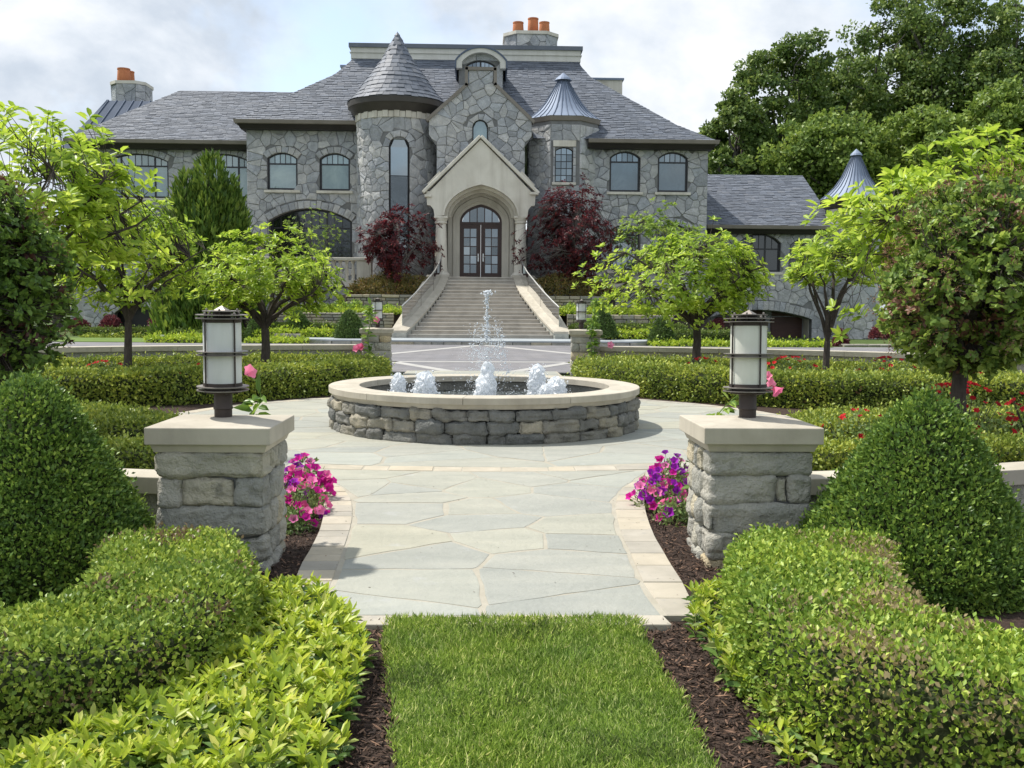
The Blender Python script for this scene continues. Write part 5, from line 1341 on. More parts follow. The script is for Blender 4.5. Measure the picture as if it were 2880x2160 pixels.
# ------------------------------------------------------------------ gate pillars
def pillar(x, y, rz, zc, label, seed, sw=0.66, cw=0.76, ct=0.105, courses=None, splits=None, cuts=5, group='stone gate pillars'):
    t = thing('stone_pillar', label, 'pillar', (x, y, 0), rz, group)
    a = sw / 2; rg = random.Random(seed)
    zs = zc - ct - 0.05
    MB().box(-a + 0.05, a - 0.05, -a + 0.05, a - 0.05, -0.05, zs).build('core', M['mortar'], t)
    zt = zs; k = 0
    for hgt, sp in zip(courses, splits):
        z1, z0 = zt - 0.006, zt - hgt + 0.006; zt -= hgt
        def row(fr, lo, hi, fn):
            s = lo
            for f in fr:
                e = s + (hi - lo) * f; fn(s + 0.006, e - 0.006); s = e
        def put(u0, u1, d0, d1):
            nonlocal k
            k += 1
            me = rough_block(u0, u1, d0, d1, z0, z1, seed * 50 + k, 0.013, cuts)
            link('block', me, M['ashlar'], t, True)
        o = rg.uniform(-0.008, 0.008)
        row(sp[0], -a, a, lambda s, e: put(s, e, -a + o, -a + 0.2))
        row(sp[1], -a, a, lambda s, e: put(s, e, a - 0.2, a))
        row(sp[2], -a + 0.2, a - 0.2, lambda s, e: put(a - 0.2, a + o, s, e))
        row(sp[2], -a + 0.2, a - 0.2, lambda s, e: put(-a - o, -a + 0.2, s, e))
    MB().frustum(0, 0, zs, sw + 0.01, zc - ct, sw + 0.05).build('neck_moulding', M['limestone'], t)
    c = MB(); h = cw / 2
    c.add([(-h, -h, zc - ct), (h, -h, zc - ct), (h, h, zc - ct), (-h, h, zc - ct), (-h, -h, zc), (h, -h, zc), (h, h, zc), (-h, h, zc), (-0.08, -0.08, zc + 0.028), (0.08, -0.08, zc + 0.028), (0.08, 0.08, zc + 0.028), (-0.08, 0.08, zc + 0.028)],
          [(0, 3, 2, 1), (0, 1, 5, 4), (1, 2, 6, 5), (2, 3, 7, 6), (3, 0, 4, 7), (4, 5, 9, 8), (5, 6, 10, 9), (6, 7, 11, 10), (7, 4, 8, 11), (8, 9, 10, 11)])
    c.build('cap', M['limestone'], t, bevel=0.006)
    return t
def lamp(x, y, z, label, rz, tilt=(0, 0), glassy='lamp_glass', s=1.0):
    t = thing('pillar_lamp', label, 'lamp', (x, y, z), rz, 'cylinder lamps on the pillars'); t.rotation_euler = (tilt[0], tilt[1], rz); t.scale = (s, s, s)
    MB().lathe([(0.056, 0), (0.056, 0.05), (0.062, 0.055), (0.062, 0.062), (0.058, 0.07), (0.058, 0.165)], 24).build('post', M['bronze'], t, smooth=True)
    for z_, r0, r1 in ((0.172, 0.05, 0.163), (0.195, 0.05, 0.163)):
        MB().lathe([(r0, z_), (r1, z_), (r1, z_ + 0.006), (r0, z_ + 0.006), (r0, z_)], 40, caps=False).build('base_ring', M['bronze_edge'], t, smooth=True)
    MB().lathe([(0.062, 0.15), (0.115, 0.158), (0.115, 0.20), (0.122, 0.201), (0.122, 0.222), (0.1, 0.222)], 32).build('base_drum', M['bronze'], t, smooth=True)
    MB().lathe([(0.117, 0.221), (0.119, 0.24), (0.119, 0.585), (0.117, 0.61)], 40).build('glass_shade', M[glassy], t, smooth=True)
    for z_ in (0.398, 0.42): MB().lathe([(0.121, z_), (0.162, z_), (0.162, z_ + 0.004), (0.121, z_ + 0.004), (0.121, z_)], 40, caps=False).build('middle_ring', M['bronze_edge'], t, smooth=True)
    MB().lathe([(0.121, 0.402), (0.1225, 0.402), (0.1225, 0.42), (0.121, 0.42), (0.121, 0.402)], 32, caps=False).build('band', M['bronze_edge'], t)
    MB().lathe([(0.124, 0.607), (0.124, 0.632), (0.06, 0.632)], 32).build('top_collar', M['bronze'], t, smooth=True)
    for z_, r in ((0.630, 0.163), (0.652, 0.163), (0.676, 0.12)):
        MB().lathe([(0.055, z_), (r, z_), (r, z_ + 0.005), (0.055, z_ + 0.005), (0.055, z_)], 40, caps=False).build('top_ring', M['bronze_edge'], t, smooth=True)
    MB().lathe([(0.056, 0.632), (0.056, 0.682), (0.05, 0.684)], 24).build('top_drum', M['bronze'], t, smooth=True)
    MB().lathe([(0.054, 0.684), (0.003, 0.712)], 4, a0=PI / 4, a1=PI / 4 + 2 * PI).build('finial', M['bronze_edge'], t)
    for k in range(4):
        a = PI / 4 + k * PI / 2 + 0.25; cx, cy = 0.128 * math.cos(a), 0.128 * math.sin(a)
        MB().tube([(cx, cy, 0.16), (cx, cy, 0.66)], 0.0055, 6).build('rod', M['bronze'], t)
        b = MB(); b.sphere((cx, cy, 0.664), 0.009, 8, 5); b.build('ball_nut', M['bronze_edge'], t, smooth=True)
    for k in range(4):
        a = k * PI / 2 + 0.25; cx, cy = 0.095 * math.cos(a), 0.095 * math.sin(a)
        MB().tube([(cx, cy, 0.632), (cx, cy, 0.684)], 0.006, 6).build('stub', M['bronze'], t)
        b = MB(); b.sphere((cx, cy, 0.688), 0.008, 8, 5); b.build('ball_nut', M['bronze_edge'], t, smooth=True)
    return t
lp = at(585, 1200, 6.33); rp = at(2149, 1202, 6.33)
ZC = 0.906
spl = [([1.0], [1.0], [0.45, 0.55]), ([0.22, 0.5, 0.28], [0.5, 0.5], [1.0]), ([1.0], [0.6, 0.4], [0.5, 0.5]), ([0.45, 0.55], [1.0], [1.0]), ([0.6, 0.4], [1.0], [1.0])]
spr = [([1.0], [1.0], [0.3, 0.3, 0.4]), ([0.65, 0.125, 0.225], [0.5, 0.5], [1.0]), ([1.0], [0.6, 0.4], [0.6, 0.4]), ([0.28, 0.72], [1.0], [0.5, 0.5]), ([1.0], [1.0], [1.0])]
crs = [0.155, 0.185, 0.185, 0.165, 0.15]
NPL = pillar(-1.69, 6.42, R(-0.5), ZC, 'near stone gate pillar on the left, limestone cap in front of the hedges', 1, courses=crs, splits=spl, cuts=10)
NPR = pillar(1.74, 6.53, R(0.5), ZC, 'near stone gate pillar on the right with pale left face beside petunias', 2, courses=crs, splits=spr, cuts=10)
lamp(at(628, 1150, 6.42)[0], 6.42, ZC + 0.027, 'large frosted cylinder lamp on the near left pillar', R(-9), (R(0.8), R(0.3)))
lamp(at(2103, 1150, 6.53)[0], 6.53, ZC + 0.027, 'large frosted cylinder lamp on the near right pillar', R(52), (R(-1.2), R(1.2)), 'lamp_glass_warm')
YFP = 23.9
fpl = at(1056, 926, 23.6); fpr = at(1650, 928, 23.6)
ZCF = 1.115
crf = [0.16, 0.2, 0.2, 0.19, 0.2]
pillar(fpl[0], YFP, R(4), ZCF, 'far stone pillar left of the drive opening, twined with a pink mandevilla', 3, courses=crf, splits=spl[::-1], cuts=3, cw=0.79, sw=0.68)
pillar(fpr[0], YFP, R(-4), ZCF, 'far stone pillar right of the drive opening, twined with a leafy mandevilla', 4, courses=crf, splits=spr[::-1], cuts=3, cw=0.79, sw=0.68)
lamp(fpl[0] + 0.02, YFP, ZCF + 0.027, 'small-looking distant lamp on the far left pillar beside the stairs', R(10))
lamp(fpr[0] - 0.1, YFP, ZCF + 0.027, 'small-looking distant lamp on the far right pillar beside the stairs', R(-12))

# ------------------------------------------------------------------ ring walls with limestone coping
def ring_wall(pts, zt, label, seed, w=0.34, seglen=1.4, ct=0.115):
    c0 = pts[len(pts) // 2]; off = (c0[0], c0[1], 0)
    t = thing('garden_wall', label, 'garden wall', off, group='low ring walls')
    inv(MB().sweep([(*p, 0) for p in pts], [(-w / 2 + 0.05, -0.1), (w / 2 - 0.05, -0.1), (w / 2 - 0.05, zt - ct + 0.002), (-w / 2 + 0.05, zt - ct + 0.002)]).build('wall', M['ashlar'], t, recalc=True), off)
    L = [0]
    for a, b in zip(pts[:-1], pts[1:]): L.append(L[-1] + math.hypot(b[0] - a[0], b[1] - a[1]))
    n = max(1, int(L[-1] / seglen))
    def ev(s):
        i = min(max(int(np.searchsorted(L, s)) - 1, 0), len(pts) - 2); u = (s - L[i]) / (L[i + 1] - L[i])
        return (pts[i][0] + (pts[i + 1][0] - pts[i][0]) * u, pts[i][1] + (pts[i + 1][1] - pts[i][1]) * u)
    for k in range(n):
        s0, s1 = L[-1] * k / n + 0.004, L[-1] * (k + 1) / n - 0.004
        P_ = [(*ev(s0 + (s1 - s0) * j / 4), 0) for j in range(5)]
        inv(MB().sweep(P_, [(-w / 2, zt - ct), (w / 2, zt - ct), (w / 2, zt), (-w / 2, zt)]).build('coping_stone', M['limestone'], t, recalc=True, bevel=0.006), off)
    return t
ZWF = 0.73
ring_wall([(x, wall_far(x)) for x in np.linspace(-11.5, fpl[0] - 0.36, 26)], ZWF, 'low limestone-capped ring wall running left from the far left pillar', 1, w=0.42)
ring_wall([(x, wall_far(x)) for x in np.linspace(fpr[0] + 0.36, 11.5, 26)], ZWF, 'low limestone-capped ring wall running right from the far right pillar', 2, w=0.42)
ZWN = 0.50
ring_wall([(x, wall_near(x)) for x in np.linspace(-9.0, -2.10, 18)], ZWN, 'low limestone-capped wall joining the near left pillar behind the dome topiary', 3, w=0.30)
ring_wall([(x, wall_near(x)) for x in np.linspace(2.13, 9.0, 18)], ZWN, 'low limestone-capped wall joining the near right pillar behind the cone topiary', 4, w=0.30)

# ------------------------------------------------------------------ fountain
RS, RO, RI = 2.06, 2.12, 1.71
ZF = 0.587; ZWAT = 0.36
fo = thing('fountain', 'round stone fountain basin with broad limestone coping', 'fountain', (FX, FY, 0))
MB().lathe([(RS - 0.07, 0), (RS - 0.07, ZF - 0.13)], 72, caps=False).build('drum', M['mortar'], fo, smooth=True)
MB().lathe([(RI + 0.06, 0.02), (RI + 0.06, ZF - 0.1)], 72, caps=False).build('inner_wall', M['fountain_stone'], fo, smooth=True)
rg = random.Random(5); k = 0
zc_ = [0.015, 0.155, 0.30, 0.435]
for c in range(3):
    a = rg.uniform(0, 0.2); end = a + 2 * PI
    while a < end - 0.03:
        w = rg.uniform(0.24, 0.52) / RS
        if end - a - w < 0.08: w = end - a
        z0_, z1_ = zc_[c], zc_[c + 1]
        dd = rg.uniform(-0.012, 0.02)
        fm = lambda p: ((RS - 0.02 - p[1]) * math.sin(p[0] / RS), -(RS - 0.02 - p[1]) * math.cos(p[0] / RS), p[2])
        front = math.cos((a + w / 2)) > -0.2
        me = rough_block((a) * RS + 0.008, (a + w) * RS - 0.008, -0.045 - dd, 0.09, z0_ + 0.006, z1_ - 0.006, 900 + k, 0.019, 9 if front else 3, fm, 0.008)
        link('block', me, M['fountain_stone'], fo, True); a += w; k += 1
    if c == 2: break
MB().lathe([(RI + 0.08, ZF - 0.14), (RS + 0.005, ZF - 0.14), (RS + 0.03, ZF - 0.085), (RI + 0.08, ZF - 0.085)], 96, caps=False).build('coping_moulding', M['limestone'], fo, smooth=True, angle=30)
for i in range(10):
    a0_, a1_ = 2 * PI * (i + 0.30) / 10 + 0.0016, 2 * PI * (i + 1.30) / 10 - 0.0016; V = []; n = 10
    prof_ = [(RI, ZF - 0.084), (RO - 0.006, ZF - 0.084), (RO, ZF - 0.078), (RO, ZF - 0.006), (RO - 0.006, ZF), (RI + 0.006, ZF), (RI, ZF - 0.006)]
    m_ = len(prof_)
    for j in range(n + 1):
        a = a0_ + (a1_ - a0_) * j / n; V += [(r * math.cos(a), r * math.sin(a), z) for r, z in prof_]
    Fc = [(j * m_ + q, j * m_ + (q + 1) % m_, (j + 1) * m_ + (q + 1) % m_, (j + 1) * m_ + q) for j in range(n) for q in range(m_)] + [tuple(range(m_)), tuple(n * m_ + q for q in reversed(range(m_)))]
    MB().add(V, Fc).build('coping_stone', M['limestone'], fo, recalc=True)
# water
m, N, L = new_mat('water'); out = node(N, 'ShaderNodeOutputMaterial'); b = node(N, 'ShaderNodeBsdfPrincipled'); L.new(b.outputs[0], out.inputs[0])
g = node(N, 'ShaderNodeNewGeometry'); n1_ = tnoise(N, L, g.outputs['Position'], 9, 5, 0.6, 0.5); n2_ = tnoise(N, L, g.outputs['Position'], 26, 4, 0.7)
foam = ramp(N, L, n2_.outputs['Fac'], [(0.52, (0, 0, 0)), (0.66, (1, 1, 1))])
L.new(mixc(N, L, foam.outputs[0], (0.02, 0.028, 0.026), (0.55, 0.6, 0.62)), b.inputs['Base Color']); b.inputs['Roughness'].default_value = 0.06
bp = node(N, 'ShaderNodeBump'); bp.inputs['Strength'].default_value = 0.8; bp.inputs['Distance'].default_value = 0.06; L.new(n1_.outputs['Fac'], bp.inputs['Height']); L.new(bp.outputs[0], b.inputs['Normal']); M['water'] = m
wv = []; wf = []
for j, r in enumerate(np.linspace(0.001, RI + 0.05, 16)):
    for i in range(72):
        a = 2 * PI * i / 72; x, y = r * math.cos(a), r * math.sin(a)
        wv.append((x, y, noise.fractal(Vector((x * 4, y * 4, 0)), 1, 2, 3) * 0.016))
for j in range(15):
    for i in range(72): wf.append((j * 72 + i, j * 72 + (i + 1) % 72, (j + 1) * 72 + (i + 1) % 72, (j + 1) * 72 + i))
o = MB().add(wv, wf).build('water', M['water'], None, smooth=True); o.location = (FX, FY, ZWAT); tag(o, kind='structure')
m, N, L = new_mat('foam'); out = node(N, 'ShaderNodeOutputMaterial'); b = node(N, 'ShaderNodeBsdfPrincipled'); tr_ = node(N, 'ShaderNodeBsdfTranslucent'); mx = node(N, 'ShaderNodeMixShader'); mx.inputs[0].default_value = 0.35
b.inputs['Base Color'].default_value = (0.93, 0.95, 0.97, 1); b.inputs['Roughness'].default_value = 0.4; tr_.inputs[0].default_value = (0.93, 0.96, 0.99, 1)
L.new(b.outputs[0], mx.inputs[1]); L.new(tr_.outputs[0], mx.inputs[2]); L.new(mx.outputs[0], out.inputs[0]); M['foam'] = m
m, N, L = new_mat('drop'); out = node(N, 'ShaderNodeOutputMaterial'); b = node(N, 'ShaderNodeBsdfPrincipled'); L.new(b.outputs[0], out.inputs[0]); tr_ = node(N, 'ShaderNodeBsdfTransparent'); mx = node(N, 'ShaderNodeMixShader'); mx.inputs[0].default_value = 0.3
b.inputs['Base Color'].default_value = (0.80, 0.85, 0.90, 1); b.inputs['Roughness'].default_value = 0.08; L.new(b.outputs[0], mx.inputs[1]); L.new(tr_.outputs[0], mx.inputs[2]); L.new(mx.outputs[0], out.inputs[0]); M['drop'] = m
def drops(pts, rad, name, parent, mat='drop'):
    V = []; Fc = []
    oc = np.array([(1, 0, 0), (-1, 0, 0), (0, 1, 0), (0, -1, 0), (0, 0, 1.3), (0, 0, -1.3)]); of = np.array([(0, 2, 4), (2, 1, 4), (1, 3, 4), (3, 0, 4), (2, 0, 5), (1, 2, 5), (3, 1, 5), (0, 3, 5)])
    P_ = np.array(pts); r = np.array(rad)
    V = (P_[:, None, :] + oc[None] * r[:, None, None] * RNG.uniform(0.6, 1.4, (len(P_), 6, 1))).reshape(-1, 3)
    Fc = (of[None] + 6 * np.arange(len(P_))[:, None, None]).reshape(-1, 3)
    o = link(name, np_mesh(name, V, Fc), M[mat], parent, True); tag(o, kind='stuff'); return o
def bubbler(px, ytop, y, r, label, seed, lean=0.0):
    x, zt = at(px, ytop, y); t = thing('water_jet', label, 'water jet', (x, y, ZWAT), group='bubbling jets in the basin')
    h = zt - ZWAT; mb = MB(); n, mm = 44, 36; V = []; o = Vector((seed * 5.1, seed * 2.7, 0))
    for j in range(mm + 1):
        u = j / mm; rr = r * (1.15 - 0.35 * u) * (math.sqrt(max(0, 1 - (max(0, u - 0.62) / 0.38) ** 2)) if u > 0.62 else 1) + 0.002
        for i in range(n):
            a = 2 * PI * i / n; d = Vector((math.cos(a), math.sin(a), 0)); q = d * 1.3 + Vector((0, 0, u * h * 7)) + o
            k_ = rr * (0.86 + 0.34 * noise.fractal(q * 2.1, 1, 2.1, 5)) + 0.35 * r * max(0, noise.noise(q * 4.1)) * (1 - u * 0.4)
            V.append((d.x * k_ + lean * u * h, d.y * k_, u * h + 0.04 * noise.noise(q * 2.3)))
    Fc = [(j * n + i, j * n + (i + 1) % n, (j + 1) * n + (i + 1) % n, (j + 1) * n + i) for j in range(mm) for i in range(n)] + [tuple(mm * n + i for i in range(n))]
    mb.add(V, Fc).build('foam_column', M['foam'], t, smooth=True)
    rg = np.random.default_rng(seed); N_ = 420; a = rg.uniform(0, 2 * PI, N_); u = rg.beta(1.2, 1.6, N_); rr = r * (1.05 - 0.45 * u) * rg.uniform(0.8, 1.7, N_)
    drops(np.stack([rr * np.cos(a) + lean * u * h, rr * np.sin(a), u * h * 1.03 + 0.01], 1), rg.uniform(0.002, 0.009, N_), 'spray', t, 'foam')
bubbler(1121, 1050, 14.0, 0.105, 'slim bubbling jet nearest the left rim of the basin', 1)
bubbler(1193, 1046, 13.3, 0.15, 'wide bubbling jet second from the left rim', 2, 0.05)
bubbler(1361, 1069, 12.7, 0.105, 'low bubbling jet in front of the tall central spout', 3)
bubbler(1513, 1025, 14.3, 0.13, 'tallest bubbling jet right of the central spout', 4, -0.03)
bubbler(1562, 1062, 13.3, 0.15, 'wide bubbling jet nearest the right rim of the basin', 5, 0.03)
bubbler(1535, 1082, 13.1, 0.09, 'small low bubbling jet between the two jets on the right', 6)
xj_, zj_ = at(1370, 818, FY)
sp = thing('water_spout', 'tall central water spout breaking into falling droplets', 'water jet', (xj_, FY, ZWAT))
rg = np.random.default_rng(77)
H_ = zj_ - ZWAT
pts, rad = [], []
def cloud(n, zf, spread, r0, r1):
    for _ in range(n):
        z = zf(); s = spread(z); a = rg.uniform(0, 2 * PI); q = s * abs(rg.normal(0, 0.55)); pts.append((q * math.cos(a), q * math.sin(a), z * H_)); rad.append(rg.uniform(r0, r1))
cloud(260, lambda: rg.uniform(0.55, 1.0), lambda z: 0.035 + 0.02 * (1 - z), 0.004, 0.014)
cloud(26, lambda: rg.uniform(0.96, 1.0), lambda z: 0.09, 0.008, 0.02)
for ax_, az_, zt_ in ((-0.17, 0.05, 0.75), (0.2, -0.1, 0.72), (0.13, 0.1, 0.78), (-0.08, -0.12, 0.70), (0.24, 0.05, 0.62)):
    for _ in range(90):
        u = rg.uniform(0, 1) ** 0.8; pts.append((ax_ * (0.75 + 0.5 * u) + rg.normal(0, 0.025), az_ * (1 + 0.4 * u) + rg.normal(0, 0.025), (zt_ - u * 0.4) * H_ + rg.normal(0, 0.01))); rad.append(rg.uniform(0.003, 0.011))
cloud(900, lambda: rg.uniform(0.10, 0.70) , lambda z: 0.42 - 0.25 * z, 0.0025, 0.0075)
cloud(420, lambda: rg.uniform(0.02, 0.30), lambda z: 0.50, 0.003, 0.009)
cloud(200, lambda: rg.uniform(0.38, 0.48), lambda z: 0.33, 0.003, 0.009)
drops(pts, rad, 'droplets', sp)
core = MB(); n, mm = 14, 26; V = []
for j in range(mm + 1):
    u = j / mm * 0.36; rr = 0.13 * (1 - u / 0.36) ** 0.5 + 0.03
    for i in range(n):
        a = 2 * PI * i / n; q = Vector((math.cos(a), math.sin(a), u * 9)); k_ = rr * (1 + 0.5 * noise.fractal(q * 1.5, 1, 2, 4)); V.append((math.cos(a) * k_, math.sin(a) * k_, u * H_))
core.add(V, [(j * n + i, j * n + (i + 1) % n, (j + 1) * n + (i + 1) % n, (j + 1) * n + i) for j in range(mm) for i in range(n)] + [tuple(mm * n + i for i in range(n))]).build('foam_column', M['foam'], sp, smooth=True)
# ------------------------------------------------------------------ leaf materials
M['box_dark'] = m_leaf('box_dark', [(0.0, (0.032, 0.062, 0.013)), (0.45, (0.062, 0.108, 0.021)), (0.8, (0.10, 0.155, 0.029)), (1.0, (0.165, 0.22, 0.045))], 0.22, 0.38, patch=((0.24, 0.20, 0.08), 0.66, 0.5), pscale=2.2, spec=0.3, gain=2.2)
M['box_front'] = m_leaf('box_front', [(0.0, (0.05, 0.085, 0.014)), (0.4, (0.10, 0.15, 0.024)), (0.75, (0.16, 0.21, 0.036)), (1.0, (0.26, 0.30, 0.075))], 0.24, 0.38, patch=((0.22, 0.16, 0.09), 0.53, 0.55), pscale=1.7, spec=0.25, gain=2.1)
M['box_brown'] = m_leaf('box_brown', [(0.0, (0.055, 0.095, 0.014)), (0.4, (0.11, 0.17, 0.024)), (0.75, (0.18, 0.235, 0.038)), (1.0, (0.27, 0.31, 0.075))], 0.24, 0.38, patch=((0.36, 0.29, 0.15), 0.49, 0.62, 0.24, 0.36), pscale=1.15, spec=0.25, psharp=0.13, gain=2.1)
M['hedge'] = m_leaf('hedge', [(0.0, (0.065, 0.095, 0.018)), (0.4, (0.125, 0.165, 0.026)), (0.8, (0.20, 0.235, 0.038)), (1.0, (0.28, 0.30, 0.07))], 0.25, 0.45, patch=((0.16, 0.09, 0.045), 0.66, 0.55), pscale=0.9, gain=1.9)
M['hedge_far'] = m_leaf('hedge_far', [(0.0, (0.045, 0.075, 0.016)), (0.5, (0.085, 0.125, 0.025)), (1.0, (0.14, 0.18, 0.04))], 0.2, 0.5)
M['yew'] = m_leaf('yew', [(0.0, (0.03, 0.055, 0.015)), (0.5, (0.055, 0.095, 0.022)), (1.0, (0.085, 0.135, 0.035))], 0.18, 0.5)
M['core'] = m_solid('hedge_core', [(0.3, (0.022, 0.034, 0.010)), (0.7, (0.038, 0.048, 0.016))], 8, 0.95, bump=0.3)
M['magnolia'] = m_leaf('magnolia', [(0.0, (0.11, 0.18, 0.022)), (0.35, (0.21, 0.31, 0.034)), (0.75, (0.29, 0.39, 0.05)), (1.0, (0.38, 0.46, 0.09))], 0.42, 0.38, light=1.5, pscale=0.5, gain=1.4)
M['lilac'] = m_leaf('lilac', [(0.0, (0.05, 0.085, 0.018)), (0.5, (0.10, 0.15, 0.03)), (1.0, (0.18, 0.235, 0.055))], 0.32, 0.42, patch=((0.23, 0.12, 0.075), 0.53, 0.5), pscale=2.0, gain=2.2)
M['lilac_left'] = m_leaf('lilac_left', [(0.0, (0.028, 0.05, 0.013)), (0.5, (0.05, 0.088, 0.018)), (1.0, (0.10, 0.155, 0.03))], 0.3, 0.42, patch=((0.085, 0.035, 0.025), 0.52, 0.7), pscale=1.7, gain=2.7)
M['seedhead'] = m_leaf('seedhead', [(0.0, (0.13, 0.06, 0.035)), (0.6, (0.22, 0.12, 0.075)), (1.0, (0.33, 0.22, 0.14))], 0.15, 0.8, gain=1.1)
M['pachy'] = m_leaf('pachy', [(0.0, (0.15, 0.22, 0.022)), (0.4, (0.26, 0.345, 0.034)), (0.8, (0.36, 0.425, 0.055)), (1.0, (0.48, 0.48, 0.15))], 0.35, 0.4, patch=((0.42, 0.36, 0.18), 0.66, 0.35), pscale=3.0, gain=1.35)
M['pachy_low'] = m_leaf('pachy_low', [(0.0, (0.05, 0.10, 0.025)), (0.6, (0.10, 0.17, 0.04)), (1.0, (0.30, 0.32, 0.13))], 0.25, 0.4, gain=1.6)
M['cover'] = m_leaf('cover', [(0.0, (0.14, 0.21, 0.02)), (0.5, (0.24, 0.33, 0.03)), (1.0, (0.36, 0.42, 0.06))], 0.3, 0.45, gain=1.5)
M['maple'] = m_leaf('maple', [(0.0, (0.03, 0.008, 0.012)), (0.5, (0.075, 0.013, 0.018)), (0.85, (0.13, 0.02, 0.024)), (1.0, (0.22, 0.04, 0.035))], 0.32, 0.45, light=1.3, pscale=0.5, gain=1.25)
M['maple_mound'] = m_leaf('maple_mound', [(0.0, (0.05, 0.012, 0.018)), (0.6, (0.10, 0.022, 0.03)), (1.0, (0.17, 0.05, 0.05))], 0.25, 0.5)
M['airy'] = m_leaf('airy', [(0.0, (0.09, 0.15, 0.025)), (0.6, (0.16, 0.24, 0.04)), (1.0, (0.24, 0.32, 0.07))], 0.35, 0.45)
M['conifer'] = m_leaf('conifer', [(0.0, (0.03, 0.062, 0.012)), (0.5, (0.065, 0.115, 0.018)), (1.0, (0.13, 0.18, 0.03))], 0.25, 0.5)
M['forest'] = m_leaf('forest', [(0.0, (0.035, 0.062, 0.016)), (0.45, (0.065, 0.105, 0.024)), (0.8, (0.10, 0.145, 0.034)), (1.0, (0.16, 0.20, 0.06))], 0.28, 0.45, pscale=0.25, gain=1.85)
M['forest_light'] = m_leaf('forest_light', [(0.0, (0.055, 0.09, 0.02)), (0.5, (0.10, 0.15, 0.028)), (1.0, (0.165, 0.215, 0.05))], 0.3, 0.45, pscale=0.25, gain=2.0)
M['bark'] = m_solid('bark', [(0.3, (0.045, 0.036, 0.03)), (0.6, (0.085, 0.07, 0.058)), (0.85, (0.15, 0.13, 0.11))], 14, 0.95, bump=0.7, bscale=60, bdist=0.02, stretch=(1, 1, 0.35))
M['bark_grey'] = m_solid('bark_grey', [(0.3, (0.07, 0.062, 0.055)), (0.7, (0.15, 0.135, 0.12))], 6, 0.95, bump=0.5, bscale=40)
M['grass'] = m_leaf('grass', [(0.0, (0.075, 0.13, 0.022)), (0.4, (0.135, 0.205, 0.036)), (0.8, (0.20, 0.275, 0.065)), (1.0, (0.40, 0.41, 0.20))], 0.35, 0.45, pscale=1.6, patch=((0.13, 0.19, 0.05), 0.56, 0.5), gain=2.0)
M['shrub_dark'] = m_leaf('shrub_dark', [(0.0, (0.025, 0.05, 0.016)), (0.6, (0.05, 0.09, 0.025)), (1.0, (0.10, 0.15, 0.05))], 0.2, 0.45)
M['shrub_rust'] = m_leaf('shrub_rust', [(0.0, (0.07, 0.065, 0.02)), (0.5, (0.11, 0.10, 0.028)), (1.0, (0.19, 0.12, 0.045))], 0.25, 0.5)
M['rose_leaf'] = m_leaf('rose_leaf', [(0.0, (0.06, 0.10, 0.03)), (0.6, (0.11, 0.165, 0.05)), (1.0, (0.17, 0.21, 0.08))], 0.3, 0.45)
def m_flower(name, c0, c1, centre=None):
    return m_leaf(name, [(0.0, c0), (0.6, c1), (1.0, tuple(min(1, x * 1.25) for x in c1))], 0.3, 0.6, light=1.2, spec=0.15, gain=1.1)
M['red_rose'] = m_flower('red_rose', (0.28, 0.008, 0.012), (0.46, 0.018, 0.024))
M['pet_purple'] = m_flower('pet_purple', (0.19, 0.008, 0.28), (0.33, 0.018, 0.42))
M['pet_magenta'] = m_flower('pet_magenta', (0.42, 0.008, 0.20), (0.62, 0.022, 0.33))
M['pet_pink'] = m_flower('pet_pink', (0.72, 0.10, 0.30), (0.86, 0.20, 0.44))
M['mandevilla'] = m_flower('mandevilla', (0.72, 0.16, 0.32), (0.88, 0.30, 0.47))

# ------------------------------------------------------------------ leaf geometry
def unit(v): return v / np.maximum(np.linalg.norm(v, axis=-1, keepdims=True), 1e-9)
def rvec(n, rg): return unit(rg.normal(size=(n, 3)))
def sn(P, f, seed=0):
    g = np.random.default_rng(seed + 991); out = np.zeros(len(P))
    for k in range(5):
        d = unit(g.normal(size=(1, 3)))[0] * f * g.uniform(0.6, 1.7); out += np.sin(P @ d + g.uniform(0, 6.28))
    return out / 3.0
def leaf_geo(pos, axis, nrm, L, W, six=False, fold=0.18, droop=0.0):
    axis = unit(axis); side = unit(np.cross(axis, nrm)); nn = np.cross(side, axis)
    L = np.broadcast_to(np.asarray(L, float), (len(pos),))[:, None]; W = np.broadcast_to(np.asarray(W, float), (len(pos),))[:, None]
    tip = pos + axis * L - nn * L * droop
    if not six:
        mid = pos + axis * L * 0.45
        V = np.stack([pos, mid - side * W / 2 + nn * W * fold, tip, mid + side * W / 2 + nn * W * fold], 1).reshape(-1, 3)
        F_ = np.array([(0, 1, 2), (0, 2, 3)])[None] + 4 * np.arange(len(pos))[:, None, None]
        return V, F_.reshape(-1, 3)
    m1 = pos + axis * L * 0.3 + nn * W * fold; m2 = pos + axis * L * 0.68 + nn * (W * fold - L * droop * 0.35)
    V = np.stack([pos, m1 - side * W * 0.44, m2 - side * W * 0.42, tip, m2 + side * W * 0.42, m1 + side * W * 0.44], 1).reshape(-1, 3)
    F_ = np.array([(0, 1, 2, 3), (0, 3, 4, 5)])[None] + 6 * np.arange(len(pos))[:, None, None]
    return V, F_.reshape(-1, 4)
def leaf_obj(name, parent, geo, mat, off=(0, 0, 0)):
    V, F_ = geo
    return link(name, np_mesh(name, V - np.array(off), F_), M[mat], parent)
def scatter(pos, nrm, L, W, rg, stick=0.7, up=0.35, jit=1.0, six=False, lv=0.25, droop=0.0, fold=0.18):
    n = len(pos); ax = unit(nrm * stick + np.array([0, 0, up]) + rvec(n, rg) * jit)
    ln = unit(nrm + rvec(n, rg) * 0.7)
    k = rg.uniform(1 - lv, 1 + lv, n)
    return leaf_geo(pos, ax, ln, L * k, W * k, six, fold, droop)

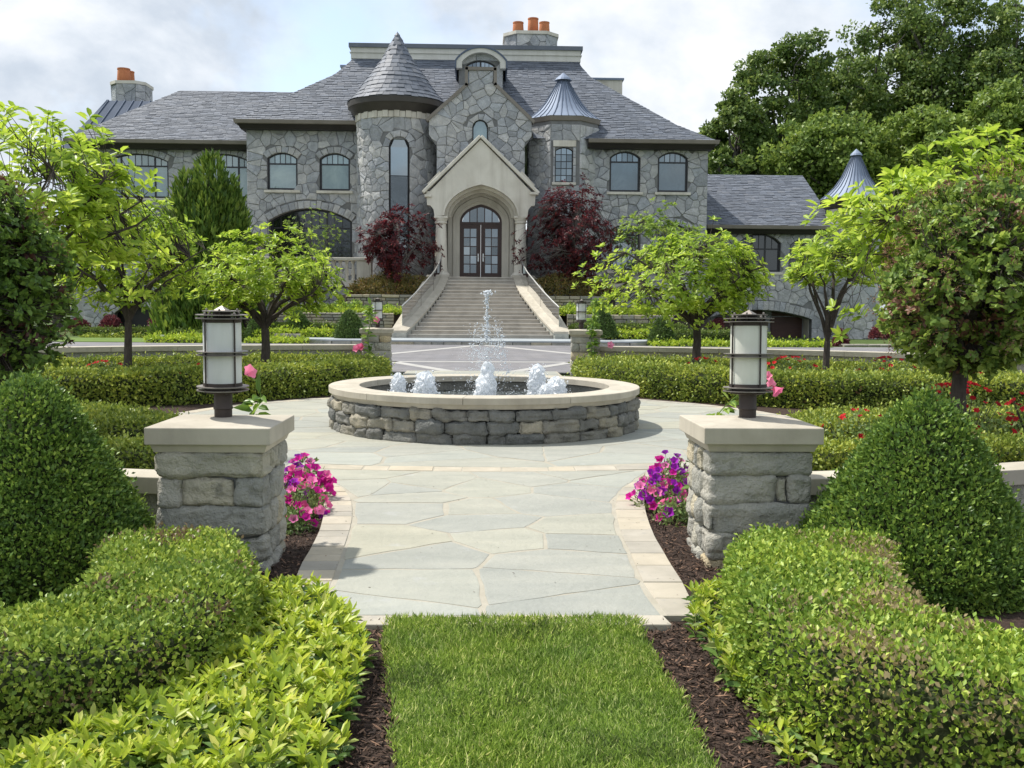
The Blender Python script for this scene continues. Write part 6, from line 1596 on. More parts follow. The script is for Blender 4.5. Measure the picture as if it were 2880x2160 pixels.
# ------------------------------------------------------------------ clipped hedges and topiary
def hedge(label, path_, w, h, L, W, mat, seed, cov=2.4, six=False, z0=0.0, rnd_=0.13, lump=0.02, name='hedge', cat='hedge', group=None, ends=True, core_in=0.085, stick=0.75):
    rg = np.random.default_rng(seed)
    P_ = np.array(path_, float); pl = [0]
    fine = []                                       # smooth the path
    for i in range(len(P_) - 1):
        p0, p1, p2, p3 = P_[max(i - 1, 0)], P_[i], P_[i + 1], P_[min(i + 2, len(P_) - 1)]
        for u in np.linspace(0, 1, 12, endpoint=False):
            fine.append(0.5 * ((2 * p1) + (-p0 + p2) * u + (2 * p0 - 5 * p1 + 4 * p2 - p3) * u * u + (-p0 + 3 * p1 - 3 * p2 + p3) * u ** 3))
    fine.append(P_[-1]); P_ = np.array(fine)
    d = np.hypot(*np.diff(P_, axis=0).T); S = np.concatenate([[0], np.cumsum(d)]); T = np.gradient(P_, axis=0); T = T / np.hypot(*T.T)[:, None]
    r = min(rnd_, w * 0.45, h * 0.45); sec = [(-w / 2, 0.0, -1, 0.0)]
    for a in np.linspace(PI, PI / 2, 6): sec.append((-w / 2 + r + r * math.cos(a), h - r + r * math.sin(a), math.cos(a), math.sin(a)))
    for a in np.linspace(PI / 2, 0, 6): sec.append((w / 2 - r + r * math.cos(a), h - r + r * math.sin(a), math.cos(a), math.sin(a)))
    sec.append((w / 2, 0.0, 1, 0.0)); sec = np.array(sec)
    sl = np.concatenate([[0], np.cumsum(np.hypot(*np.diff(sec[:, :2], axis=0).T))])
    area = S[-1] * sl[-1]; n = int(area * cov / (L * W * 0.5))
    s = rg.uniform(0, S[-1], n); q = rg.uniform(0, sl[-1], n)
    cx = np.stack([np.interp(s, S, P_[:, k]) for k in (0, 1)], 1); tt = np.stack([np.interp(s, S, T[:, k]) for k in (0, 1)], 1); tt /= np.hypot(*tt.T)[:, None]
    rt = np.stack([tt[:, 1], -tt[:, 0]], 1)
    so, sz, nx, nz = [np.interp(q, sl, sec[:, k]) for k in range(4)]
    e = min(h * 0.8, w * 0.5); tocap = np.zeros((n, 2))
    if ends:
        de = np.minimum(s, S[-1] - s); k = np.clip(de / e, 0, 1); f = np.sqrt(np.clip(1 - (1 - k) ** 2, 0, 1)); so *= 0.15 + 0.85 * f; sz *= 0.72 + 0.28 * f
        sg_ = np.where(s < S[-1] / 2, -1, 1); tocap = tt * (sg_ * (1 - k))[:, None]
    pos = np.concatenate([cx + rt * so[:, None], (z0 + sz)[:, None]], 1)
    nrm = unit(np.concatenate([rt * nx[:, None] + tocap, nz[:, None]], 1))
    pos += nrm * (lump * sn(pos, 5.5 / max(h, 0.3) * 0.5, seed) + rg.normal(0, 0.012, n) * (L / 0.03) ** 0.5 - L * 0.25 + (rg.random(n) < 0.07) * rg.uniform(0, 1.8, n) * L)[:, None]
    c0 = P_[len(P_) // 2]; off = (c0[0], c0[1], z0)
    t = thing(name, label, cat, off, group=group)
    leaf_obj('foliage', t, scatter(pos, nrm, L, W, rg, stick, 0.3, 0.9, six), mat, off)
    mb = MB(); V = []; m_ = len(sec)
    for i in range(len(P_)):
        k = 1.0; kz = 1.0
        if ends:
            de = min(S[i], S[-1] - S[i]); k = 0.12 + 0.85 * math.sqrt(max(0, 1 - (1 - min(de / e, 1)) ** 2)); kz = 0.7 + 0.28 * math.sqrt(max(0, 1 - (1 - min(de / e, 1)) ** 2))
        rt_ = (T[i][1], -T[i][0])
        for o_, z_, _, _ in sec: V.append((P_[i][0] + rt_[0] * o_ * k * (1 - core_in / (w / 2)) - off[0], P_[i][1] + rt_[1] * o_ * k * (1 - core_in / (w / 2)) - off[1], z_ * kz * (1 - core_in / h)))
    mb.add(V, [(i * m_ + j, i * m_ + j + 1, (i + 1) * m_ + j + 1, (i + 1) * m_ + j) for i in range(len(P_) - 1) for j in range(m_ - 1)] + [tuple(range(m_)), tuple((len(P_) - 1) * m_ + j for j in reversed(range(m_)))])
    mb.build('twig_core', M['core'], t, smooth=True)
    return t
def topiary(label, x, y, z0, prof, L, W, mat, seed, cov=2.6, six=False, lump=0.025, name='topiary', cat='topiary', group=None, stick=0.8, up=0.4, core=0.93):
    rg = np.random.default_rng(seed); pr_ = np.array(prof, float); d = np.hypot(*np.diff(pr_, axis=0).T)
    seg_a = d * (pr_[:-1, 0] + pr_[1:, 0]) / 2 * 2 * PI; n = int(seg_a.sum() * cov / (L * W * 0.5))
    i = rg.choice(len(d), n, p=seg_a / seg_a.sum()); u = rg.uniform(0, 1, n); a = rg.uniform(0, 2 * PI, n)
    r = pr_[i, 0] + (pr_[i + 1, 0] - pr_[i, 0]) * u; z = pr_[i, 1] + (pr_[i + 1, 1] - pr_[i, 1]) * u
    dn = np.stack([(pr_[i + 1, 1] - pr_[i, 1]), -(pr_[i + 1, 0] - pr_[i, 0])], 1); dn /= np.hypot(*dn.T)[:, None]
    pos = np.stack([r * np.cos(a), r * np.sin(a), z], 1); nrm = np.stack([dn[:, 0] * np.cos(a), dn[:, 0] * np.sin(a), dn[:, 1]], 1)
    pos += nrm * (lump * sn(pos, 4.0 / max(pr_[:, 0].max(), 0.3), seed) + rg.normal(0, 0.012, n) * (L / 0.03) ** 0.5 - L * 0.25 + (rg.random(n) < 0.07) * rg.uniform(0, 1.8, n) * L)[:, None]
    t = thing(name, label, cat, (x, y, z0), group=group)
    leaf_obj('foliage', t, scatter(pos, nrm, L, W, rg, stick, up, 0.9, six), mat)
    MB().lathe([(max(p[0] * core - 0.02, 0.005), p[1] * 0.975) for p in prof], 28).build('twig_core', M['core'], t, smooth=True)
    return t
def shrub(label, x, y, z0, rx, ry, rz, L, W, mat, seed, n, name='shrub', cat='shrub', group=None, loose=0.25, six=False, up=0.4, core=0.6, stems=True):
    rg = np.random.default_rng(seed); d = rvec(n, rg); d[:, 2] = np.abs(d[:, 2]) * 1.0
    k = 1 - loose * rg.beta(1, 1.6, n) * 2 * 0.5; lump = 1 + 0.16 * sn(d * 2.0, 2.4, seed)
    pos = d * np.array([rx, ry, rz]) * (k * lump)[:, None]; nrm = unit(d / np.array([rx, ry, rz]))
    t = thing(name, label, cat, (x, y, z0), group=group)
    leaf_obj('foliage', t, scatter(pos, nrm, L, W, rg, 0.5, up, 1.0, six), mat)
    if core: MB().lathe([(rx * core * math.cos(a), max(rz * core * math.sin(a), 0)) for a in np.linspace(0, PI / 2 * 0.98, 7)], 14).build('twig_core', M['core'], t, smooth=True)
    return t

# ------------------------------------------------------------------ trees
def skeleton(base, fork, targets, tr, rg, mb, sag=0.12, wob=0.05, n=7):
    """trunk to fork, then limbs to targets; returns limb points and radii"""
    base, fork = Vector(base), Vector(fork); nodes = []
    pts = [base.lerp(fork, i / 5) + Vector((rg.uniform(-1, 1), rg.uniform(-1, 1), 0)) * wob * 0.5 * (0 < i < 5) for i in range(6)]
    mb.tube(pts, [tr * (1.25 if i == 0 else 1.05 - 0.05 * i) for i in range(6)], 9)
    for tg in targets:
        tg = Vector(tg); d = tg - fork; l = d.length; o = Vector((rg.uniform(-1, 1), rg.uniform(-1, 1), rg.uniform(-0.4, 0.4))) * l * 0.10
        r0 = tr * rg.uniform(0.42, 0.62); P_ = []
        for i in range(n + 1):
            u = i / n; h_ = Vector((d.x * u ** 1.15, d.y * u ** 1.15, d.z * (u ** (0.75 if d.z > 0 else 1)))) + o * math.sin(PI * u) + Vector((rg.uniform(-1, 1), rg.uniform(-1, 1), rg.uniform(-1, 1))) * wob * (0 < i)
            P_.append(fork + h_)
        rr = [r0 * (1 - 0.82 * i / n) + 0.003 for i in range(n + 1)]
        mb.tube(P_, rr, 6); nodes += [(P_[i], rr[i]) for i in range(2, n + 1)]
    return nodes
def crown_pts(c, r, n, rg, seed, inner=0.45, cut=-0.75, bottom=-1.0, lumpf=2.2, lumpa=0.22):
    out = []
    while len(out) < n:
        d = rvec(n, rg); k = rg.uniform(inner ** 3, 1, n) ** (1 / 3.0); lump = 1 + lumpa * sn(d * 1.5, lumpf, seed)
        p = d * (k * lump)[:, None]; g = sn(p, 3.4, seed + 5)
        ok = (g > cut) & (p[:, 2] > bottom); out += [tuple(q) for q in p[ok]]
    P_ = np.array(out[:n]); return P_ * np.array(r) + np.array(c), unit(P_)
def rosettes(tips, tdir, k, L, W, rg, six=True, open_=1.0, droop=0.15):
    n = len(tips); td = unit(tdir); a0_ = rg.uniform(0, 2 * PI, n); u = unit(np.cross(td, np.array([0.3, 0.2, 0.93]) + rg.normal(0, 0.2, (n, 3)))); v = np.cross(td, u)
    P_, A, N_ = [], [], []
    for j in range(k):
        a = a0_ + 2 * PI * j / k + rg.normal(0, 0.25, n); rad_ = u * np.cos(a)[:, None] + v * np.sin(a)[:, None]
        ax = unit(rad_ * open_ + td * rg.uniform(0.15, 0.9, n)[:, None]); P_.append(tips + rad_ * L * 0.05 - td * rg.uniform(0, 0.5, n)[:, None] * L); A.append(ax); N_.append(unit(td + rg.normal(0, 0.25, (n, 3))))
    P_, A, N_ = np.concatenate(P_), np.concatenate(A), np.concatenate(N_); kk = rg.uniform(0.65, 1.2, len(P_))
    return leaf_geo(P_, A, N_, L * kk, W * kk, six, 0.16, droop)
def small_tree(label, base, fork_h, c, r, tr, n_limb, n_tip, k, L, W, mat, seed, name='ornamental_tree', group=None, bark='bark', inner=0.45, cut=-0.55, bottom=-0.75, up=0.8, extra=(), six=True, twig=0.006, seeds=0, droop=0.15, lumpa=0.22, open_=1.0, fork_xy=None, reach=(0.65, 0.9), layer=0.0, tdn=0.25):
    rg = np.random.default_rng(seed); rr = random.Random(seed); base = Vector(base); c = Vector(c)
    fork = Vector((base.x + (fork_xy[0] if fork_xy else (c.x - base.x) * 0.12), base.y + (fork_xy[1] if fork_xy else (c.y - base.y) * 0.12), base.z + fork_h))
    tg = []
    for i in range(n_limb):
        a = 2 * PI * (i + rr.uniform(-0.25, 0.25)) / n_limb; e = rr.uniform(-0.35, 0.55); q = math.sqrt(max(0.05, 1 - e * e)) * rr.uniform(*reach)
        tg.append((c.x + r[0] * q * math.cos(a), c.y + r[1] * q * math.sin(a), c.z + r[2] * e))
    mb = MB(); nodes = skeleton(base, fork, tg, tr, rr, mb, wob=0.02 * max(r))
    tips, dirs = crown_pts(c, r, n_tip, rg, seed, inner, cut, bottom, lumpa=lumpa)
    if len(extra): tips = np.concatenate([tips, np.array(extra)]); dirs = np.concatenate([dirs, unit(np.array(extra) - np.array(c))])
    if layer: tips[:, 2] = np.round((tips[:, 2] + 0.25 * layer * sn(tips * np.array([1, 1, 0]), 1.3 / max(r), seed)) / layer) * layer + rg.normal(0, 0.30 * layer, len(tips))
    NP_ = np.array([tuple(p) for p, _ in nodes]); tr_ = [q for _, q in nodes]
    for t_ in tips:
        j = int(np.argmin(((NP_ - t_) ** 2).sum(1) + 0.4 * np.maximum(0, NP_[:, 2] - t_[2]) ** 2)); a = Vector(NP_[j]); b = Vector(t_); m_ = a.lerp(b, 0.5) + Vector((rr.uniform(-1, 1), rr.uniform(-1, 1), rr.uniform(-1, 0.3))) * (b - a).length * 0.14
        r0 = min(twig * (1 + 2.0 * (b - a).length / max(r)), tr_[j] * 0.8); mb.tube([a, m_, b], [r0, r0 * 0.7, r0 * 0.35], 4, cap=False)
    off = tuple(base); t = thing(name, label, 'tree', off, group=group)
    o = mb.build('trunk', M[bark], t, smooth=True); o.matrix_parent_inverse = Matrix.Translation(-base)
    td = unit(dirs * 0.55 + np.array([0, 0, up]) + rg.normal(0, tdn, dirs.shape))
    leaf_obj('crown', t, rosettes(tips, td, k, L, W, rg, six, open_, droop), mat, off)
    if seeds:
        s_, sd2 = crown_pts(c, [q * 1.02 for q in r], seeds, rg, seed + 3, 0.85, -0.2, -0.6)
        P_, D_ = [], []
        for p, d_ in zip(s_, sd2):
            for _ in range(16): P_.append(p + rg.normal(0, 0.022, 3)); D_.append(d_)
        P_, D_ = np.array(P_), np.array(D_); leaf_obj('spent_blossom', t, scatter(P_, D_, 0.03, 0.009, rg, 0.8, 0.4, 1.2), 'seedhead', off)
    return t
def forest_tree(label, px, ytop, hwpx, ybot, Y, seed, mat='forest', nclump=150, nleaf=170, L=0.33, W=0.22):
    rg = np.random.default_rng(seed); rr = random.Random(seed)
    x, zt = at(px, ytop, Y); zb = at(px, ybot, Y)[1]; hw = hwpx / FPX * Y; c = np.array([x, Y, (zt + zb) / 2]); r = np.array([hw, hw * 0.9, (zt - zb) / 2])
    mb = MB(); base = Vector((x + rr.uniform(-0.6, 0.6), Y, -0.3)); fork = Vector((x, Y, zb + (zt - zb) * 0.15))
    tg = [(x + hw * 0.7 * math.cos(a), Y + hw * 0.6 * math.sin(a), c[2] + r[2] * rr.uniform(-0.3, 0.75)) for a in np.linspace(0, 2 * PI, 9)[:-1]] + [(x, Y, zt - 1.2)]
    nodes = skeleton(base, fork, tg, 0.35, rr, mb, wob=0.25)
    cc, cd = crown_pts(c, r * 0.86, nclump, rg, seed, 0.55, -0.7, -0.95, 2.6, 0.3)
    P_, D_ = [], []
    for q, d_ in zip(cc, cd):
        rad_ = rg.uniform(0.55, 1.25) * hw / 5.0; e = rvec(nleaf, rg); k = rg.uniform(0.45, 1, nleaf)
        pp = q + e * k[:, None] * rad_ * np.array([1.25, 1.25, 0.75]); P_.append(pp); D_.append(unit(e + d_ * 0.5 + np.array([0, 0, 0.5])))
        j = min(range(len(nodes)), key=lambda i: (nodes[i][0] - Vector(q)).length); mb.tube([nodes[j][0], Vector(q)], [min(0.07, nodes[j][1]), 0.02], 4, cap=False)
    P_, D_ = np.concatenate(P_), np.concatenate(D_)
    t = thing('forest_tree', label, 'tree', (base.x, base.y, base.z), group='tall trees behind the house'); off = tuple(base)
    o = mb.build('trunk', M['bark_grey'], t, smooth=True); o.matrix_parent_inverse = Matrix.Translation(-base)
    leaf_obj('crown', t, scatter(P_, D_, L, W, rg, 0.35, 0.1, 1.0, lv=0.35), mat, off)
    return t

# wood behind the house, right
forest_tree('tall dark broadleaf tree with the sharp double crest at the left of the wood', 2205, 92, 150, 560, 82, 1)
forest_tree('slender leaning tree at the left edge of the wood beside the house gable', 2082, 262, 105, 560, 79, 2)
forest_tree('tree with a ragged rounded top just right of the double-crested tree', 2355, 118, 135, 560, 86, 3)
forest_tree('tall tree reaching the top of the picture left of the tallest pair', 2500, -5, 165, 520, 90, 4)
forest_tree('tallest broad tree cut by the top of the picture', 2690, -90, 200, 520, 87, 5)
forest_tree('tall tree cut by the picture corner at the upper right', 2880, -70, 200, 520, 84, 6)
forest_tree('broad olive-green tree in front of the wood above the lower wing roof', 2330, 320, 175, 590, 74, 7, 'forest_light')
forest_tree('rounded bright green tree low in front of the wood on the right', 2640, 285, 150, 600, 71, 8, 'forest_light')
forest_tree('bright green bushy tree at the right picture edge below the tall trees', 2830, 240, 150, 600, 70, 9, 'forest_light')
forest_tree('small dark tree peeping above the lower wing roof next to the house wall', 2045, 400, 75, 600, 75, 10, nclump=45)
forest_tree('dark tree filling the gap behind the small metal cone turret', 2480, 330, 150, 620, 78, 11)

for k, (px_, yt_, hw_, Y_, lb_) in enumerate(((2560, 520, 120, 66, 'low leafy tree at the wood edge behind the bright right tree'), (2700, 560, 120, 64, 'low leafy tree at the wood edge behind the right standard'), (2840, 540, 130, 65, 'low leafy tree at the wood edge near the right picture border'), (2990, 500, 140, 66, 'leafy tree just beyond the right picture border'))):
    forest_tree(lb_, px_, yt_, hw_, 930, Y_, 20 + k, 'forest_light', 90, 150)
for k, (px_, yt_, hw_, Y_, lb_) in enumerate(((60, 600, 130, 74, 'distant tree behind the left standard near the house end'), (-110, 560, 150, 76, 'distant tree beyond the left picture border'), (170, 660, 80, 72, 'small distant tree beside the left end of the house'))):
    forest_tree(lb_, px_, yt_, hw_, 900, Y_, 30 + k, 'forest', 90, 150)
# ------------------------------------------------------------------ lawn and bare mulch in front
lawn_loop = [gp(*p) for p in ((1085, 1754), (1090, 1850), (1103, 1980), (1120, 2160))] + [(-0.2, 2.6), (-0.15, 1.2), (0.95, 1.2), (0.9, 2.6)] + [gp(*p) for p in ((1995, 2160), (1915, 1990), (1850, 1880), (1782, 1754))]
sheet('lawn', [lawn_loop], 0.02, 'turf', 0.06)
def in_loop(P_, loop):
    d, _ = seg_field(P_, [loop]); return d
rg = np.random.default_rng(4)
NB = 80000
A = np.array(lawn_loop); P_ = np.stack([rg.uniform(A[:, 0].min(), A[:, 0].max(), NB), rg.uniform(2.3, A[:, 1].max(), NB)], 1); d = in_loop(P_, lawn_loop); P_ = P_[d > rg.uniform(-0.03, 0.03, NB) + 0.012 * np.sin(P_[:, 1] * 9) * np.sin(P_[:, 1] * 23 + P_[:, 0] * 11)]
n = len(P_); pos = np.concatenate([P_, np.full((n, 1), 0.018)], 1)
cl = sn(pos * np.array([1, 1, 0]), 7.0, 3)
lean = rvec(n, rg) * np.array([1, 1, 0.0]) * 0.75 + np.stack([sn(pos, 9, 8) * 0.35, sn(pos, 8, 9) * 0.35, np.zeros(n)], 1) + np.array([0, 0, 1.0])
geo = leaf_geo(pos, lean, unit(rvec(n, rg) + np.array([0, -0.4, 0.5])), (0.042 + 0.010 * cl) * rg.uniform(0.6, 1.35, n), rg.uniform(0.0028, 0.0048, n), False, 0.1, 0.25)
tag(leaf_obj('grass', None, geo, 'grass'), 'short bright green lawn grass between the mulch beds', 'grass', kind='stuff')
# mulch chips
def chips(loops, n, seed, name='mulch_chips', label=None):
    rg = np.random.default_rng(seed); PP = []
    for lp_ in loops:
        A = np.array(lp_); m_ = int(n * (np.ptp(A[:, 0]) * np.ptp(A[:, 1])) ** 1.0); q = np.stack([rg.uniform(A[:, 0].min(), A[:, 0].max(), m_), rg.uniform(A[:, 1].min(), A[:, 1].max(), m_)], 1); PP.append(q[in_loop(q, lp_) > 0])
    P_ = np.concatenate(PP); n_ = len(P_); pos = np.concatenate([P_, rg.uniform(0.002, 0.018, (n_, 1))], 1); ax = rvec(n_, rg) * np.array([1, 1, 0.35]); geo = leaf_geo(pos, ax, unit(rvec(n_, rg) * 0.5 + np.array([0, 0, 1])), rg.gamma(3, 0.009, n_) + 0.006, rg.uniform(0.004, 0.012, n_), True, 0.05)
    tag(leaf_obj(name, None, geo, 'mulch_chip'), label, 'mulch', kind='stuff')
chips([[gp(1010, 1760), gp(1085, 1757), gp(1120, 2160), (-0.25, 2.6), (-1.1, 2.6), gp(900, 2160)]], 5200, 1, label='dark brown bark mulch left of the lawn')
chips([[gp(1782, 1757), gp(1960, 1757), gp(2150, 1950), gp(2500, 2160), (1.6, 2.6), (0.9, 2.6), gp(1995, 2160)]], 5200, 2, label='dark brown bark mulch right of the lawn')
chips([[(-1.5, 5.6)] + Lout[1:] + [(-2.6, 9.4), (-1.5, 7.0)]], 3200, 3, label='dark mulch between the left pillar and the curved edging')
chips([[(1.5, 5.6)] + Rout[1:] + [(2.6, 9.4), (1.5, 7.0)]], 3200, 4, label='dark mulch between the right pillar and the curved edging')

rg = np.random.default_rng(88)                       # bits of bark and leaf blown on to the paving
_lp = walk_loop; _A = np.array(out_loop[:14] + out_loop[-13:]); q = np.stack([rg.uniform(-1.5, 1.6, 500), rg.uniform(5.4, 9.4, 500)], 1); dd_ = in_loop(q, out_loop); q = q[(dd_ > 0.01) & (rg.random(500) < np.where(dd_ < 0.3, 0.75, 0.12))]; n = len(q)
tag(leaf_obj('leaf_litter', None, leaf_geo(np.concatenate([q, np.full((n, 1), 0.0385)], 1), rvec(n, rg) * np.array([1, 1, 0.1]), unit(rvec(n, rg) * 0.3 + np.array([0, 0, 1])), rg.uniform(0.006, 0.022, n), rg.uniform(0.003, 0.010, n), True, 0.1), 'mulch_chip'), 'scattered bark and leaf bits on the flagstone walk', 'litter', kind='stuff')

# ------------------------------------------------------------------ clipped box in front
fh = [(-1.86, 5.66), (-1.60, 5.05), (-1.46, 4.45), (-1.60, 3.98), (-2.1, 3.76), (-2.9, 3.72), (-4.0, 3.85)]
hedge('clipped front box hedge on the left, dark side facing the bright ground cover', fh, 0.72, 0.39, 0.027, 0.017, 'box_front', 31, 2.4, False, lump=0.022, group='front box hedges', rnd_=0.10)
hedge('clipped front box hedge on the right with browned dry top', [(1.96, 5.62), (1.68, 5.05), (1.53, 4.42), (1.50, 3.88), (1.80, 3.47), (2.5, 3.30), (4.0, 3.40)], 0.80, 0.40, 0.027, 0.017, 'box_brown', 32, 2.4, False, lump=0.022, group='front box hedges', rnd_=0.10)
topiary('big dark green dome-shaped box topiary at the left edge', -2.72, 6.0, 0, [(0.70, 0.0), (0.68, 0.2), (0.57, 0.42), (0.42, 0.70), (0.32, 0.9), (0.22, 1.07), (0.11, 1.17), (0.01, 1.21)], 0.031, 0.017, 'box_dark', 41, 2.6, False, group='large box topiaries')
topiary('big pointed cone box topiary in front of the right standard tree', 2.65, 5.92, 0, [(0.72, 0.0), (0.69, 0.2), (0.57, 0.38), (0.43, 0.6), (0.335, 0.78), (0.245, 0.95), (0.12, 1.09), (0.01, 1.15)], 0.031, 0.017, 'box_dark', 42, 2.6, False, group='large box topiaries')
# pachysandra ground cover
def pachysandra(label, poly_px, seed, dens=430, zt=0.17, s=1.0):
    rg = np.random.default_rng(seed); lp_ = [gp(*p, zt) for p in poly_px]; A = np.array(lp_); m_ = int(dens * np.ptp(A[:, 0]) * np.ptp(A[:, 1])); q = np.stack([rg.uniform(A[:, 0].min(), A[:, 0].max(), m_), rg.uniform(A[:, 1].min(), A[:, 1].max(), m_)], 1); d = in_loop(q, lp_); q = q[d > 0]; d = d[d > 0]; n = len(q)
    z = zt * (0.72 + 0.28 * np.clip(d / 0.15, 0, 1)) + rg.normal(0, 0.022, n); tips = np.concatenate([q, z[:, None]], 1); td = unit(np.stack([rg.normal(0, 0.22, n), rg.normal(-0.05, 0.22, n), np.ones(n)], 1))
    V1, F1 = rosettes(tips, td, 7, 0.060 * s, 0.022 * s, rg, True, 0.55, 0.05)
    t = thing('ground_cover', label, 'ground cover', (float(q[:, 0].mean()), float(q[:, 1].mean()), 0), group='pachysandra beds'); off = (float(q[:, 0].mean()), float(q[:, 1].mean()), 0)
    leaf_obj('young_leaves', t, (V1, F1), 'pachy', off)
    low = tips - np.array([0, 0, 0.045]); leaf_obj('old_leaves', t, rosettes(low, td, 5, 0.070 * s, 0.030 * s, rg, True, 1.4, 0.25), 'pachy_low', off)
    mb = MB()
    for p in tips[::2]: mb.tube([(p[0] + rg.normal(0, 0.01), p[1], 0.0), tuple(p)], [0.003, 0.002], 3, cap=False)
    o = tag(mb.build('stems', M['pachy_low'], t), kind='stuff'); o.matrix_parent_inverse = Matrix.Translation((-off[0], -off[1], 0))
pachysandra('bright yellow-green ground cover spilling to the left of the lawn', ((660, 1610), (800, 1625), (905, 1625), (985, 1690), (1030, 1800), (985, 1920), (955, 2050), (920, 2200), (-40, 2260), (-40, 2120), (250, 2000), (520, 1890), (650, 1780), (690, 1700)), 5)
pachysandra('small yellow-green ground cover tuft beside the right pillar foot', ((1945, 1625), (2060, 1620), (2110, 1680), (2100, 1800), (2120, 1890), (2040, 1830), (1960, 1735)), 6, 240)
pachysandra('pale yellow leafy sprigs at the foot of the right front hedge', ((2085, 1850), (2140, 1930), (2240, 2010), (2330, 2090), (2300, 2130), (2160, 2040), (2060, 1900)), 7, 170, 0.11)

# ------------------------------------------------------------------ hedges around the plaza
H2 = [(-2.35, 21.3), (-2.75, 19.6), (-3.75, 18.1), (-5.1, 17.0), (-6.8, 16.3), (-9.3, 16.1)]
hedge('thick clipped hedge curving left behind the fountain', H2, 1.0, 0.56, 0.060, 0.034, 'hedge', 51, 1.9, lump=0.03, group='curved plaza hedges', rnd_=0.16)
hedge('thick clipped hedge curving right behind the fountain', [(-x, y) for x, y in H2], 1.0, 0.56, 0.060, 0.034, 'hedge', 52, 1.9, lump=0.03, group='curved plaza hedges', rnd_=0.16)
H1 = [(-2.9, 22.9), (-5.0, 22.2), (-7.5, 21.1), (-10.5, 19.4)]
hedge('narrow clipped hedge along the ring wall on the left, behind the thick hedge', H1, 0.8, 0.50, 0.065, 0.036, 'hedge', 53, 1.7, lump=0.03, group='curved plaza hedges')
hedge('narrow clipped hedge along the ring wall on the right, behind the thick hedge', [(-x, y) for x, y in H1], 0.8, 0.50, 0.065, 0.036, 'hedge', 54, 1.7, lump=0.03, group='curved plaza hedges')
H3 = [(-3.35, 10.35), (-4.3, 11.35), (-5.6, 11.9), (-7.6, 12.0)]
hedge('low clipped hedge left of the near left pillar, nearer the plaza', H3, 0.85, 0.44, 0.045, 0.026, 'hedge', 55, 1.9, lump=0.025, group='curved plaza hedges')
hedge('low clipped hedge right of the near right pillar, red roses before it', [(-x, y) for x, y in H3], 0.85, 0.44, 0.045, 0.026, 'hedge', 56, 1.9, lump=0.025, group='curved plaza hedges')
H4 = [(-1.98, 8.75), (-2.8, 8.85), (-4.2, 9.1), (-6.0, 9.4)]
hedge('low clipped hedge directly behind the near left pillar', H4, 0.7, 0.42, 0.040, 0.023, 'hedge', 57, 1.9, lump=0.025, group='curved plaza hedges')
hedge('low clipped hedge directly behind the near right pillar and petunias', [(-x, y) for x, y in H4], 0.7, 0.42, 0.040, 0.023, 'hedge', 58, 1.9, lump=0.025, group='curved plaza hedges')

# ------------------------------------------------------------------ roses
def blossom_mesh(name, R_, lobes, depth, mat, ruffle=0.12, seed=0, rings=3):
    rr = random.Random(seed); n = lobes * 4; V = [(0, 0, -depth)]; Fc = []
    for j in range(1, rings + 1):
        u = j / rings
        for i in range(n):
            a = 2 * PI * i / n; k = 1 - 0.13 * (1 - math.cos(a * lobes)) * u; z = -depth * (1 - u) ** 1.6 + rr.uniform(-1, 1) * ruffle * R_ * u - 0.12 * R_ * u ** 3
            V.append((R_ * u ** 0.8 * k * math.cos(a), R_ * u ** 0.8 * k * math.sin(a), z))
    for i in range(n): Fc.append((0, 1 + i, 1 + (i + 1) % n))
    for j in range(rings - 1):
        for i in range(n): Fc.append((1 + j * n + i, 1 + (j + 1) * n + i, 1 + (j + 1) * n + (i + 1) % n, 1 + j * n + (i + 1) % n))
    me = bpy.data.meshes.new(name); me.from_pydata(V, [], Fc); me.update(); me.materials.append(M[mat]); me.polygons.foreach_set('use_smooth', [True] * len(me.polygons)); return me
def place(me, name, parent, loc, d, s=1.0, spin=0.0):
    o = bpy.data.objects.new(name, me); COL.objects.link(o); o.parent = parent; o.location = loc; o.scale = (s, s, s)
    o.rotation_euler = (Vector(d).to_track_quat('Z', 'Y') @ Matrix.Rotation(spin, 3, 'Z').to_quaternion()).to_euler(); return o
rose_me = [blossom_mesh('rose', 0.045, 6, 0.03, 'red_rose', 0.25, k) for k in range(2)]
def rose_bush(label, x, y, rx, ry, rz, nf, seed, s=1.0):
    t = shrub(label, x, y, 0, rx, ry, rz, 0.05, 0.028, 'rose_leaf', seed, int(900 * rx * ry / 0.2), 'rose_bush', 'rose bush', 'red rose bushes', 0.8, core=0)
    rr = random.Random(seed); mb = MB()
    for k in range(14):
        a = rr.uniform(0, 6.28); mb.tube([(0.05 * math.cos(a), 0.05 * math.sin(a), 0), (rx * 0.6 * math.cos(a), ry * 0.6 * math.sin(a), rz * rr.uniform(0.6, 0.95))], [0.008, 0.003], 4)
    tag(mb.build('stems', M['bark'], t), kind='stuff')
    for k in range(nf):
        a, e = rr.uniform(0, 6.28), rr.uniform(0.25, 1.45); d = (math.cos(a) * math.cos(e), math.sin(a) * math.cos(e), math.sin(e))
        place(rose_me[k % 2], 'blossom', t, (d[0] * rx * 1.02, d[1] * ry * 1.02, d[2] * rz * 1.04), (d[0] + rr.uniform(-.4, .4), d[1] - 0.5, d[2] + 0.4), rr.uniform(0.55, 0.95) * s, rr.uniform(0, 6))
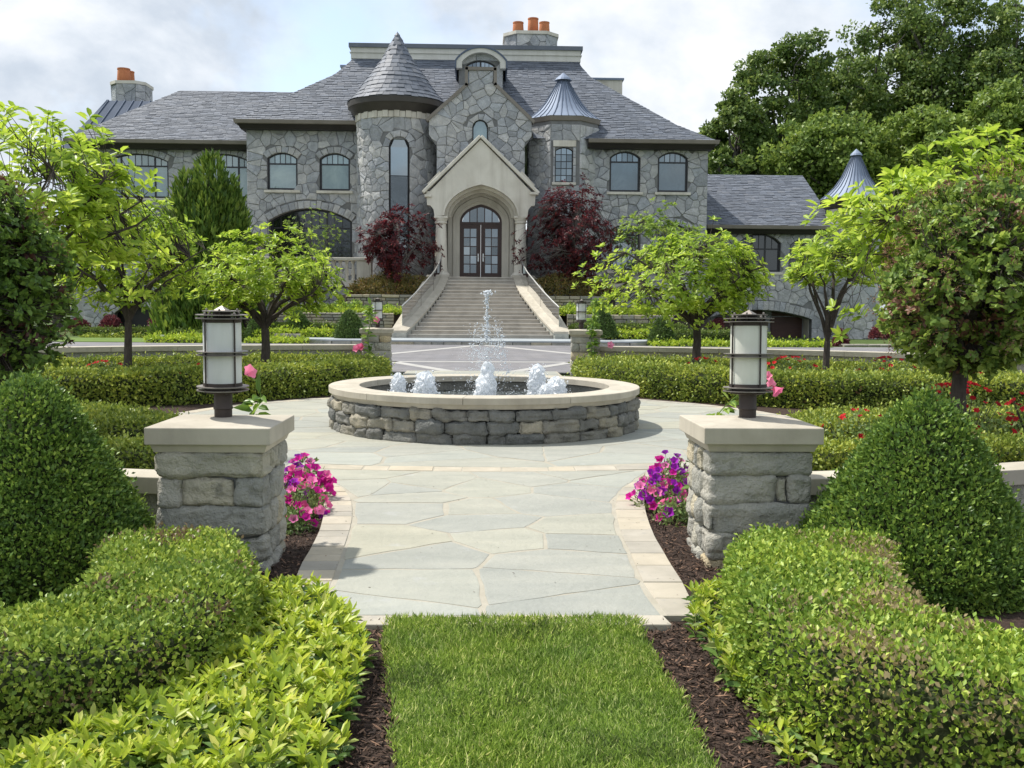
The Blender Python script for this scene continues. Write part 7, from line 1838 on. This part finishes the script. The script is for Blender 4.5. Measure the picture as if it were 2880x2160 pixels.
RB = [(3.9, 10.2, 0.5, 0.45, 0.60, 26, 'sparse red rose bush between the two low hedges right of the near right pillar'), (5.0, 10.3, 0.7, 0.45, 0.88, 70, 'full red rose bush behind the cone topiary on the right'), (5.9, 10.2, 0.6, 0.5, 0.85, 50, 'red rose bush at the right edge behind the standard tree'),
      (4.4, 19.8, 0.6, 0.4, 0.66, 14, 'red rose bush right of the trunk of the right spreading tree'), (6.0, 19.2, 0.8, 0.5, 0.72, 26, 'red rose bush between hedges beyond the right lamp'), (7.6, 18.4, 0.8, 0.5, 0.76, 28, 'red rose bush under the slim right tree'), (9.0, 17.9, 0.7, 0.5, 0.6, 12, 'red rose bush far right between the hedges'),
      (-5.3, 19.6, 0.7, 0.4, 0.55, 9, 'red rose bush left of the near left lamp between the hedges'), (-6.9, 18.6, 0.7, 0.5, 0.6, 12, 'red rose bush at the foot of the left spreading tree'), (-8.4, 18.0, 0.8, 0.5, 0.66, 16, 'red rose bush at the left edge beside the dark standard tree')]
for k, (x, y, rx, ry, rz, nf, lb) in enumerate(RB): rose_bush(lb, x, y, rx, ry, rz, nf, 200 + k, 1.0 if y < 12 else 1.25)

# ------------------------------------------------------------------ petunias
pet = [blossom_mesh('petunia', 0.036, 5, 0.035, m_, 0.08, k) for k, m_ in enumerate(('pet_purple', 'pet_magenta', 'pet_pink'))]
def petunia(label, x, y, r, h, nf, seed, wts):
    t = shrub(label, x, y, 0.0, r, r, h, 0.042, 0.017, 'rose_leaf', seed, 420, 'petunia', 'petunia', 'petunias beside the walk', 0.7, six=True, core=0)
    rr = random.Random(seed); mb = MB()
    nf = int(nf * 1.45)
    for k in range(nf):
        a, e = rr.uniform(0, 6.28), math.asin(rr.uniform(0.05, 0.98)); d = (math.cos(a) * math.cos(e), math.sin(a) * math.cos(e), math.sin(e)); l = rr.uniform(0.88, 1.12); p = (d[0] * r * l, d[1] * r * l, d[2] * h * l + 0.02)
        place(pet[rr.choices((0, 1, 2), wts)[0]], 'blossom', t, p, (d[0] + rr.uniform(-.3, .3), d[1] - 0.75 + rr.uniform(-.3, .3), d[2] + 0.35), rr.uniform(0.95, 1.35), rr.uniform(0, 6)); mb.tube([(d[0] * r * 0.3, d[1] * r * 0.3, 0.02), p], [0.003, 0.002], 3, cap=False)
    tag(mb.build('stems', M['rose_leaf'], t), kind='stuff')
for k, (x, y, r, h, nf, w, lb) in enumerate(((-1.40, 7.25, 0.16, 0.15, 9, (1, 1, 4), 'low pink petunia nearest the left pillar foot'), (-1.42, 7.75, 0.22, 0.27, 24, (1, 2, 4), 'pink petunia mound against the left pillar side'), (-1.50, 8.35, 0.24, 0.30, 28, (2, 4, 2), 'magenta petunia mound behind the left pillar'), (-1.62, 8.9, 0.22, 0.28, 24, (5, 2, 2), 'purple petunia mound at the far end of the left bed'),
        (1.50, 7.55, 0.18, 0.20, 14, (2, 2, 2), 'low mixed petunia nearest the right pillar foot'), (1.42, 8.05, 0.23, 0.27, 26, (4, 3, 2), 'purple and pink petunia mound against the right pillar side'), (1.58, 8.45, 0.22, 0.30, 24, (3, 4, 2), 'magenta petunia mound in the middle of the right bed'), (1.72, 8.95, 0.2, 0.32, 20, (5, 3, 1), 'purple petunia at the far end of the right bed'))):
    petunia(lb, x, y, r, h, nf, 300 + k, w)

# ------------------------------------------------------------------ mandevillas on the pillars
mand = blossom_mesh('mandevilla_flower', 0.06, 5, 0.08, 'mandevilla', 0.12, 3)
M['mand_leaf'] = m_leaf('mand_leaf', [(0.0, (0.05, 0.10, 0.02)), (0.6, (0.11, 0.19, 0.03)), (1.0, (0.22, 0.30, 0.06))], 0.35, 0.35)
def mandevilla(label, x, y, z, pts, n, L, flowers, seed, stem=0.004):
    t = thing('mandevilla', label, 'vine', (x, y, z), group='mandevilla vines on the pillars'); rg = np.random.default_rng(seed); mb = MB()
    mb.tube(pts, stem, 5); P_ = np.array(pts)
    s = rg.uniform(0, len(P_) - 1.001, n); i = s.astype(int); u = (s - i)[:, None]; pos = P_[i] * (1 - u) + P_[i + 1] * u; out_ = unit(rvec(n, rg) * np.array([1, 1, 0.4]) + np.array([0, -0.5, 0.15]))
    leaf_obj('leaves', t, leaf_geo(pos + out_ * 0.02, out_, unit(rvec(n, rg) * 0.5 + np.array([0, -0.4, 0.8])), L * rg.uniform(0.6, 1.2, n), L * 0.5 * rg.uniform(0.7, 1.1, n), True, 0.15, 0.3), 'mand_leaf')
    for (p, d, s_) in flowers:
        q = min(pts, key=lambda a: (a[0] - p[0]) ** 2 + (a[1] - p[1]) ** 2 + (a[2] - p[2]) ** 2); mb.tube([q, tuple((a + b) / 2 + (0.02 if k == 2 else 0) for k, (a, b) in enumerate(zip(q, p))), tuple(c - e * 0.07 for c, e in zip(p, d))], 0.003, 4)
        place(mand, 'flower', t, p, d, s_)
    mb.build('stem', M['mand_leaf'], t, smooth=True)
# near ones climb the hidden faces; only crowns show above the caps
xl_, zl_ = at(706, 1043, 6.95); mandevilla('broad-leaved vine with one pale pink trumpet beside the near left lamp', -1.63, 6.85, 0.86, [(0, 0, -0.86), (0.02, 0.02, -0.3), (0.03, 0.0, 0.02), (0.05, 0.02, 0.10), (0.08, 0.03, 0.17)], 34, 0.13, [((xl_ + 1.63, 0.10, zl_ - 0.86), (0.65, -0.5, 0.35), 0.95)], 1)
xr_, zr_ = at(2172, 1080, 6.8); xr2, zr2 = at(2190, 1105, 6.78)
mandevilla('vine with hanging deep pink blooms beside the near right lamp', 1.60, 6.85, 0.86, [(-0.12, 0, -0.86), (-0.1, 0.02, -0.2), (-0.02, 0.0, 0.02), (0.05, 0.0, 0.10), (0.12, 0.02, 0.16)], 26, 0.10, [((xr_ - 1.60, -0.05, zr_ - 0.86), (0.5, -0.7, 0.1), 0.8), ((xr2 - 1.60, -0.07, zr2 - 0.86), (0.5, -0.5, -0.7), 0.85), ((xr_ - 1.63, -0.03, zr_ - 0.80), (-0.2, -0.8, 0.4), 0.6)], 2)
mandevilla('pink-flowered vine climbing the far left pillar and lamp', fpl[0] - 0.14, YFP - 0.5, 0.35, [(0, 0.03, -0.35), (0.02, 0, 0.2), (-0.02, 0, 0.6), (0.05, 0.05, 0.95), (0.02, 0.06, 1.15), (0.03, 0.1, 1.35)], 70, 0.17, [((-0.30, -0.05, 0.32), (-0.5, -0.8, 0.2), 1.7), ((-0.18, -0.08, 0.36), (-0.1, -0.9, 0.2), 1.6), ((0.16, 0.2, 0.98), (0.1, -1, 0.2), 1.5)], 3, 0.01)
mandevilla('leafy vine with a single pink flower on the far right pillar', fpr[0] + 0.12, YFP - 0.5, 0.35, [(0, 0.03, -0.35), (0.0, 0, 0.2), (-0.02, 0, 0.5), (0.0, 0.05, 0.85), (0.03, 0.06, 1.1), (0.1, 0.1, 1.5)], 110, 0.17, [((0.42, -0.1, 0.44), (0.2, -0.9, 0.2), 1.6)], 4, 0.012)

# ------------------------------------------------------------------ ornamental trees
def tree_at(label, tpx, tpy, Y, fork_py, cpx, cpy, hwpx, hhpx, **kw):
    x = at(tpx, tpy, Y)[0]; zf = at(tpx, fork_py, Y)[1]; cx, cz = at(cpx, cpy, Y); k = Y / FPX
    dep = kw.pop('dep', 0.85)
    return small_tree(label, (x, Y, 0), zf, (cx, Y, cz), (hwpx * k, hwpx * k * dep, hhpx * k), **kw)
G_ = 'spreading ornamental trees round the plaza'
tree_at('spreading tree with low fork and bright leaves, left of the near left lamp', 360, 1040, 17.6, 905, 385, 725, 225, 150, tr=0.075, n_limb=12, n_tip=640, layer=0.26, lumpa=0.38, k=7, L=0.13, W=0.056, mat='magnolia', seed=61, group=G_, bottom=-0.8, cut=-0.2)
tree_at('wide bright green tree with branching trunk behind the near left lamp', 745, 1030, 20.6, 925, 757, 778, 232, 142, tr=0.10, n_limb=12, n_tip=800, layer=0.28, lumpa=0.38, k=7, L=0.135, W=0.056, mat='magnolia', seed=62, group=G_, bottom=-0.85, cut=-0.22)
tree_at('wide bright green tree with dark trunk left of the near right lamp', 1960, 1020, 21.0, 925, 1945, 776, 242, 138, tr=0.10, n_limb=12, n_tip=900, layer=0.28, lumpa=0.28, k=7, L=0.135, W=0.056, mat='magnolia', seed=63, group=G_, bottom=-0.85, cut=-0.22)
tree_at('slim half-bare tree with forked trunk right of the near right lamp', 2322, 1045, 19.4, 960, 2352, 750, 150, 110, tr=0.075, n_limb=9, n_tip=300, k=7, L=0.13, W=0.055, mat='magnolia', seed=64, group=G_, bottom=-0.45, cut=-0.3)
tree_at('large-leaved bright tree overhanging the left picture edge', 0, 1000, 10.6, 800, 90, 585, 380, 225, tr=0.055, n_limb=12, n_tip=720, layer=0.2, lumpa=0.38, k=7, L=0.13, W=0.056, mat='magnolia', seed=65, group=G_, bottom=-0.55, cut=-0.35)
tree_at('large-leaved bright tree rising behind the right standard', 2720, 1000, 10.8, 790, 2650, 650, 280, 205, tr=0.036, n_limb=10, n_tip=560, layer=0.2, lumpa=0.36, k=7, L=0.13, W=0.056, mat='magnolia', seed=66, group=G_, bottom=-0.55, cut=-0.3, extra=[(*at(px_, 0, 10.6)[:1], 10.6, at(px_, py_, 10.6)[1]) for px_, py_ in ((2370, 905), (2400, 880), (2430, 915), (2395, 935), (2450, 890), (2520, 870))])
SG = 'round-headed standard trees'
tree_at('round-headed standard tree with small leaves and brown spent blooms on the right', 2690, 1150, 8.5, 1040, 2760, 800, 300, 320, tr=0.075, n_limb=8, n_tip=2500, k=7, L=0.056, W=0.042, mat='lilac', seed=67, group=SG, inner=0.5, seeds=230, bottom=-0.95, cut=-0.7, droop=0.25, open_=1.2, reach=(0.35, 0.6), twig=0.004, tdn=0.75, up=0.35)
tree_at('dark round-headed standard tree with reddish leaves at the left edge', 20, 1090, 8.5, 1010, -60, 790, 215, 310, tr=0.075, n_limb=8, n_tip=2000, k=7, L=0.056, W=0.042, mat='lilac_left', seed=68, group=SG, inner=0.45, seeds=180, bottom=-0.95, cut=-0.7, droop=0.25, open_=1.2, reach=(0.35, 0.6), twig=0.004, tdn=0.75, up=0.35)

# ------------------------------------------------------------------ planting round the house
def maple(label, px, py, Y, hw_, hh_, zb, seed, tips=430):
    x, z = at(px, py, Y); k = Y / FPX
    return small_tree(label, (x, Y, zb), max(z - zb - hh_ * k * 0.75, 0.3), (x, Y, z), (hw_ * k, hw_ * k * 0.8, hh_ * k), tr=0.09, n_limb=9, n_tip=tips, k=9, L=0.21, W=0.075, mat='maple', seed=seed, name='japanese_maple', group='dark red maples beside the porch', bark='bark_grey', inner=0.3, cut=-0.1, bottom=-0.98, up=0.35, six=False, twig=0.012, droop=0.25, lumpa=0.42, open_=1.5, layer=0.42)
maple('dark red japanese maple left of the entrance porch', 1120, 690, 52.2, 108, 122, ZT2, 71, 620)
maple('larger dark red japanese maple right of the entrance porch', 1608, 664, 52.4, 145, 134, ZT2, 72, 980)
shrub('rust-green shrub mass at the foot of the left maple', at(1110, 800, 51.8)[0], 51.9, ZT2 - 0.05, 2.4, 0.7, 1.05, 0.16, 0.06, 'shrub_rust', 81, 5200, group='shrubs below the maples', core=0)
shrub('dark green shrub mass at the foot of the right maple', at(1590, 800, 51.8)[0], 51.9, ZT2 - 0.05, 2.7, 0.7, 1.2, 0.16, 0.06, 'shrub_rust', 82, 5600, group='shrubs below the maples', core=0)
x, z = at(1850, 650, 51.5); small_tree('airy light green tree against the house right of the big maple', (at(1800, 760, 51.5)[0], 51.5, ZT1), 1.4, (x, 51.5, z), (2.0, 1.5, 1.75), 0.07, 8, 260, 7, 0.22, 0.10, 'airy', 73, inner=0.3, cut=-0.1, bottom=-0.95, six=False, twig=0.012, name='airy_tree', bark='bark_grey', lumpa=0.35)
x, z = at(870, 650, 52.5); small_tree('thin pale-twigged small tree before the big arched window', (x, 52.5, bz1_ - 2.0), 1.6, (x, 52.5, z), (1.6, 1.0, 1.5), 0.05, 10, 150, 6, 0.15, 0.06, 'airy', 74, inner=0.3, cut=-0.4, bottom=-0.95, six=False, twig=0.012, name='airy_tree', bark='bark_grey', lumpa=0.35)
# feathery conifer by the left wing
cx_, ct_ = at(600, 440, 50); cb = -0.1
def conifer(label, x, y, z0, zt, r, seed, spires):
    rg = np.random.default_rng(seed); t = thing('conifer', label, 'tree', (x, y, z0)); P_, D_ = [], []; mb = MB()
    for (dx, dy, h, rr_) in spires:
        n = int(4200 * rr_ / 1.5); u = rg.beta(1.0, 1.5, n); a = rg.uniform(0, 2 * PI, n); lump = 1 + 0.22 * np.sin(u * 34 + np.floor(a * 1.6) * 1.7) + 0.12 * rg.normal(size=n); q = rr_ * (1 - u) ** 0.5 * lump * rg.uniform(0.72, 1.0, n)
        P_.append(np.stack([dx + q * np.cos(a), dy + q * np.sin(a), u * h], 1)); D_.append(unit(np.stack([np.cos(a) * 0.6, np.sin(a) * 0.6, np.ones(n)], 1))); mb.tube([(dx * 0.2, dy * 0.2, 0), (dx, dy, h * 0.4), (dx, dy, h * 0.97)], [0.12, 0.07, 0.01], 6)
        MB().lathe([(rr_ * 0.62 * (1 - v) ** 0.7 + 0.01, v * h * 0.93) for v in np.linspace(0, 1, 8)], 12, (dx, dy, 0)).build('inner_crown', M['core'], t, smooth=True)
    P_, D_ = np.concatenate(P_), np.concatenate(D_); mb.build('trunk', M['bark'], t)
    leaf_obj('crown', t, scatter(P_, D_, 0.42, 0.13, rg, 1.0, 0.5, 0.55, lv=0.4), 'conifer')
conifer('feathery green conifer with a pointed top in front of the left wing', at(585, 700, 50)[0], 50, cb, ct_, 1.9, 91, ((0.2, 0, at(600, 436, 50)[1] - cb, 1.9), (-0.9, -0.2, at(560, 490, 50)[1] - cb, 1.7), (1.0, 0.1, at(655, 500, 50)[1] - cb, 1.6), (0.1, -0.8, at(600, 560, 50)[1] - cb, 1.4), (-1.6, 0.1, at(530, 600, 50)[1] - cb, 0.9), (1.6, -0.2, at(680, 610, 50)[1] - cb, 0.9)))
shrub('dense dark evergreen shrub between the left trees and the terrace plinth', at(570, 900, 53)[0], 54.0, 0.2, 1.7, 1.2, 2.3, 0.2, 0.10, 'shrub_dark', 83, 3000, name='evergreen_shrub')
shrub('second dark evergreen shrub behind the wide left tree', at(660, 900, 53)[0], 53.6, 0.6, 1.4, 1.0, 1.7, 0.2, 0.10, 'shrub_dark', 84, 2400, name='evergreen_shrub')
for k, (px_, py_, Y, hw_, hh_, lb) in enumerate(((475, 922, 54.2, 56, 68, 'rounded dark red dwarf maple on the stone edging near the left arch'), (310, 925, 55, 28, 34, 'small red dwarf maple in front of the left arched opening'), (222, 925, 55, 24, 28, 'small red shrub at the far left of the stone wall'), (2015, 950, 55, 24, 52, 'dark red shrub beside the carriage arch behind the wide right tree'), (2365, 985, 46, 24, 52, 'dark red upright shrub right of the slim tree trunk'), (2480, 950, 46, 34, 32, 'low dark red shrub behind the hedge far right'))):
    x, z = at(px_, py_, Y); shrub(lb, x, Y, z, hw_ * Y / FPX, hw_ * Y / FPX * 0.8, hh_ * Y / FPX, 0.16, 0.05, 'maple_mound', 110 + k, 1500, name='red_shrub', group='dwarf red shrubs')
# small clipped cones on the terraces
for k, (px_, yt, yb, hw_, Y, lb) in enumerate(((838, 874, 945, 35, 47.5, 'small clipped yew cone behind the clipped strip left of the stairs'), (983, 872, 958, 41, 45.6, 'rounded yew cone nearest the far left pillar'), (1697, 868, 948, 36, 45.8, 'pointed yew cone just right of the far right pillar'), (1862, 893, 974, 38, 44.2, 'rounded yew cone on the right beside the low hedge'), (723, 892, 955, 30, 47.0, 'dark yew cone half hidden by the wide left tree'))):
    x, zt_ = at(px_, yt, Y); z0_ = at(px_, yb, Y)[1]; h_ = zt_ - z0_; r_ = hw_ * Y / FPX
    topiary(lb, x, Y, z0_, [(r_ * 0.95, 0), (r_, h_ * 0.14), (r_ * 0.9, h_ * 0.35), (r_ * 0.7, h_ * 0.6), (r_ * 0.42, h_ * 0.84), (r_ * 0.2, h_ * 0.95), (0.01, h_)], 0.09, 0.05, 'yew', 120 + k, 2.4, name='yew_cone', group='clipped yew cones on the terraces')
# low strips of hedge and bright cover beyond the drive
def strip(label, pxs, pyb, pyt, Y, mat, seed, w=0.8, L=0.10, W=0.055, name='hedge', cat='hedge', lump=0.03, grp='low strips beyond the drive'):
    xa_, z0_ = at(pxs[0], pyb, Y); xb_, z0b = at(pxs[1], pyb, Y); zt_ = at((pxs[0] + pxs[1]) / 2, pyt, Y)[1]
    z0_ = (z0_ + z0b) / 2
    hedge(label, [(xa_, Y), ((xa_ + xb_) / 2, Y - 0.05), (xb_, Y)], w, max(zt_ - z0_, 0.12), L, W, mat, seed, 1.7, z0=z0_, lump=lump, name=name, cat=cat, group=grp, ends=True, rnd_=0.12)
strip('long dark clipped strip below the left arch', (205, 500), 945, 924, 51, 'hedge_far', 131)
strip('short rounded hedge in front of the stone edging on the left', (478, 720), 963, 932, 47.5, 'hedge_far', 132, 1.0)
strip('clipped strip between the yew cones left of the stairs', (700, 950), 938, 910, 47.8, 'hedge_far', 133)
strip('clipped strip right of the stairs behind the pointed yew cone', (1600, 1930), 945, 914, 47.8, 'hedge_far', 134)
strip('long rounded hedge right of the rounded yew cone', (1890, 2160), 975, 932, 44.8, 'hedge_far', 135, 1.0)
strip('bright cover strip below the yew cones left of the stairs', (715, 1010), 952, 930, 46.9, 'cover', 136, 1.0, 0.13, 0.08, 'ground_cover', 'ground cover', 0.08)
strip('bright cover patch with a white tag on the lawn edge', (418, 600), 976, 949, 44.2, 'cover', 137, 1.6, 0.14, 0.08, 'ground_cover', 'ground cover', 0.1)
strip('bright cover strip behind the ring wall left of the forecourt', (690, 865), 973, 955, 44.0, 'cover', 138, 1.0, 0.13, 0.08, 'ground_cover', 'ground cover', 0.08)
strip('bright cover strip between the yew cones right of the stairs', (1690, 1830), 953, 932, 46.9, 'cover', 139, 1.0, 0.13, 0.08, 'ground_cover', 'ground cover', 0.08)
strip('bright cover strip in front of the rounded hedge on the right', (1830, 2330), 984, 965, 43.6, 'cover', 140, 1.2, 0.13, 0.08, 'ground_cover', 'ground cover', 0.08)
strip('green cover along the top of the left lower terrace wall', (770, 1130), 884, 872, 49.3, 'cover', 141, 1.2, 0.13, 0.08, 'ground_cover', 'ground cover', 0.08)
strip('green cover along the top of the right lower terrace wall', (1570, 1900), 888, 874, 49.3, 'cover', 142, 1.2, 0.13, 0.08, 'ground_cover', 'ground cover', 0.08)
strip('green cover strip at the edge of the distant lawn', (230, 420), 958, 946, 49.5, 'hedge', 143, 0.9, 0.13, 0.08, 'ground_cover', 'ground cover', 0.08)
for k, (px_, py_, hw_, hh_, lb) in enumerate(((955, 880, 40, 32, 'loose green shrub on the left lower terrace'), (1000, 878, 24, 34, 'small upright shrub beside the upper wall end on the left'), (1095, 880, 28, 24, 'small shrub on the left terrace next to the stair wall'), (1600, 882, 36, 32, 'loose green shrub on the right terrace next to the stair wall'), (1690, 880, 44, 40, 'loose green shrub behind the pointed yew cone'), (1760, 880, 30, 20, 'low green shrub on the right lower terrace'), (900, 880, 36, 26, 'grey-green shrub left on the lower terrace'))):
    x, z = at(px_, py_, 50.2); shrub(lb, x, 50.2, ZT1 - 0.05, hw_ * 50.2 / FPX, 0.5, hh_ * 50.2 / FPX, 0.15, 0.06, 'airy', 150 + k, 700, group='loose shrubs on the terraces', loose=0.5)
# the white plant tag and a distant lawn patch
x, z = at(453, 948, 44.0); tg = thing('plant_tag', 'small white plant tag standing in bright ground cover', 'sign', (x, 44.0, 0)); MB().box(-0.14, 0.14, -0.01, 0.01, z - 0.14, z + 0.1).build('plate', M['tag_white'], tg); MB().tube([(0, 0.02, 0), (0, 0.02, z - 0.1)], 0.015, 5).build('stake', M['bronze'], tg)
M['lawn_far'] = m_solid('lawn_far', [(0.3, (0.10, 0.165, 0.03)), (0.7, (0.15, 0.22, 0.045))], 0.6, 0.95, bump=0.4, bscale=30)
sheet('far_lawn', [[(-26, 43.8), (-12.3, 43.8), (-12.3, 49), (-26, 49)]], 0.02, 'lawn_far', 0.05)
